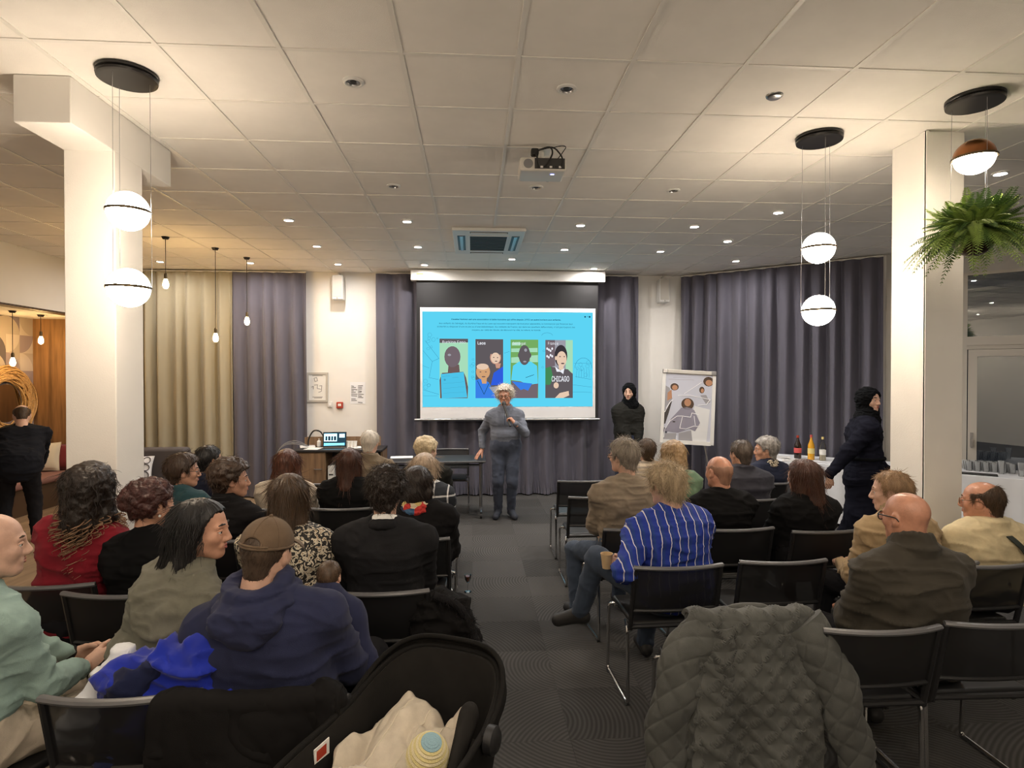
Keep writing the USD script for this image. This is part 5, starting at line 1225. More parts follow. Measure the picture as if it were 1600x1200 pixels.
    if collar == 'hood':
        V_top = V; V = Vol(cc - .27, cc + .25, .0075)
        ring(.114, .006, .030, .038, yo=-.020, k=.006, asy=.25); ring(.094, .058, .035, .030, yo=-.012, k=.004, asy=.2); V.rc(cc + [-.075, -.135, -.035], cc + [.075, -.135, -.035], .048, None, .012); V.rc(cc + [-.03, -.145, -.075], cc + [.03, -.145, -.075], .036, None, .03)
        V.rc(cc + [-.17, -.13, .045], cc + [0, -.205, -.005], .006, None, .012, 'd'); V.rc(cc + [.17, -.13, .045], cc + [0, -.205, -.005], .006, None, .012, 'd'); obj('hood', wrinkle(V.mesh(), .006, (9, 9, 14), sd + 70), top, root, True); V = V_top
    elif collar == 'stand': ring(.076, .040, -.016, .015); ring(.079, .018, -.018, .018); ring(.080, -.006, -.02, .020)
    elif collar == 'high':
        for dz, r_, rd in ((.085, .013, .073), (.062, .016, .077), (.036, .019, .080), (.008, .021, .082)): ring(rd, dz, -.016, r_, yo=.004)
    elif collar == 'turtle': ring(.060, .045, 0, .014); ring(.064, .018, 0, .017); ring(.070, -.01, 0, .02)
    elif collar == 'crew': ring(.070, -.008, -.012, .012)
    hz = hem if hem is not None else (.50 if stand is None else J['P'][2] - .05)
    V.cut(lambda X, Y, Z: (hz + .006 * np.sin(X * 40) - Z))
    tp = wrinkle(V.mesh(), wamp, wfreq, sd + 50)
    tp = obj('jacket' if top.startswith(('jacket', 'coat', 'suit')) else 'sweater', tp, top, root, True)
    if collar == 'shirt':
        V = Vol(cc - .13, cc + .13, .006); ring(.060, .030, -.02, .012); ring(.064, .012, -.02, .013); obj('shirt_collar', V.mesh(), 'paper', root, True)
        V = Vol(cc - .15, cc + .15, .007); ring(.074, .004, -.02, .016); ring(.082, -.014, -.02, .02); obj('jacket_collar', V.mesh(), top, tp, True)
    # hair
    info = dict(root=root, J=J, Rh=Rh, Hh=Hh, Rz=Rz, base=base, toL=toL, hands=hp_, cc=cc, top=tp, sd=sd)
    if hair:
        hm = hair_mesh(hair, .0052 if near else .0075); N = int((1100 if near else 520) * hair.get('n', 1)); C = strands(hm, hair, N, rg)
        hm.vertices = (hm.vertices * hs) @ Rh.T + Hh; C = (C * hs) @ Rh.T + Hh
        ho = obj('hair', hm, hairm, root, True); add_curves(path_of('loose_strands', ho), C, hair.get('sm', hairm), .0024 if near else .0034)
        info['hair'] = ho
    if with_chair:
        c = base + Rz @ np.array([0, .055, 0]); chair(with_chair, c[0], c[1], heading)
    return info

def glasses(P, m='frame_black', r=.0016, temples=True):
    fr = []; Hh, Rh = P['Hh'], P['Rh']
    g = []
    for sg in (-1, 1):
        a = np.arange(18) * 2 * PI / 18; q = np.column_stack([sg * .034 + .025 * np.cos(a), .103 - .010 * np.abs(np.cos(a) * 1.0 + sg) / 2, -.004 + .020 * np.sin(a)]); fr.append(tube(q, r, 6, True))
        fr.append(tube(smooth_path([(sg * .058, .094, .004), (sg * .077, .07, .008), (sg * .084, .02, .007), (sg * .086, -.018, .003), (sg * .083, -.030, -.012)]), r * 1.15, 6))
        lens = lathe([(0, 0), (.0245, 0), (.0245, .001), (0, .001)], 18); V = lens.vertices; lens.vertices = np.column_stack([sg * .034 + V[:, 0], .099 + V[:, 2], -.004 + V[:, 1] * .8]); g.append(lens)
    fr.append(tube([(-.010, .104, .003), (0, .106, .006), (.010, .104, .003)], r, 6))
    o = UsdGeom.Xform.Define(stage, path_of('glasses', P['root'])); tag(o, 'glasses')
    obj('glasses_frame', loc2(cat_(fr), Rh, Hh), m, o, True); obj('lens', loc2(cat_(g), Rh, Hh), 'glass', o)

def cloth(name, col, rough=.9, sheen=.1, bump=(350, .15), var=(16, .12)):
    dk = max(col) < .035; return mat(name, tuple(c * (.6 if dk else 1) for c in col), rough, sheen=0.0 if dk else sheen * .6, bump=bump, var=var, spec=.12 if dk else .25)
mat('skin_warm', (.56, .30, .20), .5, bump=(160, .06), var=(22, .12)); mat('skin_pale', (.60, .37, .275), .5, bump=(160, .06), var=(22, .10)); mat('skin_ruddy', (.53, .26, .17), .36, bump=(140, .08), var=(18, .18)); mat('skin_olive', (.46, .255, .16), .5, bump=(160, .06), var=(22, .10)); mat('skin_dark', (.13, .07, .045), .45, var=(20, .1))
mat('lips', (.42, .13, .11), .4); mat('lips_pale', (.45, .19, .14), .5); mat('eye_white', (.72, .70, .66), .15, coat=.6); mat('iris_dark', (.03, .018, .01), .1, coat=.6); mat('frame_black', (.012, .012, .012), .3); mat('frame_brown', (.14, .07, .03), .35)
def hairmat(n_, c, a=.35, rough=.45): return mat(n_, c, rough, var=(38, a, (1, 1, .25)), spec=.4)
hairmat('hair_black', (.011, .010, .010)); hairmat('hair_brown', (.040, .022, .013)); hairmat('hair_dark', (.018, .011, .008)); hairmat('hair_red_curly', (.058, .020, .017)); hairmat('hair_auburn', (.085, .028, .014)); hairmat('hair_chestnut', (.060, .022, .012)); hairmat('hair_white', (.62, .57, .50), .2); hairmat('hair_cream', (.62, .50, .32), .22); hairmat('hair_ash', (.42, .32, .23), .3); hairmat('hair_grey', (.24, .205, .165), .4); hairmat('hair_grey_blond', (.40, .31, .20), .4); hairmat('hair_blond', (.33, .22, .115), .4); hairmat('hair_grey_brown', (.085, .065, .052), .4); hairmat('hair_silver', (.30, .28, .26), .4); hairmat('hair_ginger_grey', (.30, .19, .105), .35); hairmat('hair_shaved', (.33, .18, .12), .2); hairmat('hair_mid', (.070, .042, .024), .35); hairmat('hair_blond_tips', (.26, .15, .085), .4); hairmat('hair_stubble', (.075, .050, .034), .3)
# ------------------------------------------------------------------ cloth materials of the people
cloth('sweater_teal', (.26, .37, .34)); cloth('sweater_red', (.20, .008, .018)); cloth('top_black', (.011, .011, .012), var=None); cloth('top_teal_dark', (.018, .052, .062)); cloth('top_navy', (.013, .017, .038)); cloth('jacket_black', (.014, .013, .014), var=None)
cloth('sweater_sage', (.150, .145, .112)); cloth('hoodie_navy', (.019, .023, .060)); cloth('top_cream', (.58, .50, .40)); cloth('jacket_taupe', (.20, .155, .105)); cloth('suit_charcoal', (.026, .026, .029)); cloth('sweater_taupe', (.23, .185, .135)); cloth('fleece_olive', (.046, .040, .030)); cloth('jacket_beige', (.36, .255, .14)); cloth('shirt_cream', (.60, .50, .31)); cloth('top_green', (.14, .22, .14)); cloth('sweater_grey_blue', (.15, .165, .205)); cloth('sweater_dark_olive', (.030, .030, .027)); cloth('coat_navy', (.012, .013, .026)); cloth('suit_dark', (.018, .020, .028)); cloth('hijab_black', (.006, .007, .009), var=None); cloth('puffer_navy', (.030, .030, .042), .6)
cloth('trousers_dark', (.020, .020, .024)); cloth('jeans', (.045, .062, .095)); cloth('jeans_grey', (.050, .060, .088)); cloth('trousers_beige', (.52, .45, .36)); mat('shoe_dark', (.016, .015, .015), .6); mat('shoe_navy', (.025, .030, .045), .7); cloth('coat_blue', (.010, .025, .33), sheen=.4); cloth('coat_blue_dark', (.008, .012, .045)); cloth('cap_brown', (.13, .088, .056)); cloth('quilt', (.080, .082, .076), .7, var=(5, .25)); cloth('blanket', (.52, .46, .37)); cloth('stroller_fabric', (.016, .015, .014), var=None); cloth('stroller_inner', (.030, .028, .026)); cloth('coat_black', (.014, .013, .013), var=None); cloth('fur', (.025, .024, .026)); cloth('scarf_leopard', (.34, .25, .15))
def pattern(name, kind):
    if kind == 'stripes':
        n_ = {'tc': ('texture_coordinate', {}), 'x': ('separate_xyz', {}), 'nz': ('noise_texture', dict(scale=3.0)), 'a': ('math', dict(math_type='multiply_add', value2=.035)), 'm': ('math', dict(math_type='multiply', value2=1 / .052)), 'f': ('math', dict(math_type='fraction')),
              'r': ('rgb_ramp', dict(ramp=[(0, (.012, .035, .30)), (.40, (.012, .035, .30)), (.43, (.62, .60, .62)), (.50, (.62, .60, .62)), (.53, (.010, .028, .23)), (.75, (.015, .05, .22)), (1, (.012, .035, .30))])), 'p': ('principled_bsdf', dict(roughness=.85))}
        l = [('tc.object', 'x.vector'), ('tc.object', 'nz.vector'), ('nz.fac', 'a.value1'), ('x.x', 'a.value3'), ('a.value', 'm.value1'), ('m.value', 'f.value1'), ('f.value', 'r.fac'), ('r.color', 'p.base_color')]
    elif kind == 'leopard':
        n_ = {'tc': ('texture_coordinate', {}), 'nz': ('noise_texture', dict(scale=42.0, detail=1.5, distortion=1.2)), 'r': ('rgb_ramp', dict(ramp=[(0, (.014, .012, .010)), (.485, (.016, .013, .011)), (.50, (.62, .55, .42)), (.62, (.66, .60, .48)), (.64, (.30, .21, .12)), (1, (.30, .21, .12))])), 'p': ('principled_bsdf', dict(roughness=.7))}
        l = [('tc.object', 'nz.vector'), ('nz.fac', 'r.fac'), ('r.color', 'p.base_color')]
    elif kind == 'plaid':
        n_ = {'tc': ('texture_coordinate', {}), 'x': ('separate_xyz', {}), 'mx': ('math', dict(math_type='multiply', value2=1 / .11)), 'fx': ('math', dict(math_type='fraction')), 'mz': ('math', dict(math_type='multiply', value2=1 / .11)), 'fz': ('math', dict(math_type='fraction')),
              'a': ('rgb_ramp', dict(ramp=[(0, (.5, .5, .5)), (.10, (.5, .5, .5)), (.12, (0, 0, 0)), (1, (0, 0, 0))], )), 'b': ('rgb_ramp', dict(ramp=[(0, (.5, .5, .5)), (.12, (.5, .5, .5)), (.14, (0, 0, 0)), (1, (0, 0, 0))])), 's': ('mix', dict(mix_type='add', fac=1.0)), 'k': ('mix', dict(mix_type='add', fac=1.0, color2=(.018, .022, .030))), 'p': ('principled_bsdf', dict(roughness=.9))}
        l = [('tc.object', 'x.vector'), ('x.x', 'mx.value1'), ('mx.value', 'fx.value1'), ('x.z', 'mz.value1'), ('mz.value', 'fz.value1'), ('fx.value', 'a.fac'), ('fz.value', 'b.fac'), ('a.color', 's.color1'), ('b.color', 's.color2'), ('s.color', 'k.color1'), ('k.color', 'p.base_color')]
    elif kind == 'colourful':
        n_ = {'tc': ('texture_coordinate', {}), 'v': ('voronoi_texture', dict(scale=17.0)), 's': ('separate_color', {}), 'r': ('rgb_ramp', dict(interpolate=False, ramp=[(0, (.55, .42, .16)), (.22, (.02, .03, .07)), (.42, (.50, .03, .025)), (.58, (.05, .13, .25)), (.74, (.60, .50, .34)), (.88, (.02, .02, .03))])), 'p': ('principled_bsdf', dict(roughness=.8))}
        l = [('tc.object', 'v.vector'), ('v.color', 's.color'), ('s.r', 'r.fac'), ('r.color', 'p.base_color')]
    elif kind == 'bands':
        n_ = {'tc': ('texture_coordinate', {}), 'x': ('separate_xyz', {}), 'm': ('math', dict(math_type='multiply', value2=1 / .045)), 'f': ('math', dict(math_type='fraction')), 'r': ('rgb_ramp', dict(ramp=[(0, (.56, .46, .34)), (.55, (.56, .46, .34)), (.62, (.30, .25, .20)), (1, (.30, .25, .20))])), 'p': ('principled_bsdf', dict(roughness=.9))}
        l = [('tc.object', 'x.vector'), ('x.z', 'm.value1'), ('m.value', 'f.value1'), ('f.value', 'r.fac'), ('r.color', 'p.base_color')]
    M[name] = usdkit.material(stage, '/World/Looks/' + name, n_, l, surface='p.BSDF')
for a_, b_ in (('shirt_stripes', 'stripes'), ('top_leopard', 'leopard'), ('coat_plaid', 'plaid'), ('scarf_colourful', 'colourful'), ('top_banded', 'bands')): pattern(a_, b_)

def scarf(P, m, rad=.075, r=.028, dz=.005, tilt=-.02, name='scarf'):
    V = Vol(P['cc'] - .19, P['cc'] + .19, .008); a = np.arange(14) * 2 * PI / 14
    for lay in (0, 1):
        q = np.column_stack([np.cos(a) * (rad - .008 * lay), np.sin(a) * (rad - .008 * lay) - .008, dz + .03 * lay + np.sin(a) * tilt]) @ P['J']['A'].T + P['cc']
        for i in range(14): V.rc(q[i], q[(i + 1) % 14], r, None, .008)
    obj(name, wrinkle(V.mesh(), .008, (22, 22, 30), 5), m, P['root'], True)

def hijab(P, m, h=.008):
    V = Vol((-.14, -.17, -.30), (.14, .16, .16), h)
    V.ell((0, -.016, .028), (.094, .116, .102), 0); V.rc((0, -.03, -.02), (0, -.03, -.13), .088, .080, .04); V.rc((0, .02, -.115), (0, -.0, -.20), .072, .095, .04); V.rc((-.05, -.02, -.20), (.05, -.02, -.20), .085, .085, .05)
    V.ell((0, .118, -.014), (.064, .092, .090), .010, 'd')
    m_ = wrinkle(V.mesh(), .007, (16, 16, 26), 3); obj('headscarf', loc2(m_, P['Rh'], P['Hh']), m, P['root'], True)

# ------------------------------------------------------------------ left block of the audience
P = person('bald man in a pale teal sweater at the left edge, hands clasped', (-14, 803), 2.18, -.45, .20, .02, 'm', 'skin_pale', None, top='sweater_teal', near=True, head=(-.55, .06, 0), bottom='trousers_beige', hairm='hair_mid', sw=1.05, bulk=1.05, collar='crew', sleeve=.80,
      wrw=dict(l=at(118, 1022, Zc=2.62), r=at(136, 1040, Zc=2.44)), hands=dict(l=('clasp', (.9, .25, .12), (.3, -.9, -.3)), r=('clasp', (.75, .55, .28), (-.3, .9, -.3))), with_chair='black mesh chair of the man in the teal sweater, lower left corner')
w_ = P['J']['wl']; e_ = P['J']['el']; d_ = (w_ - e_) / np.linalg.norm(w_ - e_)
V = Vol(w_ - .09, w_ + .09, .005)
for a in np.arange(10) * 2 * PI / 10: pass
obj('wristwatch', cat_([tube([w_ - d_ * .050, w_ - d_ * .018], .034, 16)]), 'black_plastic', P['root'], True)

P = person('woman in a dark red sweater with long wavy dark hair', (143, 721), 3.18, -.05, .10, .20, 'f', 'skin_warm', dict(style='long', t=.026, len=.31, w=1.28, amp=.011, curl=.012, sl=.07, lift=.05, mess=.3, sway=.02, n=1.3, seed=4), 'hair_dark', 'sweater_red', near=True, collar='turtle', face=False, legs=dict(al=(-.12, .20, .085), ar=(.12, .20, .085), tl=(-.02, .13, -.045), tr=(.02, .13, -.045)))
hm_ = trimesh.Trimesh(*[np.array(P['hair'].GetAttribute(k).Get()).reshape(-1, 3) for k in ('points', 'faceVertexIndices')], process=False)
lz = P['Hh'][2] - .13; rg = np.random.default_rng(8); low = hm_.vertices[hm_.vertices[:, 2] < lz]; C = []
for p_ in low[rg.integers(0, len(low), 420)]:
    out = p_ - P['Hh'] - [0, -.05, 0]; out[2] = 0; out /= np.linalg.norm(out) + 1e-6; ph = rg.uniform(0, 6.3); t_ = np.linspace(0, 1, 7)
    C.append(p_ + out * (.025 * t_ + .026 * np.sin(t_ * 8 + ph))[:, None] + np.array([0, 0, -1.0]) * (.09 * t_ * rg.uniform(.4, 1.2))[:, None] + np.array([.022, .006, 0]) * np.cos(t_ * 8 + ph)[:, None])
add_curves(path_of('blond_tips', P['hair']), np.array(C), 'hair_blond_tips', .0068)
chair_at('black mesh chair of the woman in the red sweater', 62, 914, 0)

P = person('woman in a black top with curly reddish hair pinned up', (238, 751), 3.15, -.1, .06, 0, 'f', 'skin_warm', dict(style='curly', t=.018, amp=.016, bun=(-.015, -.115, .03), sl=.03, lift=.5, mess=.9, curl=.012, n=1.4, seed=6, nape=-.06), 'hair_red_curly', 'top_black', near=True, head=(-.55, .06, 0), with_chair='black mesh chair of the woman with curly reddish hair', face=True)
ear = trimesh.creation.icosphere(2, .007); obj('earring', loc2(trimesh.Trimesh(ear.vertices + [.083, -.004, -.046], ear.faces, process=False), P['Rh'], P['Hh']), 'paper', P['root'], True)

P = person('person with brown hair and glasses in profile, dark teal top', (287, 707), 4.5, -.3, .05, 0, 'f', 'skin_warm', dict(style='short', t=.030, amp=.007, nape=-.105, sl=.045, seed=9), 'hair_brown', 'top_teal_dark', head=(-.85, .05, 0), collar='stand', with_chair='black mesh chair of the person in dark teal'); glasses(P)
person('man with short black hair behind the dark teal top', (326, 696), 5.1, -.2, .05, 0, 'm', 'skin_olive', dict(style='short', t=.016, amp=.004, seed=10), 'hair_black', 'top_navy', head=(-.6, .02, 0), collar='crew', with_chair='black mesh chair behind the person in dark teal')
P = person('woman with a tousled brown bob in profile, black zipped jacket', (362, 717), 4.1, -.25, .05, .05, 'f', 'skin_warm', dict(style='curly', t=.034, amp=.012, sl=.05, lift=.3, mess=.7, nape=-.12, seed=12), 'hair_brown', 'jacket_black', head=(-.95, .03, 0), collar='stand', with_chair='black mesh chair of the woman with the brown bob')
for dz, nm in ((.045, 'collar_piping'),):
    a = np.linspace(-PI * .2, PI * 1.2, 22); obj(nm, tube(np.column_stack([np.cos(a) * .083, -np.sin(a) * .083, np.full(22, dz)]) @ P['J']['A'].T + P['cc'], .0035, 6), 'steel', P['root'])

P = person('black-haired woman in a sage sweatshirt turning to the right', (316, 779), 2.44, -.60, .42, .26, 'f', 'skin_warm', dict(style='long', t=.012, len=.27, w=.92, amp=.004, sl=.08, lift=.05, mess=.15, front=False, rec=.012, sway=-.02, n=1.5, seed=14), 'hair_black', 'sweater_sage', near=True, inf=.024, wamp=.012, head=(-.92, .08, .02), collar='crew', bulk=1.0)
chair_at('black mesh chair with the blue coat, in the front row at left', 186, 1087, .02)

P = person('man in a navy hoodie and brown cap holding a baby', (424, 812), 2.22, -.04, .05, -.10, 'm', 'skin_pale', dict(style='short', t=.004, amp=.001, sl=.012, lift=.1, nape=-.098, n=1.2, seed=16), 'hair_stubble', 'hoodie_navy', near=True, bulk=1.16, sw=1.2, inf=.026, wamp=.009, wfreq=(5, 5, 8), head=(-.18, .12, .10), collar='hood', wr=dict(l=(-.02, .32, .80), r=(.12, .30, .86)), with_chair='black mesh chair of the man in the navy hoodie', face=True)
# the cap: dome, strap, button, brim
V = Vol((-.13, -.15, -.06), (.13, .24, .16), .0045)
V.ell((0, -.014, .034), (.088, .110, .096), 0)
V.cut(lambda X, Y, Z: (.030 + .10 * np.maximum(0, Y + .02) * .6 - .25 * np.minimum(0, Y + .06) * 0 - Z) + .0 * X)
V.ell((0, -.125, .036), (.034, .05, .030), .003, 'd')
V.cut(lambda X, Y, Z: -(np.sqrt((X / .080) ** 2 + ((Y + .014) / .101) ** 2 + ((Z - .030) / .088) ** 2) - 1) * .085)
cp = V.mesh()
Rr, Hh = P['Rh'], P['Hh']; cap = UsdGeom.Xform.Define(stage, path_of('cap', P['root'])); tag(cap, 'brown baseball cap')
obj('cap_crown', loc2(cp, Rr, Hh), 'cap_brown', cap, True)
a = np.linspace(0, 2 * PI, 40, endpoint=False); bd = np.array([[.0875 * math.cos(t), -.014 + .1095 * math.sin(t), .034 + .0] for t in a]); 
obj('cap_band', loc2(tube(bd + [0, 0, -.004], .006, 6, True), Rr, Hh), 'cap_brown', cap, True)
st_ = np.array([[.085 * math.cos(t), -.014 + .112 * math.sin(t), .028] for t in np.linspace(-PI * .72, -PI * .28, 14)]); obj('back_strap', loc2(cat_([tube(st_ + [0, 0, z], .0055, 6) for z in (0, .008)]), Rr, Hh), 'cap_brown', cap, True)
ar_ = np.array([[.036 * math.cos(t), -.1235 + .022 * math.sin(t) * .9, .034 + .034 * math.sin(t)] for t in np.linspace(0, PI, 14)]); obj('arch_stitching', loc2(tube(ar_ + [0, .004, 0], .0035, 6), Rr, Hh), 'cap_brown', cap, True)
obj('cap_button', loc2(trimesh.creation.icosphere(2, .008).apply_translation([0, -.014, .131]), Rr, Hh), 'cap_brown', cap, True)
for az in np.arange(6) * PI / 3 + PI / 6: obj('seam', loc2(tube(np.array([[.0885 * math.cos(az) * math.cos(e), -.014 + .1105 * math.sin(az) * math.cos(e), .034 + .0965 * math.sin(e)] for e in np.linspace(.38 if abs(az - 1.5 * PI) < .3 else 0.02, PI / 2, 12)]), .0012, 5), Rr, Hh), 'cap_brown', cap)
br = np.array([[[x * (.085), .075 + .0 + (math.sqrt(max(0, 1 - (x * .9) ** 2)) * (.02 + .075 * v)), .042 - .018 * v - .02 * x * x] for x in np.linspace(-1, 1, 15)] for v in np.linspace(0, 1, 6)]); obj('cap_brim', loc2(slab(br, .004), Rr, Hh), 'cap_brown', cap, True)
Bt = at(514, 899, Zc=2.42)
Pb = person('baby with thin brown hair on the shoulder of the man in the hoodie', Bt, 2.42, -.1, .0, 0, 'b', 'skin_pale', dict(style='short', t=.005, amp=.001, sl=.012, lift=.05, n=.7, seed=18), 'hair_mid', 'hoodie_navy', stand=dict(hip=Bt[2] - .42, al=(-.04, .05, Bt[2] - .56), ar=(.04, .05, Bt[2] - .56), tl=(-.01, .04, -.01), tr=(.01, .04, -.01)), hs=.56, bulk=.5, sw=.45, face=True, wr=dict(l=(-.09, .10, Bt[2] - .26), r=(.09, .10, Bt[2] - .26)), inf=.008, wamp=.004)

person('woman with long brown hair in a leopard-print blouse', (452, 739), 3.16, -.02, .05, 0, 'f', 'skin_warm', dict(style='long', t=.008, len=.27, w=.88, amp=.004, sl=.08, lift=.015, mess=.08, n=1.2, seed=20, sm='hair_mid'), 'hair_mid', 'top_leopard', near=True, inf=.02, head=(-.05, .06, 0), with_chair='black mesh chair of the woman in leopard print', face=False)
person('woman with an auburn bob in a cream top', (449, 701), 5.0, -.05, .05, 0, 'f', 'skin_pale', dict(style='bob', t=.016, len=.22, w=1.08, amp=.004, sl=.07, lift=.05, mess=.15, seed=22), 'hair_auburn', 'top_cream', head=(.12, .05, 0), with_chair='black mesh chair of the woman in the cream top', face=False)
person('woman with long straight dark red hair in a black top', (546, 699), 5.0, 0, .03, 0, 'f', 'skin_warm', dict(style='long', t=.010, len=.36, w=.92, amp=.003, sl=.12, lift=.02, mess=.06, seed=24), 'hair_chestnut', 'top_black', head=(-.1, .04, 0), with_chair='black mesh chair of the woman with long dark red hair', face=False)
person('white-haired man in a taupe jacket near the laptop', (578, 672), 6.05, -.05, .03, 0, 'o', 'skin_pale', dict(style='short', t=.012, amp=.003, sl=.03, seed=26), 'hair_white', 'jacket_taupe', head=(-.1, .02, 0), collar='stand', bulk=1.08, with_chair='black mesh chair of the white-haired man')
person('dark-haired man in a charcoal suit with a white collar', (603, 726), 3.17, -.02, .03, .0, 'm', 'skin_pale', dict(style='short', t=.024, amp=.012, sl=.045, lift=.06, mess=.4, curl=.006, nape=-.105, n=1.7, seed=28), 'hair_dark', 'suit_charcoal', near=True, head=(.0, .03, 0), collar='shirt', sw=1.12, inf=.022, wamp=.005, with_chair='black mesh chair of the man in the charcoal suit', face=False)
P = person('person with dark straight hair, a colourful scarf and black coat', (652, 727), 4.12, -.05, .03, .02, 'f', 'skin_warm', dict(style='bob', t=.016, len=.12, w=1.0, amp=.004, sl=.05, lift=.05, mess=.2, sweep=(1.2, 0, 0), seed=30), 'hair_dark', 'jacket_black', head=(-.1, .05, 0), bulk=1.2, sw=1.12, inf=.03, with_chair='black mesh chair of the person with the colourful scarf', face=False); scarf(P, 'scarf_colourful', .095, .032, -.02)
P = person('woman with short curly cream-white hair by the folding table', (668, 683), 6.0, -.1, .05, 0, 'o', 'skin_pale', dict(style='curly', t=.022, amp=.010, sl=.025, lift=.3, mess=.8, seed=32), 'hair_cream', 'sweater_dark_olive', head=(-.75, .1, 0), with_chair='black mesh chair of the woman with curly cream hair')
person('woman with long ash-blond hair in a dark plaid coat', (664, 707), 4.98, -.1, .02, .06, 'f', 'skin_pale', dict(style='long', t=.012, len=.28, w=.95, amp=.004, sl=.10, lift=.04, mess=.12, sway=.04, seed=34), 'hair_ash', 'coat_plaid', head=(-.25, .04, 0), inf=.026, with_chair='black mesh chair of the woman in the plaid coat', face=False)

# ------------------------------------------------------------------ standing people
bh_ = at(20, 634, Zc=7.05)
person('man in a dark suit bending over in the alcove at left', (34, 634), 6.98, .52, .92, .0, 'm', 'skin_pale', dict(style='balding', t=.006, amp=.002, sl=.015, seed=36), 'hair_mid', 'suit_dark', stand=dict(hip=.90, al=(-.13, -.02, .085), ar=(.16, .05, .085), coat=True), wr=dict(l=(-.10, .80, .70), r=(.10, .80, .70)), hem=.70, bulk=1.2, sw=1.15, head=(.1, .5, 0), inf=.024, collar='crew', shoe='shoe_dark', ztop=1)
TZc = 7.9
wl_, wr2 = at(805, 662, Zc=7.62), at(753, 703, Zc=8.0)
P = person('white-haired man speaking into a microphone before the screen', (788, 602), TZc, PI - .08, .02, .03, 'o', 'skin_ruddy', dict(style='curly', t=.030, amp=.014, rec=.03, sl=.055, lift=.55, mess=1.0, curl=.008, n=1.8, seed=38, nape=-.08), 'hair_white', 'sweater_grey_blue', stand=dict(hip=.93, al=(-.07, .03, .085), ar=(.10, .02, .085), tl=(-.05, .16, -.05), tr=(.03, .17, -.05)), bulk=1.06, sw=1.04, head=(-.12, .05, .04), collar='stand', bottom='jeans_grey', shoe='shoe_navy', 
      wrw=dict(l=wl_, r=wr2), hands=dict(l=('grip', (-.62, .1, .72), (-.6, .3, -.6)), r=('flat', (-.5, -.35, -.62), (0, .0, -1.0))), hem=.90, near=True, wamp=.005)
glasses(P, 'frame_brown', .0022)
V = Vol(P['cc'] - .13, P['cc'] + .13, .007); q_ = P['cc']
for sg in (-1, 1): V.rc(q_ + [sg * .025, .075, .02], q_ + [sg * .055, .055, -.0], .016, .018, .01); V.rc(q_ + [0, .068, .01], q_ + [0, .105, -.09], .015, .010, .01)
obj('shirt_front', V.mesh(), 'paper', P['root'], True)
obj('zip_placket', tube(smooth_path([P['J']['N'] + [0, .125, .0], P['J']['C'] + [0, .145, .06], P['J']['C'] + [0, .148, -.02]]), .005, 6), 'jeans', P['root'])
obj('wristwatch', tube([P['J']['wl'] - (P['J']['wl'] - P['J']['el']) * .16, P['J']['wl'] - (P['J']['wl'] - P['J']['el']) * .06], .036, 14), 'black_plastic', P['root'], True)
Rh_, wh_ = P['hands']['l']; gp = P['base'] + P['Rz'] @ (wh_ + Rh_ @ np.array([-.005, .10, -.030]))
mo = P['base'] + P['Rz'] @ (P['Hh'] + P['Rh'] @ np.array([0, .125, -.075])); md = mo - gp; ml = np.linalg.norm(md); md /= ml
def to_dir(m, a, d):
    T_ = trimesh.geometry.align_vectors([0, 0, 1], d); m.apply_transform(T_); m.apply_translation(a); return m
o = thing('microphone', 'black handheld microphone at the mouth of the speaker', 'microphone', gp)
obj('handle', to_dir(lathe([(0, -.11), (.014, -.11), (.016, -.05), (.020, max(.02, ml - .045)), (0, max(.02, ml - .045))], 16), [0, 0, 0], md), 'black_plastic', o, 40)
obj('mesh_head', to_dir(lathe([(.020, ml - .045), (.029, ml - .03), (.030, ml - .012), (.022, ml + .006), (0, ml + .010)], 16), [0, 0, 0], md), 'grille_dark', o, 40)

P = person('woman in a black headscarf and dark loose sweater standing by the curtain', (983, 600), 8.65, PI + .12, .01, 0, 'f', 'skin_pale', None, top='sweater_dark_olive', stand=dict(hip=.90, al=(-.10, 0, .085), ar=(.10, 0, .085)), head=(-.55, .10, 0), wr=dict(l=(-.05, .23, .86), r=(.05, .25, .88)), hem=.72, inf=.034, bulk=1.05, sw=.86, wamp=.006, hairm='hair_black', bottom='top_navy', skirt=True, near=True); hijab(P, 'hijab_black')
P = person('woman in a black headscarf and navy coat walking to the right', (1357, 607), 5.9, -1.95, .03, 0, 'f', 'skin_pale', None, top='coat_navy', stand=dict(hip=.90, al=(-.10, -.24, .10), ar=(.10, .26, .085), coat=True), head=(-.85, .03, 0), wrw=dict(r=at(1296, 742, Zc=5.72)), wr=dict(l=(-.26, .25, .92)), hem=.55, inf=.030, bulk=1.06, hairm='hair_black', bottom='coat_navy', near=True, skirt='coat', hands=dict(r=('relaxed', (-.15, -.1, -1), (.2, 1, 0)))); hijab(P, 'hijab_black', .006)
a = np.linspace(0, 2 * PI, 30, endpoint=False); wq = P['J']['W']; obj('coat_belt', tube(np.column_stack([wq[0] + .212 * np.cos(a), wq[1] + .165 * np.sin(a) + .008, np.full(30, wq[2] - .015)]), .018, 8, True), 'hijab_black', P['root'], True)

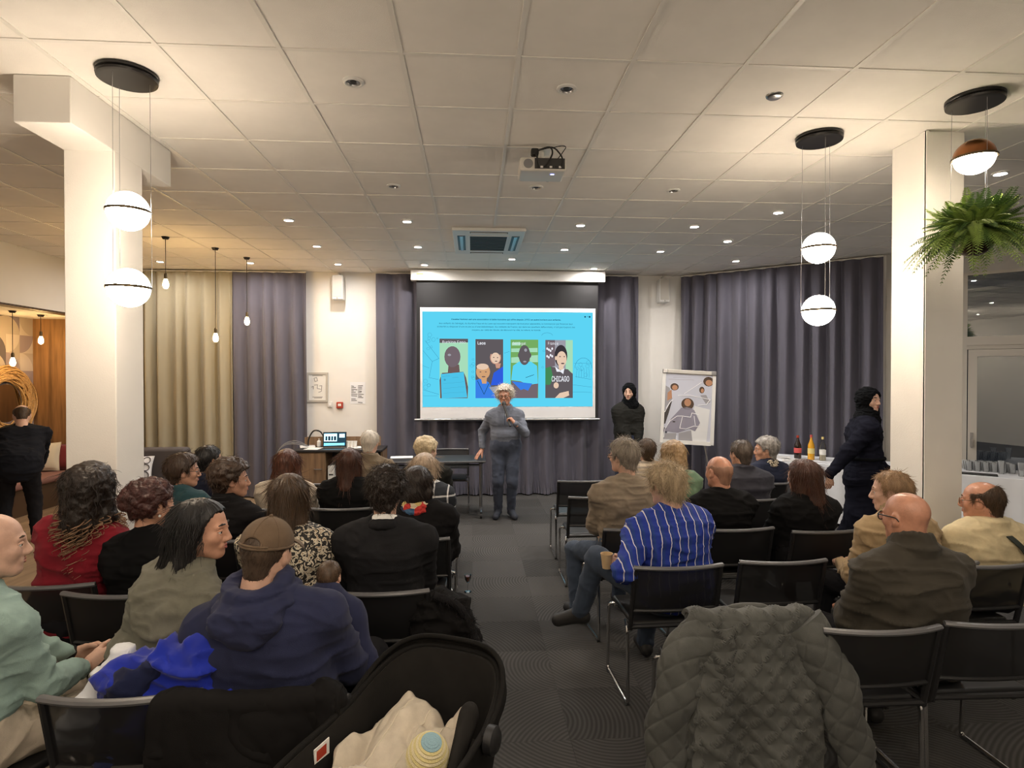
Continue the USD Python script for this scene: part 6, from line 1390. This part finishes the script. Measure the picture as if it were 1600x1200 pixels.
# ------------------------------------------------------------------ right block of the audience
P = person('grey-haired man with glasses in a taupe sweater', (975, 684), 4.38, .10, .03, -.02, 'o', 'skin_pale', dict(style='short', t=.022, amp=.008, sl=.045, lift=.45, mess=.6, n=1.5, seed=44), 'hair_grey', 'sweater_taupe', near=True, head=(.62, .02, 0), collar='crew', sw=1.08, inf=.022, bottom='jeans', legs=dict(al=(-.30, .24, .085), ar=(.10, .42, .085)), with_chair='black mesh chair of the man in the taupe sweater'); glasses(P, r=.0022)
cupp = at(948, 876, Zc=3.60)
P = person('grey-blond man in a blue striped shirt holding a paper cup', (1037, 721), 3.60, .10, .10, -.10, 'o', 'skin_pale', dict(style='short', t=.028, amp=.011, sl=.055, lift=.30, mess=.65, n=1.7, nape=-.12, seed=46), 'hair_grey_blond', 'shirt_stripes', near=True, head=(.45, .14, 0), collar='crew', sw=1.1, bulk=1.12, inf=.026, wamp=.012, bottom='jeans', legs=dict(al=(-.46, .46, .30), tl=(-.13, .06, -.06), pl=(-.6, .6, .6), ar=(-.02, .42, .085)),
      wrw=dict(l=at(980, 884, Zc=3.56)), hands=dict(l=('grip', (-.85, .5, .05), (.5, .8, -.1))))
chair_at('black mesh chair of the man in the striped shirt', 1062, 884, .04)
o = thing('paper_cup', 'small tan paper cup held by the man in the striped shirt', 'cup', cupp - [0, 0, .045])
obj('cup', lathe([(0, 0), (.026, 0), (.037, .088), (.035, .088), (.025, .004), (0, .004)], 22), 'cork_cup', o, 40); obj('cup_rim', tube([(.037 * math.cos(t), .037 * math.sin(t), .088) for t in np.arange(22) * PI / 11], .002, 5, True), 'cork_cup', o, True); obj('coffee', lathe([(0, .05), (.031, .05), (.0305, .048), (0, .048)], 18), 'coffee', o)
person('person with short brown hair in a cream banded top', (1010, 685), 6.2, .05, .03, 0, 'f', 'skin_pale', dict(style='short', t=.018, amp=.004, nape=-.11, seed=48), 'hair_mid', 'top_banded', head=(.1, .03, 0), face=False, with_chair='black mesh chair of the person in the cream banded top')
person('woman with wavy blond hair in a green top', (1051, 687), 5.3, .05, .03, 0, 'f', 'skin_pale', dict(style='bob', t=.020, len=.15, w=1.05, amp=.009, curl=.008, sl=.06, lift=.15, mess=.4, seed=50), 'hair_blond', 'top_green', head=(.15, .03, 0), face=False, with_chair='black mesh chair of the woman in the green top')
person('bald man in a black sweatshirt', (1124, 713), 4.36, .05, .03, -.02, 'm', 'skin_ruddy', dict(style='balding', t=.0012, amp=.0003, sl=.006, lift=.1, ztop=.05, n=.5, seed=52), 'hair_shaved', 'top_black', near=True, head=(.28, .02, 0), collar='crew', sw=1.08, with_chair='black mesh chair of the bald man in black')
P = person('man with short grey-brown hair in a navy quilted puffer jacket', (1158, 687), 5.35, 0, .03, .04, 'm', 'skin_warm', dict(style='short', t=.012, amp=.004, rec=.02, sl=.025, mess=.4, seed=54), 'hair_grey_brown', 'puffer_navy', head=(.25, .02, 0), collar='stand', bulk=1.1, sw=1.08, inf=.034, wamp=.004, with_chair='black mesh chair of the man in the puffer jacket')
tp = P['top']; pts = np.array(tp.GetAttribute('points').Get()); nr_ = np.array(tp.GetAttribute('normals').Get()); nn = nr_ * [1, 1, .2]; pts = pts + nn * (.022 * (np.abs(np.sin((pts[:, 2] - .5) * PI / .095)) ** .45 - .75))[:, None]; tp.GetAttribute('points').Set(Vt.Vec3fArray.FromNumpy(pts.astype(np.float32)))
mm_ = trimesh.Trimesh(pts, np.array(tp.GetAttribute('faceVertexIndices').Get()).reshape(-1, 3), process=False); tp.GetAttribute('normals').Set(Vt.Vec3fArray.FromNumpy(np.array(mm_.vertex_normals, np.float32)))
P = person('woman with short silver hair in profile with a leopard scarf', (1196, 683), 6.15, .15, .03, 0, 'o', 'skin_warm', dict(style='curly', t=.020, amp=.007, sl=.035, lift=.2, mess=.5, seed=56), 'hair_silver', 'top_navy', head=(1.1, .05, 0), with_chair='black mesh chair of the woman with silver hair'); scarf(P, 'top_leopard', .072, .026, -.005)
person('woman with long brown hair in black beside the bottle table', (1254, 717), 4.32, .05, .04, 0, 'f', 'skin_warm', dict(style='long', t=.014, len=.33, w=1.0, amp=.006, sl=.10, lift=.08, mess=.25, n=1.4, sway=.02, seed=58), 'hair_chestnut', 'top_black', near=True, head=(.42, .05, 0), inf=.02, with_chair='black mesh chair of the woman with long brown hair', face=True)
person('man with ginger-grey hair in profile, beige jacket', (1391, 736), 3.60, .18, .14, .0, 'm', 'skin_pale', dict(style='short', t=.009, amp=.005, rec=.024, sl=.04, lift=.25, mess=.45, n=1.6, seed=60), 'hair_ginger_grey', 'jacket_beige', near=True, head=(.70, .10, 0), collar='high', inf=.028, wamp=.012, with_chair='black mesh chair of the man in the beige jacket', sw=1.06)
P = person('bald man with black glasses in an olive fleece, nearest at right', (1416, 770), 2.80, .06, .05, .0, 'o', 'skin_ruddy', None, 'hair_shaved', 'fleece_olive', near=True, head=(.22, .06, 0), collar='high', bulk=1.14, sw=1.2, inf=.026, wamp=.012, wfreq=(5, 5, 8)); glasses(P, r=.0024)
chair_at('black mesh chair of the bald man in the olive fleece', 1383, 982, 0)
P = person('balding man with glasses in a cream shirt and shoulder strap', (1534, 752), 3.62, .06, .04, .02, 'm', 'skin_ruddy', dict(style='balding', t=.005, amp=.003, sl=.028, lift=.10, ztop=.048, crown=True, rec=.05, n=1.6, mess=.4, seed=64), 'hair_mid', 'shirt_cream', near=True, head=(.56, .06, 0), collar='stand', bulk=1.16, sw=1.15, inf=.022, wamp=.009); glasses(P, 'frame_brown', .0018)
chair_at('black mesh chair of the man in the cream shirt', 1548, 882, 0)
J = P['J']; b_ = 1.0
sp = smooth_path([J['N'] + [-.02, .10, -.02], J['N'] + [-.045, .035, .085], J['N'] + [-.01, -.075, .045], J['C'] + [.06, -.165, .05], J['W'] + [.15, -.150, .02], J['W'] + [.19, -.03, -.08]], 8)
nrm = np.gradient(sp, axis=0); nrm /= np.linalg.norm(nrm, axis=1)[:, None]; sdv = np.cross(nrm, sp - (J['C'] + [0, .0, .05])); sdv /= np.linalg.norm(sdv, axis=1)[:, None]
obj('shoulder_strap', slab(np.stack([sp - sdv * .019, sp + sdv * .019], 1), .004), 'leather_strap', P['root'], label='dark diagonal bag strap')

# ------------------------------------------------------------------ empty chairs
chair_at('empty black mesh chair at the aisle in the front right row', 911, 751, 0)
chair_at('empty black mesh chair at the aisle in the second right row', 934, 776, 0)
chair_at('empty black mesh chair between the striped shirt and the olive fleece', 1226, 876, .0)
chair_at('empty black mesh chair at the lower right corner', 1572, 972, -.02)
jc = at(1172, 969, z=.82); chair_at('black mesh chair under the quilted jacket', 1172, 969, 0)
chair_at('empty black mesh chair between the auburn bob and the desk', 498, 755, 0)
chair_at('empty black mesh chair left of the charcoal suit', 548, 834, 0)
q = at(705, 701, z=.82); chair('black mesh chair behind the folding table', q[0], q[1] - .325, PI)

# ------------------------------------------------------------------ quilted jacket on the chair
jx, jy = jc[0], jc[1] + .325
o = thing('quilted_jacket', 'grey-green quilted jacket hung over the back of a chair', 'jacket', (jx, jy, 0))
def backy(x, z): return -.225 - .085 * (z - .45) / .37 - .045 * (1 - min(1, (x / .245) ** 2)) * min(1, max(0, (z - .45) / .2))
def quilted(P, uv, cell=.078, puff=.015, thick=.016):
    """Puffs a sheet of points between diagonal seams; uv are its metric coordinates."""
    m = grid_mesh(P); N = m.vertex_normals.reshape(P.shape)
    a, b = (uv[..., 0] + uv[..., 1] * 1.05) / cell, (uv[..., 0] - uv[..., 1] * 1.05) / cell
    d = np.minimum(np.abs(np.sin(PI * a / 1.414)), np.abs(np.sin(PI * b / 1.414))) ** .45
    return slab(P + N * (puff * (d - .6))[..., None], thick)
nu, nv = 150, 190
us = np.linspace(-1, 1, nu); L0, L1 = .30, .86; vs = np.linspace(-L0, L1, nv)
G = np.zeros((nv, nu, 3)); UV = np.zeros((nv, nu, 2))
for i, v in enumerate(vs):
    for j, u in enumerate(us):
        hwid = .262 + .05 * max(0, v) + (.0 if v > 0 else .0); x = u * hwid - .01 * max(0, v)
        cx_ = min(.245, max(-.245, x)); yr = backy(cx_, .83)
        if v < -.03: z = .845 + (v + .03); y = yr + .045 - .10 * (.845 - z) * .2
        elif v < .05: t = (v + .03) / .08; a = PI * t; y = yr + .008 + .037 * math.cos(a); z = .845 + .020 * math.sin(a)
        else:
            z = .845 - (v - .05); y = yr - .029 - .05 * min(1, (v - .05) * 4) + .02 * math.sin(u * 5 + v * 4) * min(1, v * 2) - .035 * max(0, v - .3) + .03 * (abs(u) > .8) * (abs(u) - .8) * 5 * v
        fold = .022 * math.sin(u * 7.5 + 1.2 * math.sin(v * 5)) * min(1, max(0, v) * 1.8)
        G[i, j] = (x, y - fold * .8, z - .012 * u * u); UV[i, j] = (x, v)
obj('back_panel', quilted(G, UV), 'quilt', o, 60)
def sleeve(name, pts, r0, r1, n=84, rings=150):
    c = smooth_path(pts, 12); s = np.linspace(0, len(c) - 1, rings); c = np.column_stack([np.interp(s, np.arange(len(c)), c[:, k]) for k in range(3)])
    t = np.gradient(c, axis=0); t /= np.linalg.norm(t, axis=1)[:, None]; a = np.linspace(0, 2 * PI, n, endpoint=False); q = np.linspace(0, 1, rings)
    ux = np.cross(t, [0, 1.0, 0]); ux /= np.linalg.norm(ux, axis=1)[:, None]; uy = np.cross(t, ux); ln = np.concatenate([[0], np.cumsum(np.linalg.norm(np.diff(c, axis=0), axis=1))])
    R = r0 + (r1 - r0) * q; X = a[None] * R[:, None]; Y = np.repeat(ln[:, None], n, 1)
    d = np.minimum(np.abs(np.sin(PI * (X + Y) / .078 / 1.414)), np.abs(np.sin(PI * (X - Y) / .078 / 1.414))) ** .45
    rr = R[:, None] + .011 * (d - .6) + .008 * np.sin(Y * 22 + 2 * np.cos(a)[None])
    Pq = c[:, None] + rr[..., None] * (np.cos(a)[None, :, None] * ux[:, None] * 1.15 + np.sin(a)[None, :, None] * uy[:, None] * .62)
    m = grid_mesh(Pq, wrap=True); trimesh.repair.fix_normals(m)
    caps = [trimesh.Trimesh(np.vstack([Pq[k], Pq[k].mean(0)]), [(i, (i + 1) % n, n) for i in range(n)], process=False) for k in (0, -1)]
    obj(name, cat_([m] + caps), 'quilt', o, 50)
sleeve('sleeve', [(.20, -.36, .81), (.262, -.40, .72), (.33, -.42, .55), (.39, -.41, .36), (.43, -.40, .22)], .085, .068)
sleeve('sleeve', [(-.20, -.35, .80), (-.29, -.37, .70), (-.35, -.38, .52), (-.38, -.38, .34), (-.385, -.37, .20)], .088, .072)
fp = np.array([[[-.10 - .15 * v * .35 - .14 * u - .02 * v, backy(-.2, .8) - .062 - .035 * v - .025 * math.sin(u * 3.2) - .02 * math.sin(u * 6 + v * 3), .845 - .80 * v - .012 * u] for u in np.linspace(0, 1, 60)] for v in np.linspace(.02, 1, 150)])
uvf = np.array([[[u * .18, v * .8] for u in np.linspace(0, 1, 60)] for v in np.linspace(.02, 1, 150)])
obj('front_flap', quilted(fp[:, ::-1], uvf[:, ::-1]), 'quilt', o, 60)
obj('collar', tube(smooth_path([(-.12, backy(0, .83) + .05, .83), (-.06, backy(0, .83) + .06, .862), (.06, backy(0, .83) + .06, .862), (.12, backy(0, .83) + .05, .83)]), .018, 10), 'quilt', o, True)

# ------------------------------------------------------------------ coats and bag
def lump(name, label, cat, at_, blobs, m, amp=.014, freq=(9, 9, 9), h=.012, part='cloth', k=.04, seed=3, cutz=None):
    pts = np.array([b[0] for b in blobs] + [b[1] for b in blobs]); rr = max(max(b[2], b[3]) for b in blobs)
    V = Vol(pts.min(0) - rr - .05, pts.max(0) + rr + .05, h)
    for b in blobs: V.rc(b[0], b[1], b[2], b[3], k, sq=b[4] if len(b) > 4 else None)
    if cutz is not None: V.cut(lambda X, Y, Z: cutz - Z)
    o_ = thing(name, label, cat, at_); mm = wrinkle(V.mesh(), amp, freq, seed, 3); obj(part, mm, m, o_, True); return o_
c4 = at(186, 1087, z=.82); cx4, cy4 = c4[0], c4[1]
o = lump('blue_coat', 'royal blue fleecy coat bunched over the front-row chair at left', 'coat', (cx4, cy4, 0),
     [((-.06, .15, .79), (.19, .15, .85), .075, .085), ((-.02, .17, .70), (.24, .16, .75), .10, .09)], 'coat_blue', .034, (7, 7, 7), seed=6)
V = Vol((-.32, -.02, .45), (.10, .24, .90), .011); V.rc((-.10, .09, .50), (-.02, .085, .80), .05, .055, .03); V.rc((-.02, .085, .80), (.06, .09, .86), .035, .03, .03); obj('dark_lining', wrinkle(V.mesh(), .014, (10, 10, 10), 7), 'coat_blue_dark', o, True)
o = lump('white_cloth', 'white cloth beside the blue coat on the front-row chair', 'cloth', (cx4, cy4, 0), [((-.24, .14, .62), (-.10, .20, .85), .055, .045), ((-.18, .16, .60), (-.06, .22, .80), .05, .04)], 'cloth_white', .012, (10, 10, 10))
c5 = at(452, 1092, z=.82); X5, Y5 = c5[0], c5[1]
# black coat over the back of the hoodie man's chair
hp5 = [x for x in stage.GetPrimAtPath('/World').GetChildren() if (x.GetCustomDataByKey('label') or '').startswith('black mesh chair of the man in the navy hoodie')][0]; t5 = hp5.GetAttribute('xformOp:translate').Get()
o = thing('black_coat', 'black coat hung over the chair of the man in the hoodie', 'coat', (t5[0], t5[1], 0))
G = np.zeros((70, 60, 3))
for i, v in enumerate(np.linspace(-.16, .72, 70)):
    for j, u in enumerate(np.linspace(-1, 1, 60)):
        x = u * (.29 + .05 * max(0, v)); cxx = min(.245, max(-.245, x)); yr = backy(cxx, .83)
        if v < -.03: z = .838 + (v + .03); y = yr + .032
        elif v < .04: a = PI * (v + .03) / .07; y = yr + .004 + .028 * math.cos(a); z = .838 + .012 * math.sin(a)
        else: z = .838 - (v - .04); y = yr - .026 - .04 * min(1, v * 3) - .02 * math.sin(u * 6 + v * 5) * min(1, v * 2)
        G[i, j] = (x, y, z - .02 * u * u)
obj('coat_back', wrinkle(slab(G, .012), .009, (8, 8, 5), 12), 'coat_black', o, True)
V = Vol((.10, -.46, .25), (.45, -.18, .9), .012); V.rc((.24, -.30, .79), (.31, -.36, .35), .062, .055, .03); obj('coat_sleeve', wrinkle(V.mesh(), .012, (9, 9, 6), 9), 'coat_black', o, True)
V = Vol((-.45, -.46, .25), (-.10, -.18, .9), .012); V.rc((-.24, -.30, .79), (-.30, -.36, .35), .062, .055, .03); obj('coat_sleeve', wrinkle(V.mesh(), .012, (9, 9, 6), 10), 'coat_black', o, True)
# fur-trimmed black coat on the suit man's chair, towards the aisle
fb = at(704, 968, Zc=2.98)
o = lump('fur_trimmed_coat', 'black fur-trimmed coat heaped beside the suited man by the aisle', 'coat', (fb[0], fb[1], 0), [((-.10, 0, .70), (.0, .02, .64), .09, .10), ((.0, .02, .64), (.05, .02, .44), .10, .11), ((-.08, .0, .60), (.0, 0, .42), .12, .10)], 'coat_black', .022, (8, 8, 8), seed=8)
rg = np.random.default_rng(31); sp_ = smooth_path([(-.08, -.07, .79), (.03, -.07, .74), (.09, -.05, .64), (.13, -.05, .52), (.13, -.05, .42)], 10); C = []
for k in range(420):
    p_ = sp_[rg.integers(0, len(sp_))] + rg.normal(0, .012, 3); d_ = rg.normal(0, 1, 3) + [.6, -.3, .2]; d_ /= np.linalg.norm(d_); t_ = np.linspace(0, 1, 4)[:, None]; C.append(p_ + d_ * t_ * .045 + np.array([0, 0, -.02]) * t_ ** 2)
obj('fur_edge', tube(sp_, .022, 8), 'fur', o, True); add_curves(path_of('fur_hair', o), np.array(C), 'fur', .003)
# wine glass on the carpet
g_ = at(731, 925, z=.0)
o = thing('wine_glass', 'small stemmed glass of amber drink on the aisle carpet', 'wine glass', (g_[0], g_[1], .0005))
obj('glass_bowl', lathe([(0, .082), (.012, .085), (.024, .11), (.029, .15), (.027, .15), (.022, .112), (.011, .088), (0, .085)], 22), 'glass', o, 40); obj('stem', lathe([(.004, .006), (.0035, .08), (0, .084)], 12), 'glass', o, 40); obj('foot', lathe([(0, 0), (.032, 0), (.032, .003), (.006, .008), (0, .008)], 24), 'glass', o, 40); mat('amber', (.25, .05, .012), .1); obj('drink', lathe([(0, .087), (.011, .090), (.0215, .113), (.0255, .138), (0, .138)], 20), 'amber', o, 40)

# ------------------------------------------------------------------ pram bassinet with blanket and knitted hat
pc = np.array([-.30, 1.93]); ang = .50                      # its long axis, turned towards the aisle
pv = (at(700, 1010, z=.86), )
o = thing('pram_bassinet', 'black fabric pram bassinet standing beside the hoodie man', 'pram', (-.235, 1.78, 0), -.42)
Lh, Wh = .43, .245
def ringpts(sx, sy, z, n_=48, lift=0.0, rise=0.0):
    a = np.linspace(0, 2 * PI, n_, endpoint=False); e = .55
    X = sx * np.sign(np.cos(a)) * np.abs(np.cos(a)) ** e; Y = sy * np.sign(np.sin(a)) * np.abs(np.sin(a)) ** e
    Z = z + rise * np.clip((Y / sy - .2) / .8, 0, 1) ** 1.2; return np.column_stack([X, Y, Z])
outer = [(.80, .86, .50, 0), (.90, .94, .55, .0), (.97, .98, .65, .03), (1.0, 1.0, .74, .08), (1.0, 1.0, .765, .10)]
inner = [(.93, .94, .765, .10), (.90, .92, .73, .08), (.86, .90, .64, .02), (.82, .88, .585, 0)]
Pq = np.stack([ringpts(Wh * a, Lh * b, z, rise=r) for a, b, z, r in outer]); m = grid_mesh(Pq, wrap=True); trimesh.repair.fix_normals(m)
bot = trimesh.Trimesh(np.vstack([Pq[0], Pq[0].mean(0)]), [((i + 1) % 48, i, 48) for i in range(48)], process=False)
obj('outer_shell', cat_([m, bot]), 'stroller_fabric', o, 50)
Pi = np.stack([ringpts(Wh * a, Lh * b, z, rise=r) for a, b, z, r in outer[-1:] + inner]); m = grid_mesh(Pi, flip=True, wrap=True)
fl_ = trimesh.Trimesh(np.vstack([Pi[-1], Pi[-1].mean(0)]), [(i, (i + 1) % 48, 48) for i in range(48)], process=False)
obj('inner_lining', cat_([m, fl_]), 'stroller_inner', o, 50)
obj('rim_piping', tube(ringpts(Wh * .985, Lh * .985, .768, rise=.10), .011, 8, True), 'stroller_fabric', o, True)
# folded hood at the far end
hp_ = []
for t in np.linspace(0, 1, 7):
    a = np.linspace(0, PI, 24); hp_.append(np.column_stack([Wh * 1.03 * np.sign(np.cos(a)) * np.abs(np.cos(a)) ** .6, Lh * (.30 + .74 * np.sin(a) ** .7 * (1 - .10 * t)) , .755 + .02 * t + (.065 + .065 * t) * np.sin(a) ** .8]))
obj('folded_hood', slab(np.stack(hp_)[:, ::-1], .006), 'stroller_fabric', o, 50)
obj('hood_edge', tube(hp_[-1], .009, 8), 'stroller_fabric', o, True)
for sx in (-1, 1): obj('hinge_knob', lathe([(0, -.025), (.03, -.022), (.042, -.012), (.042, .012), (.03, .022), (0, .025)], 20).apply_transform(trimesh.transformations.rotation_matrix(PI / 2, [0, 1, 0])).apply_translation([sx * (Wh + .02), Lh * .28, .76]), 'black_plastic', o, 40)
for sx in (-1, 1):
    obj('chassis_tube', tube(bend([(sx * .20, .30, .50), (sx * .23, .34, .15), (sx * .23, .36, .14)], .03), .014, 8), 'black_metal', o, True); obj('chassis_tube', tube([(sx * .20, .34, .16), (sx * .20, -.36, .50)], .014, 8), 'black_metal', o, True); obj('chassis_tube', tube([(sx * .20, -.34, .16), (sx * .20, .30, .50)], .014, 8), 'black_metal', o, True)
    for yy in (.36, -.36): obj('wheel', lathe([(.03, -.02), (.12, -.022), (.135, 0), (.12, .022), (.03, .02)], 24, True).apply_transform(trimesh.transformations.rotation_matrix(PI / 2, [0, 1, 0])).apply_translation([sx * .235, yy, .136]), 'rubber', o, 40)
obj('care_label', bx(-Wh * .895, -Wh * .895 + .003, -.075, -.030, .705, .735), 'red_plastic', o, label='small red and white label'); obj('label_border', cat_([bx(-Wh * .895 - .001, -Wh * .895 + .0025, -.085, -.015, .695, .745)]), 'paper', o)
def to_pram(m): return m
ob = thing('baby_blanket', 'cream quilted blanket lying crumpled in the pram', 'blanket', (-.235, 1.78, 0), -.42)
nu, nv = 70, 96; G = np.zeros((nv, nu, 3))
for i, v in enumerate(np.linspace(-1, 1, nv)):
    for j, u in enumerate(np.linspace(-1, 1, nu)):
        x = u * (.172 + .012 * math.sin(v * 6)) * (1 - .4 * max(0, v) ** 5); y = -.06 + v * .32
        q = np.array([x * 9, y * 9, .3]); h_ = .650 + .11 * float(meshkit.fbm(q, 3, 4)) - .05 * (1 - abs(2 * float(meshkit.noise(q * [1.3, .8, 1] + 3, 5)) - 1)) ** 4 + .026 * math.sin(8 * x + 14 * y) * (1 - u * u) + .075 * max(0, v - .35) * (1 - .5 * u * u) + .035 * max(0, abs(u) - .7) / .3
        G[i, j] = (x, y, h_)
obj('blanket', slab(G, .018), 'blanket', ob, True)
for xx in (-.09, 0, .09): 
    k_ = int((xx / .17 + 1) / 2 * (nu - 1)); obj('seam_line', tube(G[4:-4:3, k_] + [0, 0, .001], .0022, 5), 'cream_fabric', ob)
V = Vol((-.16, -.42, .60), (.05, -.10, .86), .009); V.rc((-.09, -.30, .70), (-.02, -.24, .74), .045, .05, .03); V.rc((-.10, -.20, .70), (-.04, -.14, .72), .04, .04, .03); obj('blanket_fold', wrinkle(V.mesh(), .02, (11, 11, 11), 4), 'blanket', ob, True)
ht = at(667, 1152, z=.78); R2 = np.array([[math.cos(.42), -math.sin(.42)], [math.sin(.42), math.cos(.42)]])
V = Vol((.06, -.06, .58), (.28, .28, .90), .009); V.rc((.180, .04, .70), (.172, .16, .79), .030, .045, .03, sq=((1, 0, 0), 1.5)); obj('side_pad', V.mesh(), 'stroller_inner', o, True)
mat('knit_cream', (.62, .55, .36), .95, bump=(240, .4)); mat('knit_yellow', (.58, .50, .24), .95, bump=(240, .4)); mat('knit_blue', (.24, .38, .44), .95, bump=(240, .4))
ok_ = thing('knitted_hat', 'small knitted baby hat with blue crown and cream bands on the blanket', 'hat', (ht[0], ht[1], .715), .5)
tl_ = trimesh.transformations.rotation_matrix(.45, [1, 0, 0]); prof = [(.062 * math.cos(t), .085 * math.sin(t)) for t in np.linspace(0, PI / 2, 13)]
for k in range(12):
    (r0, z0), (r1, z1) = prof[k], prof[k + 1]; m = lathe([(r0, z0), ((r0 + r1) / 2 + .0035, (z0 + z1) / 2), (max(r1, .0), z1), (max(r1 - .004, 0), z1 - .002), (max(r0 - .004, 0), z0)], 40, True); m.apply_transform(tl_)
    obj('knit_band', m, 'knit_blue' if k > 7 else ('knit_yellow' if k % 2 else 'knit_cream'), ok_, 50)
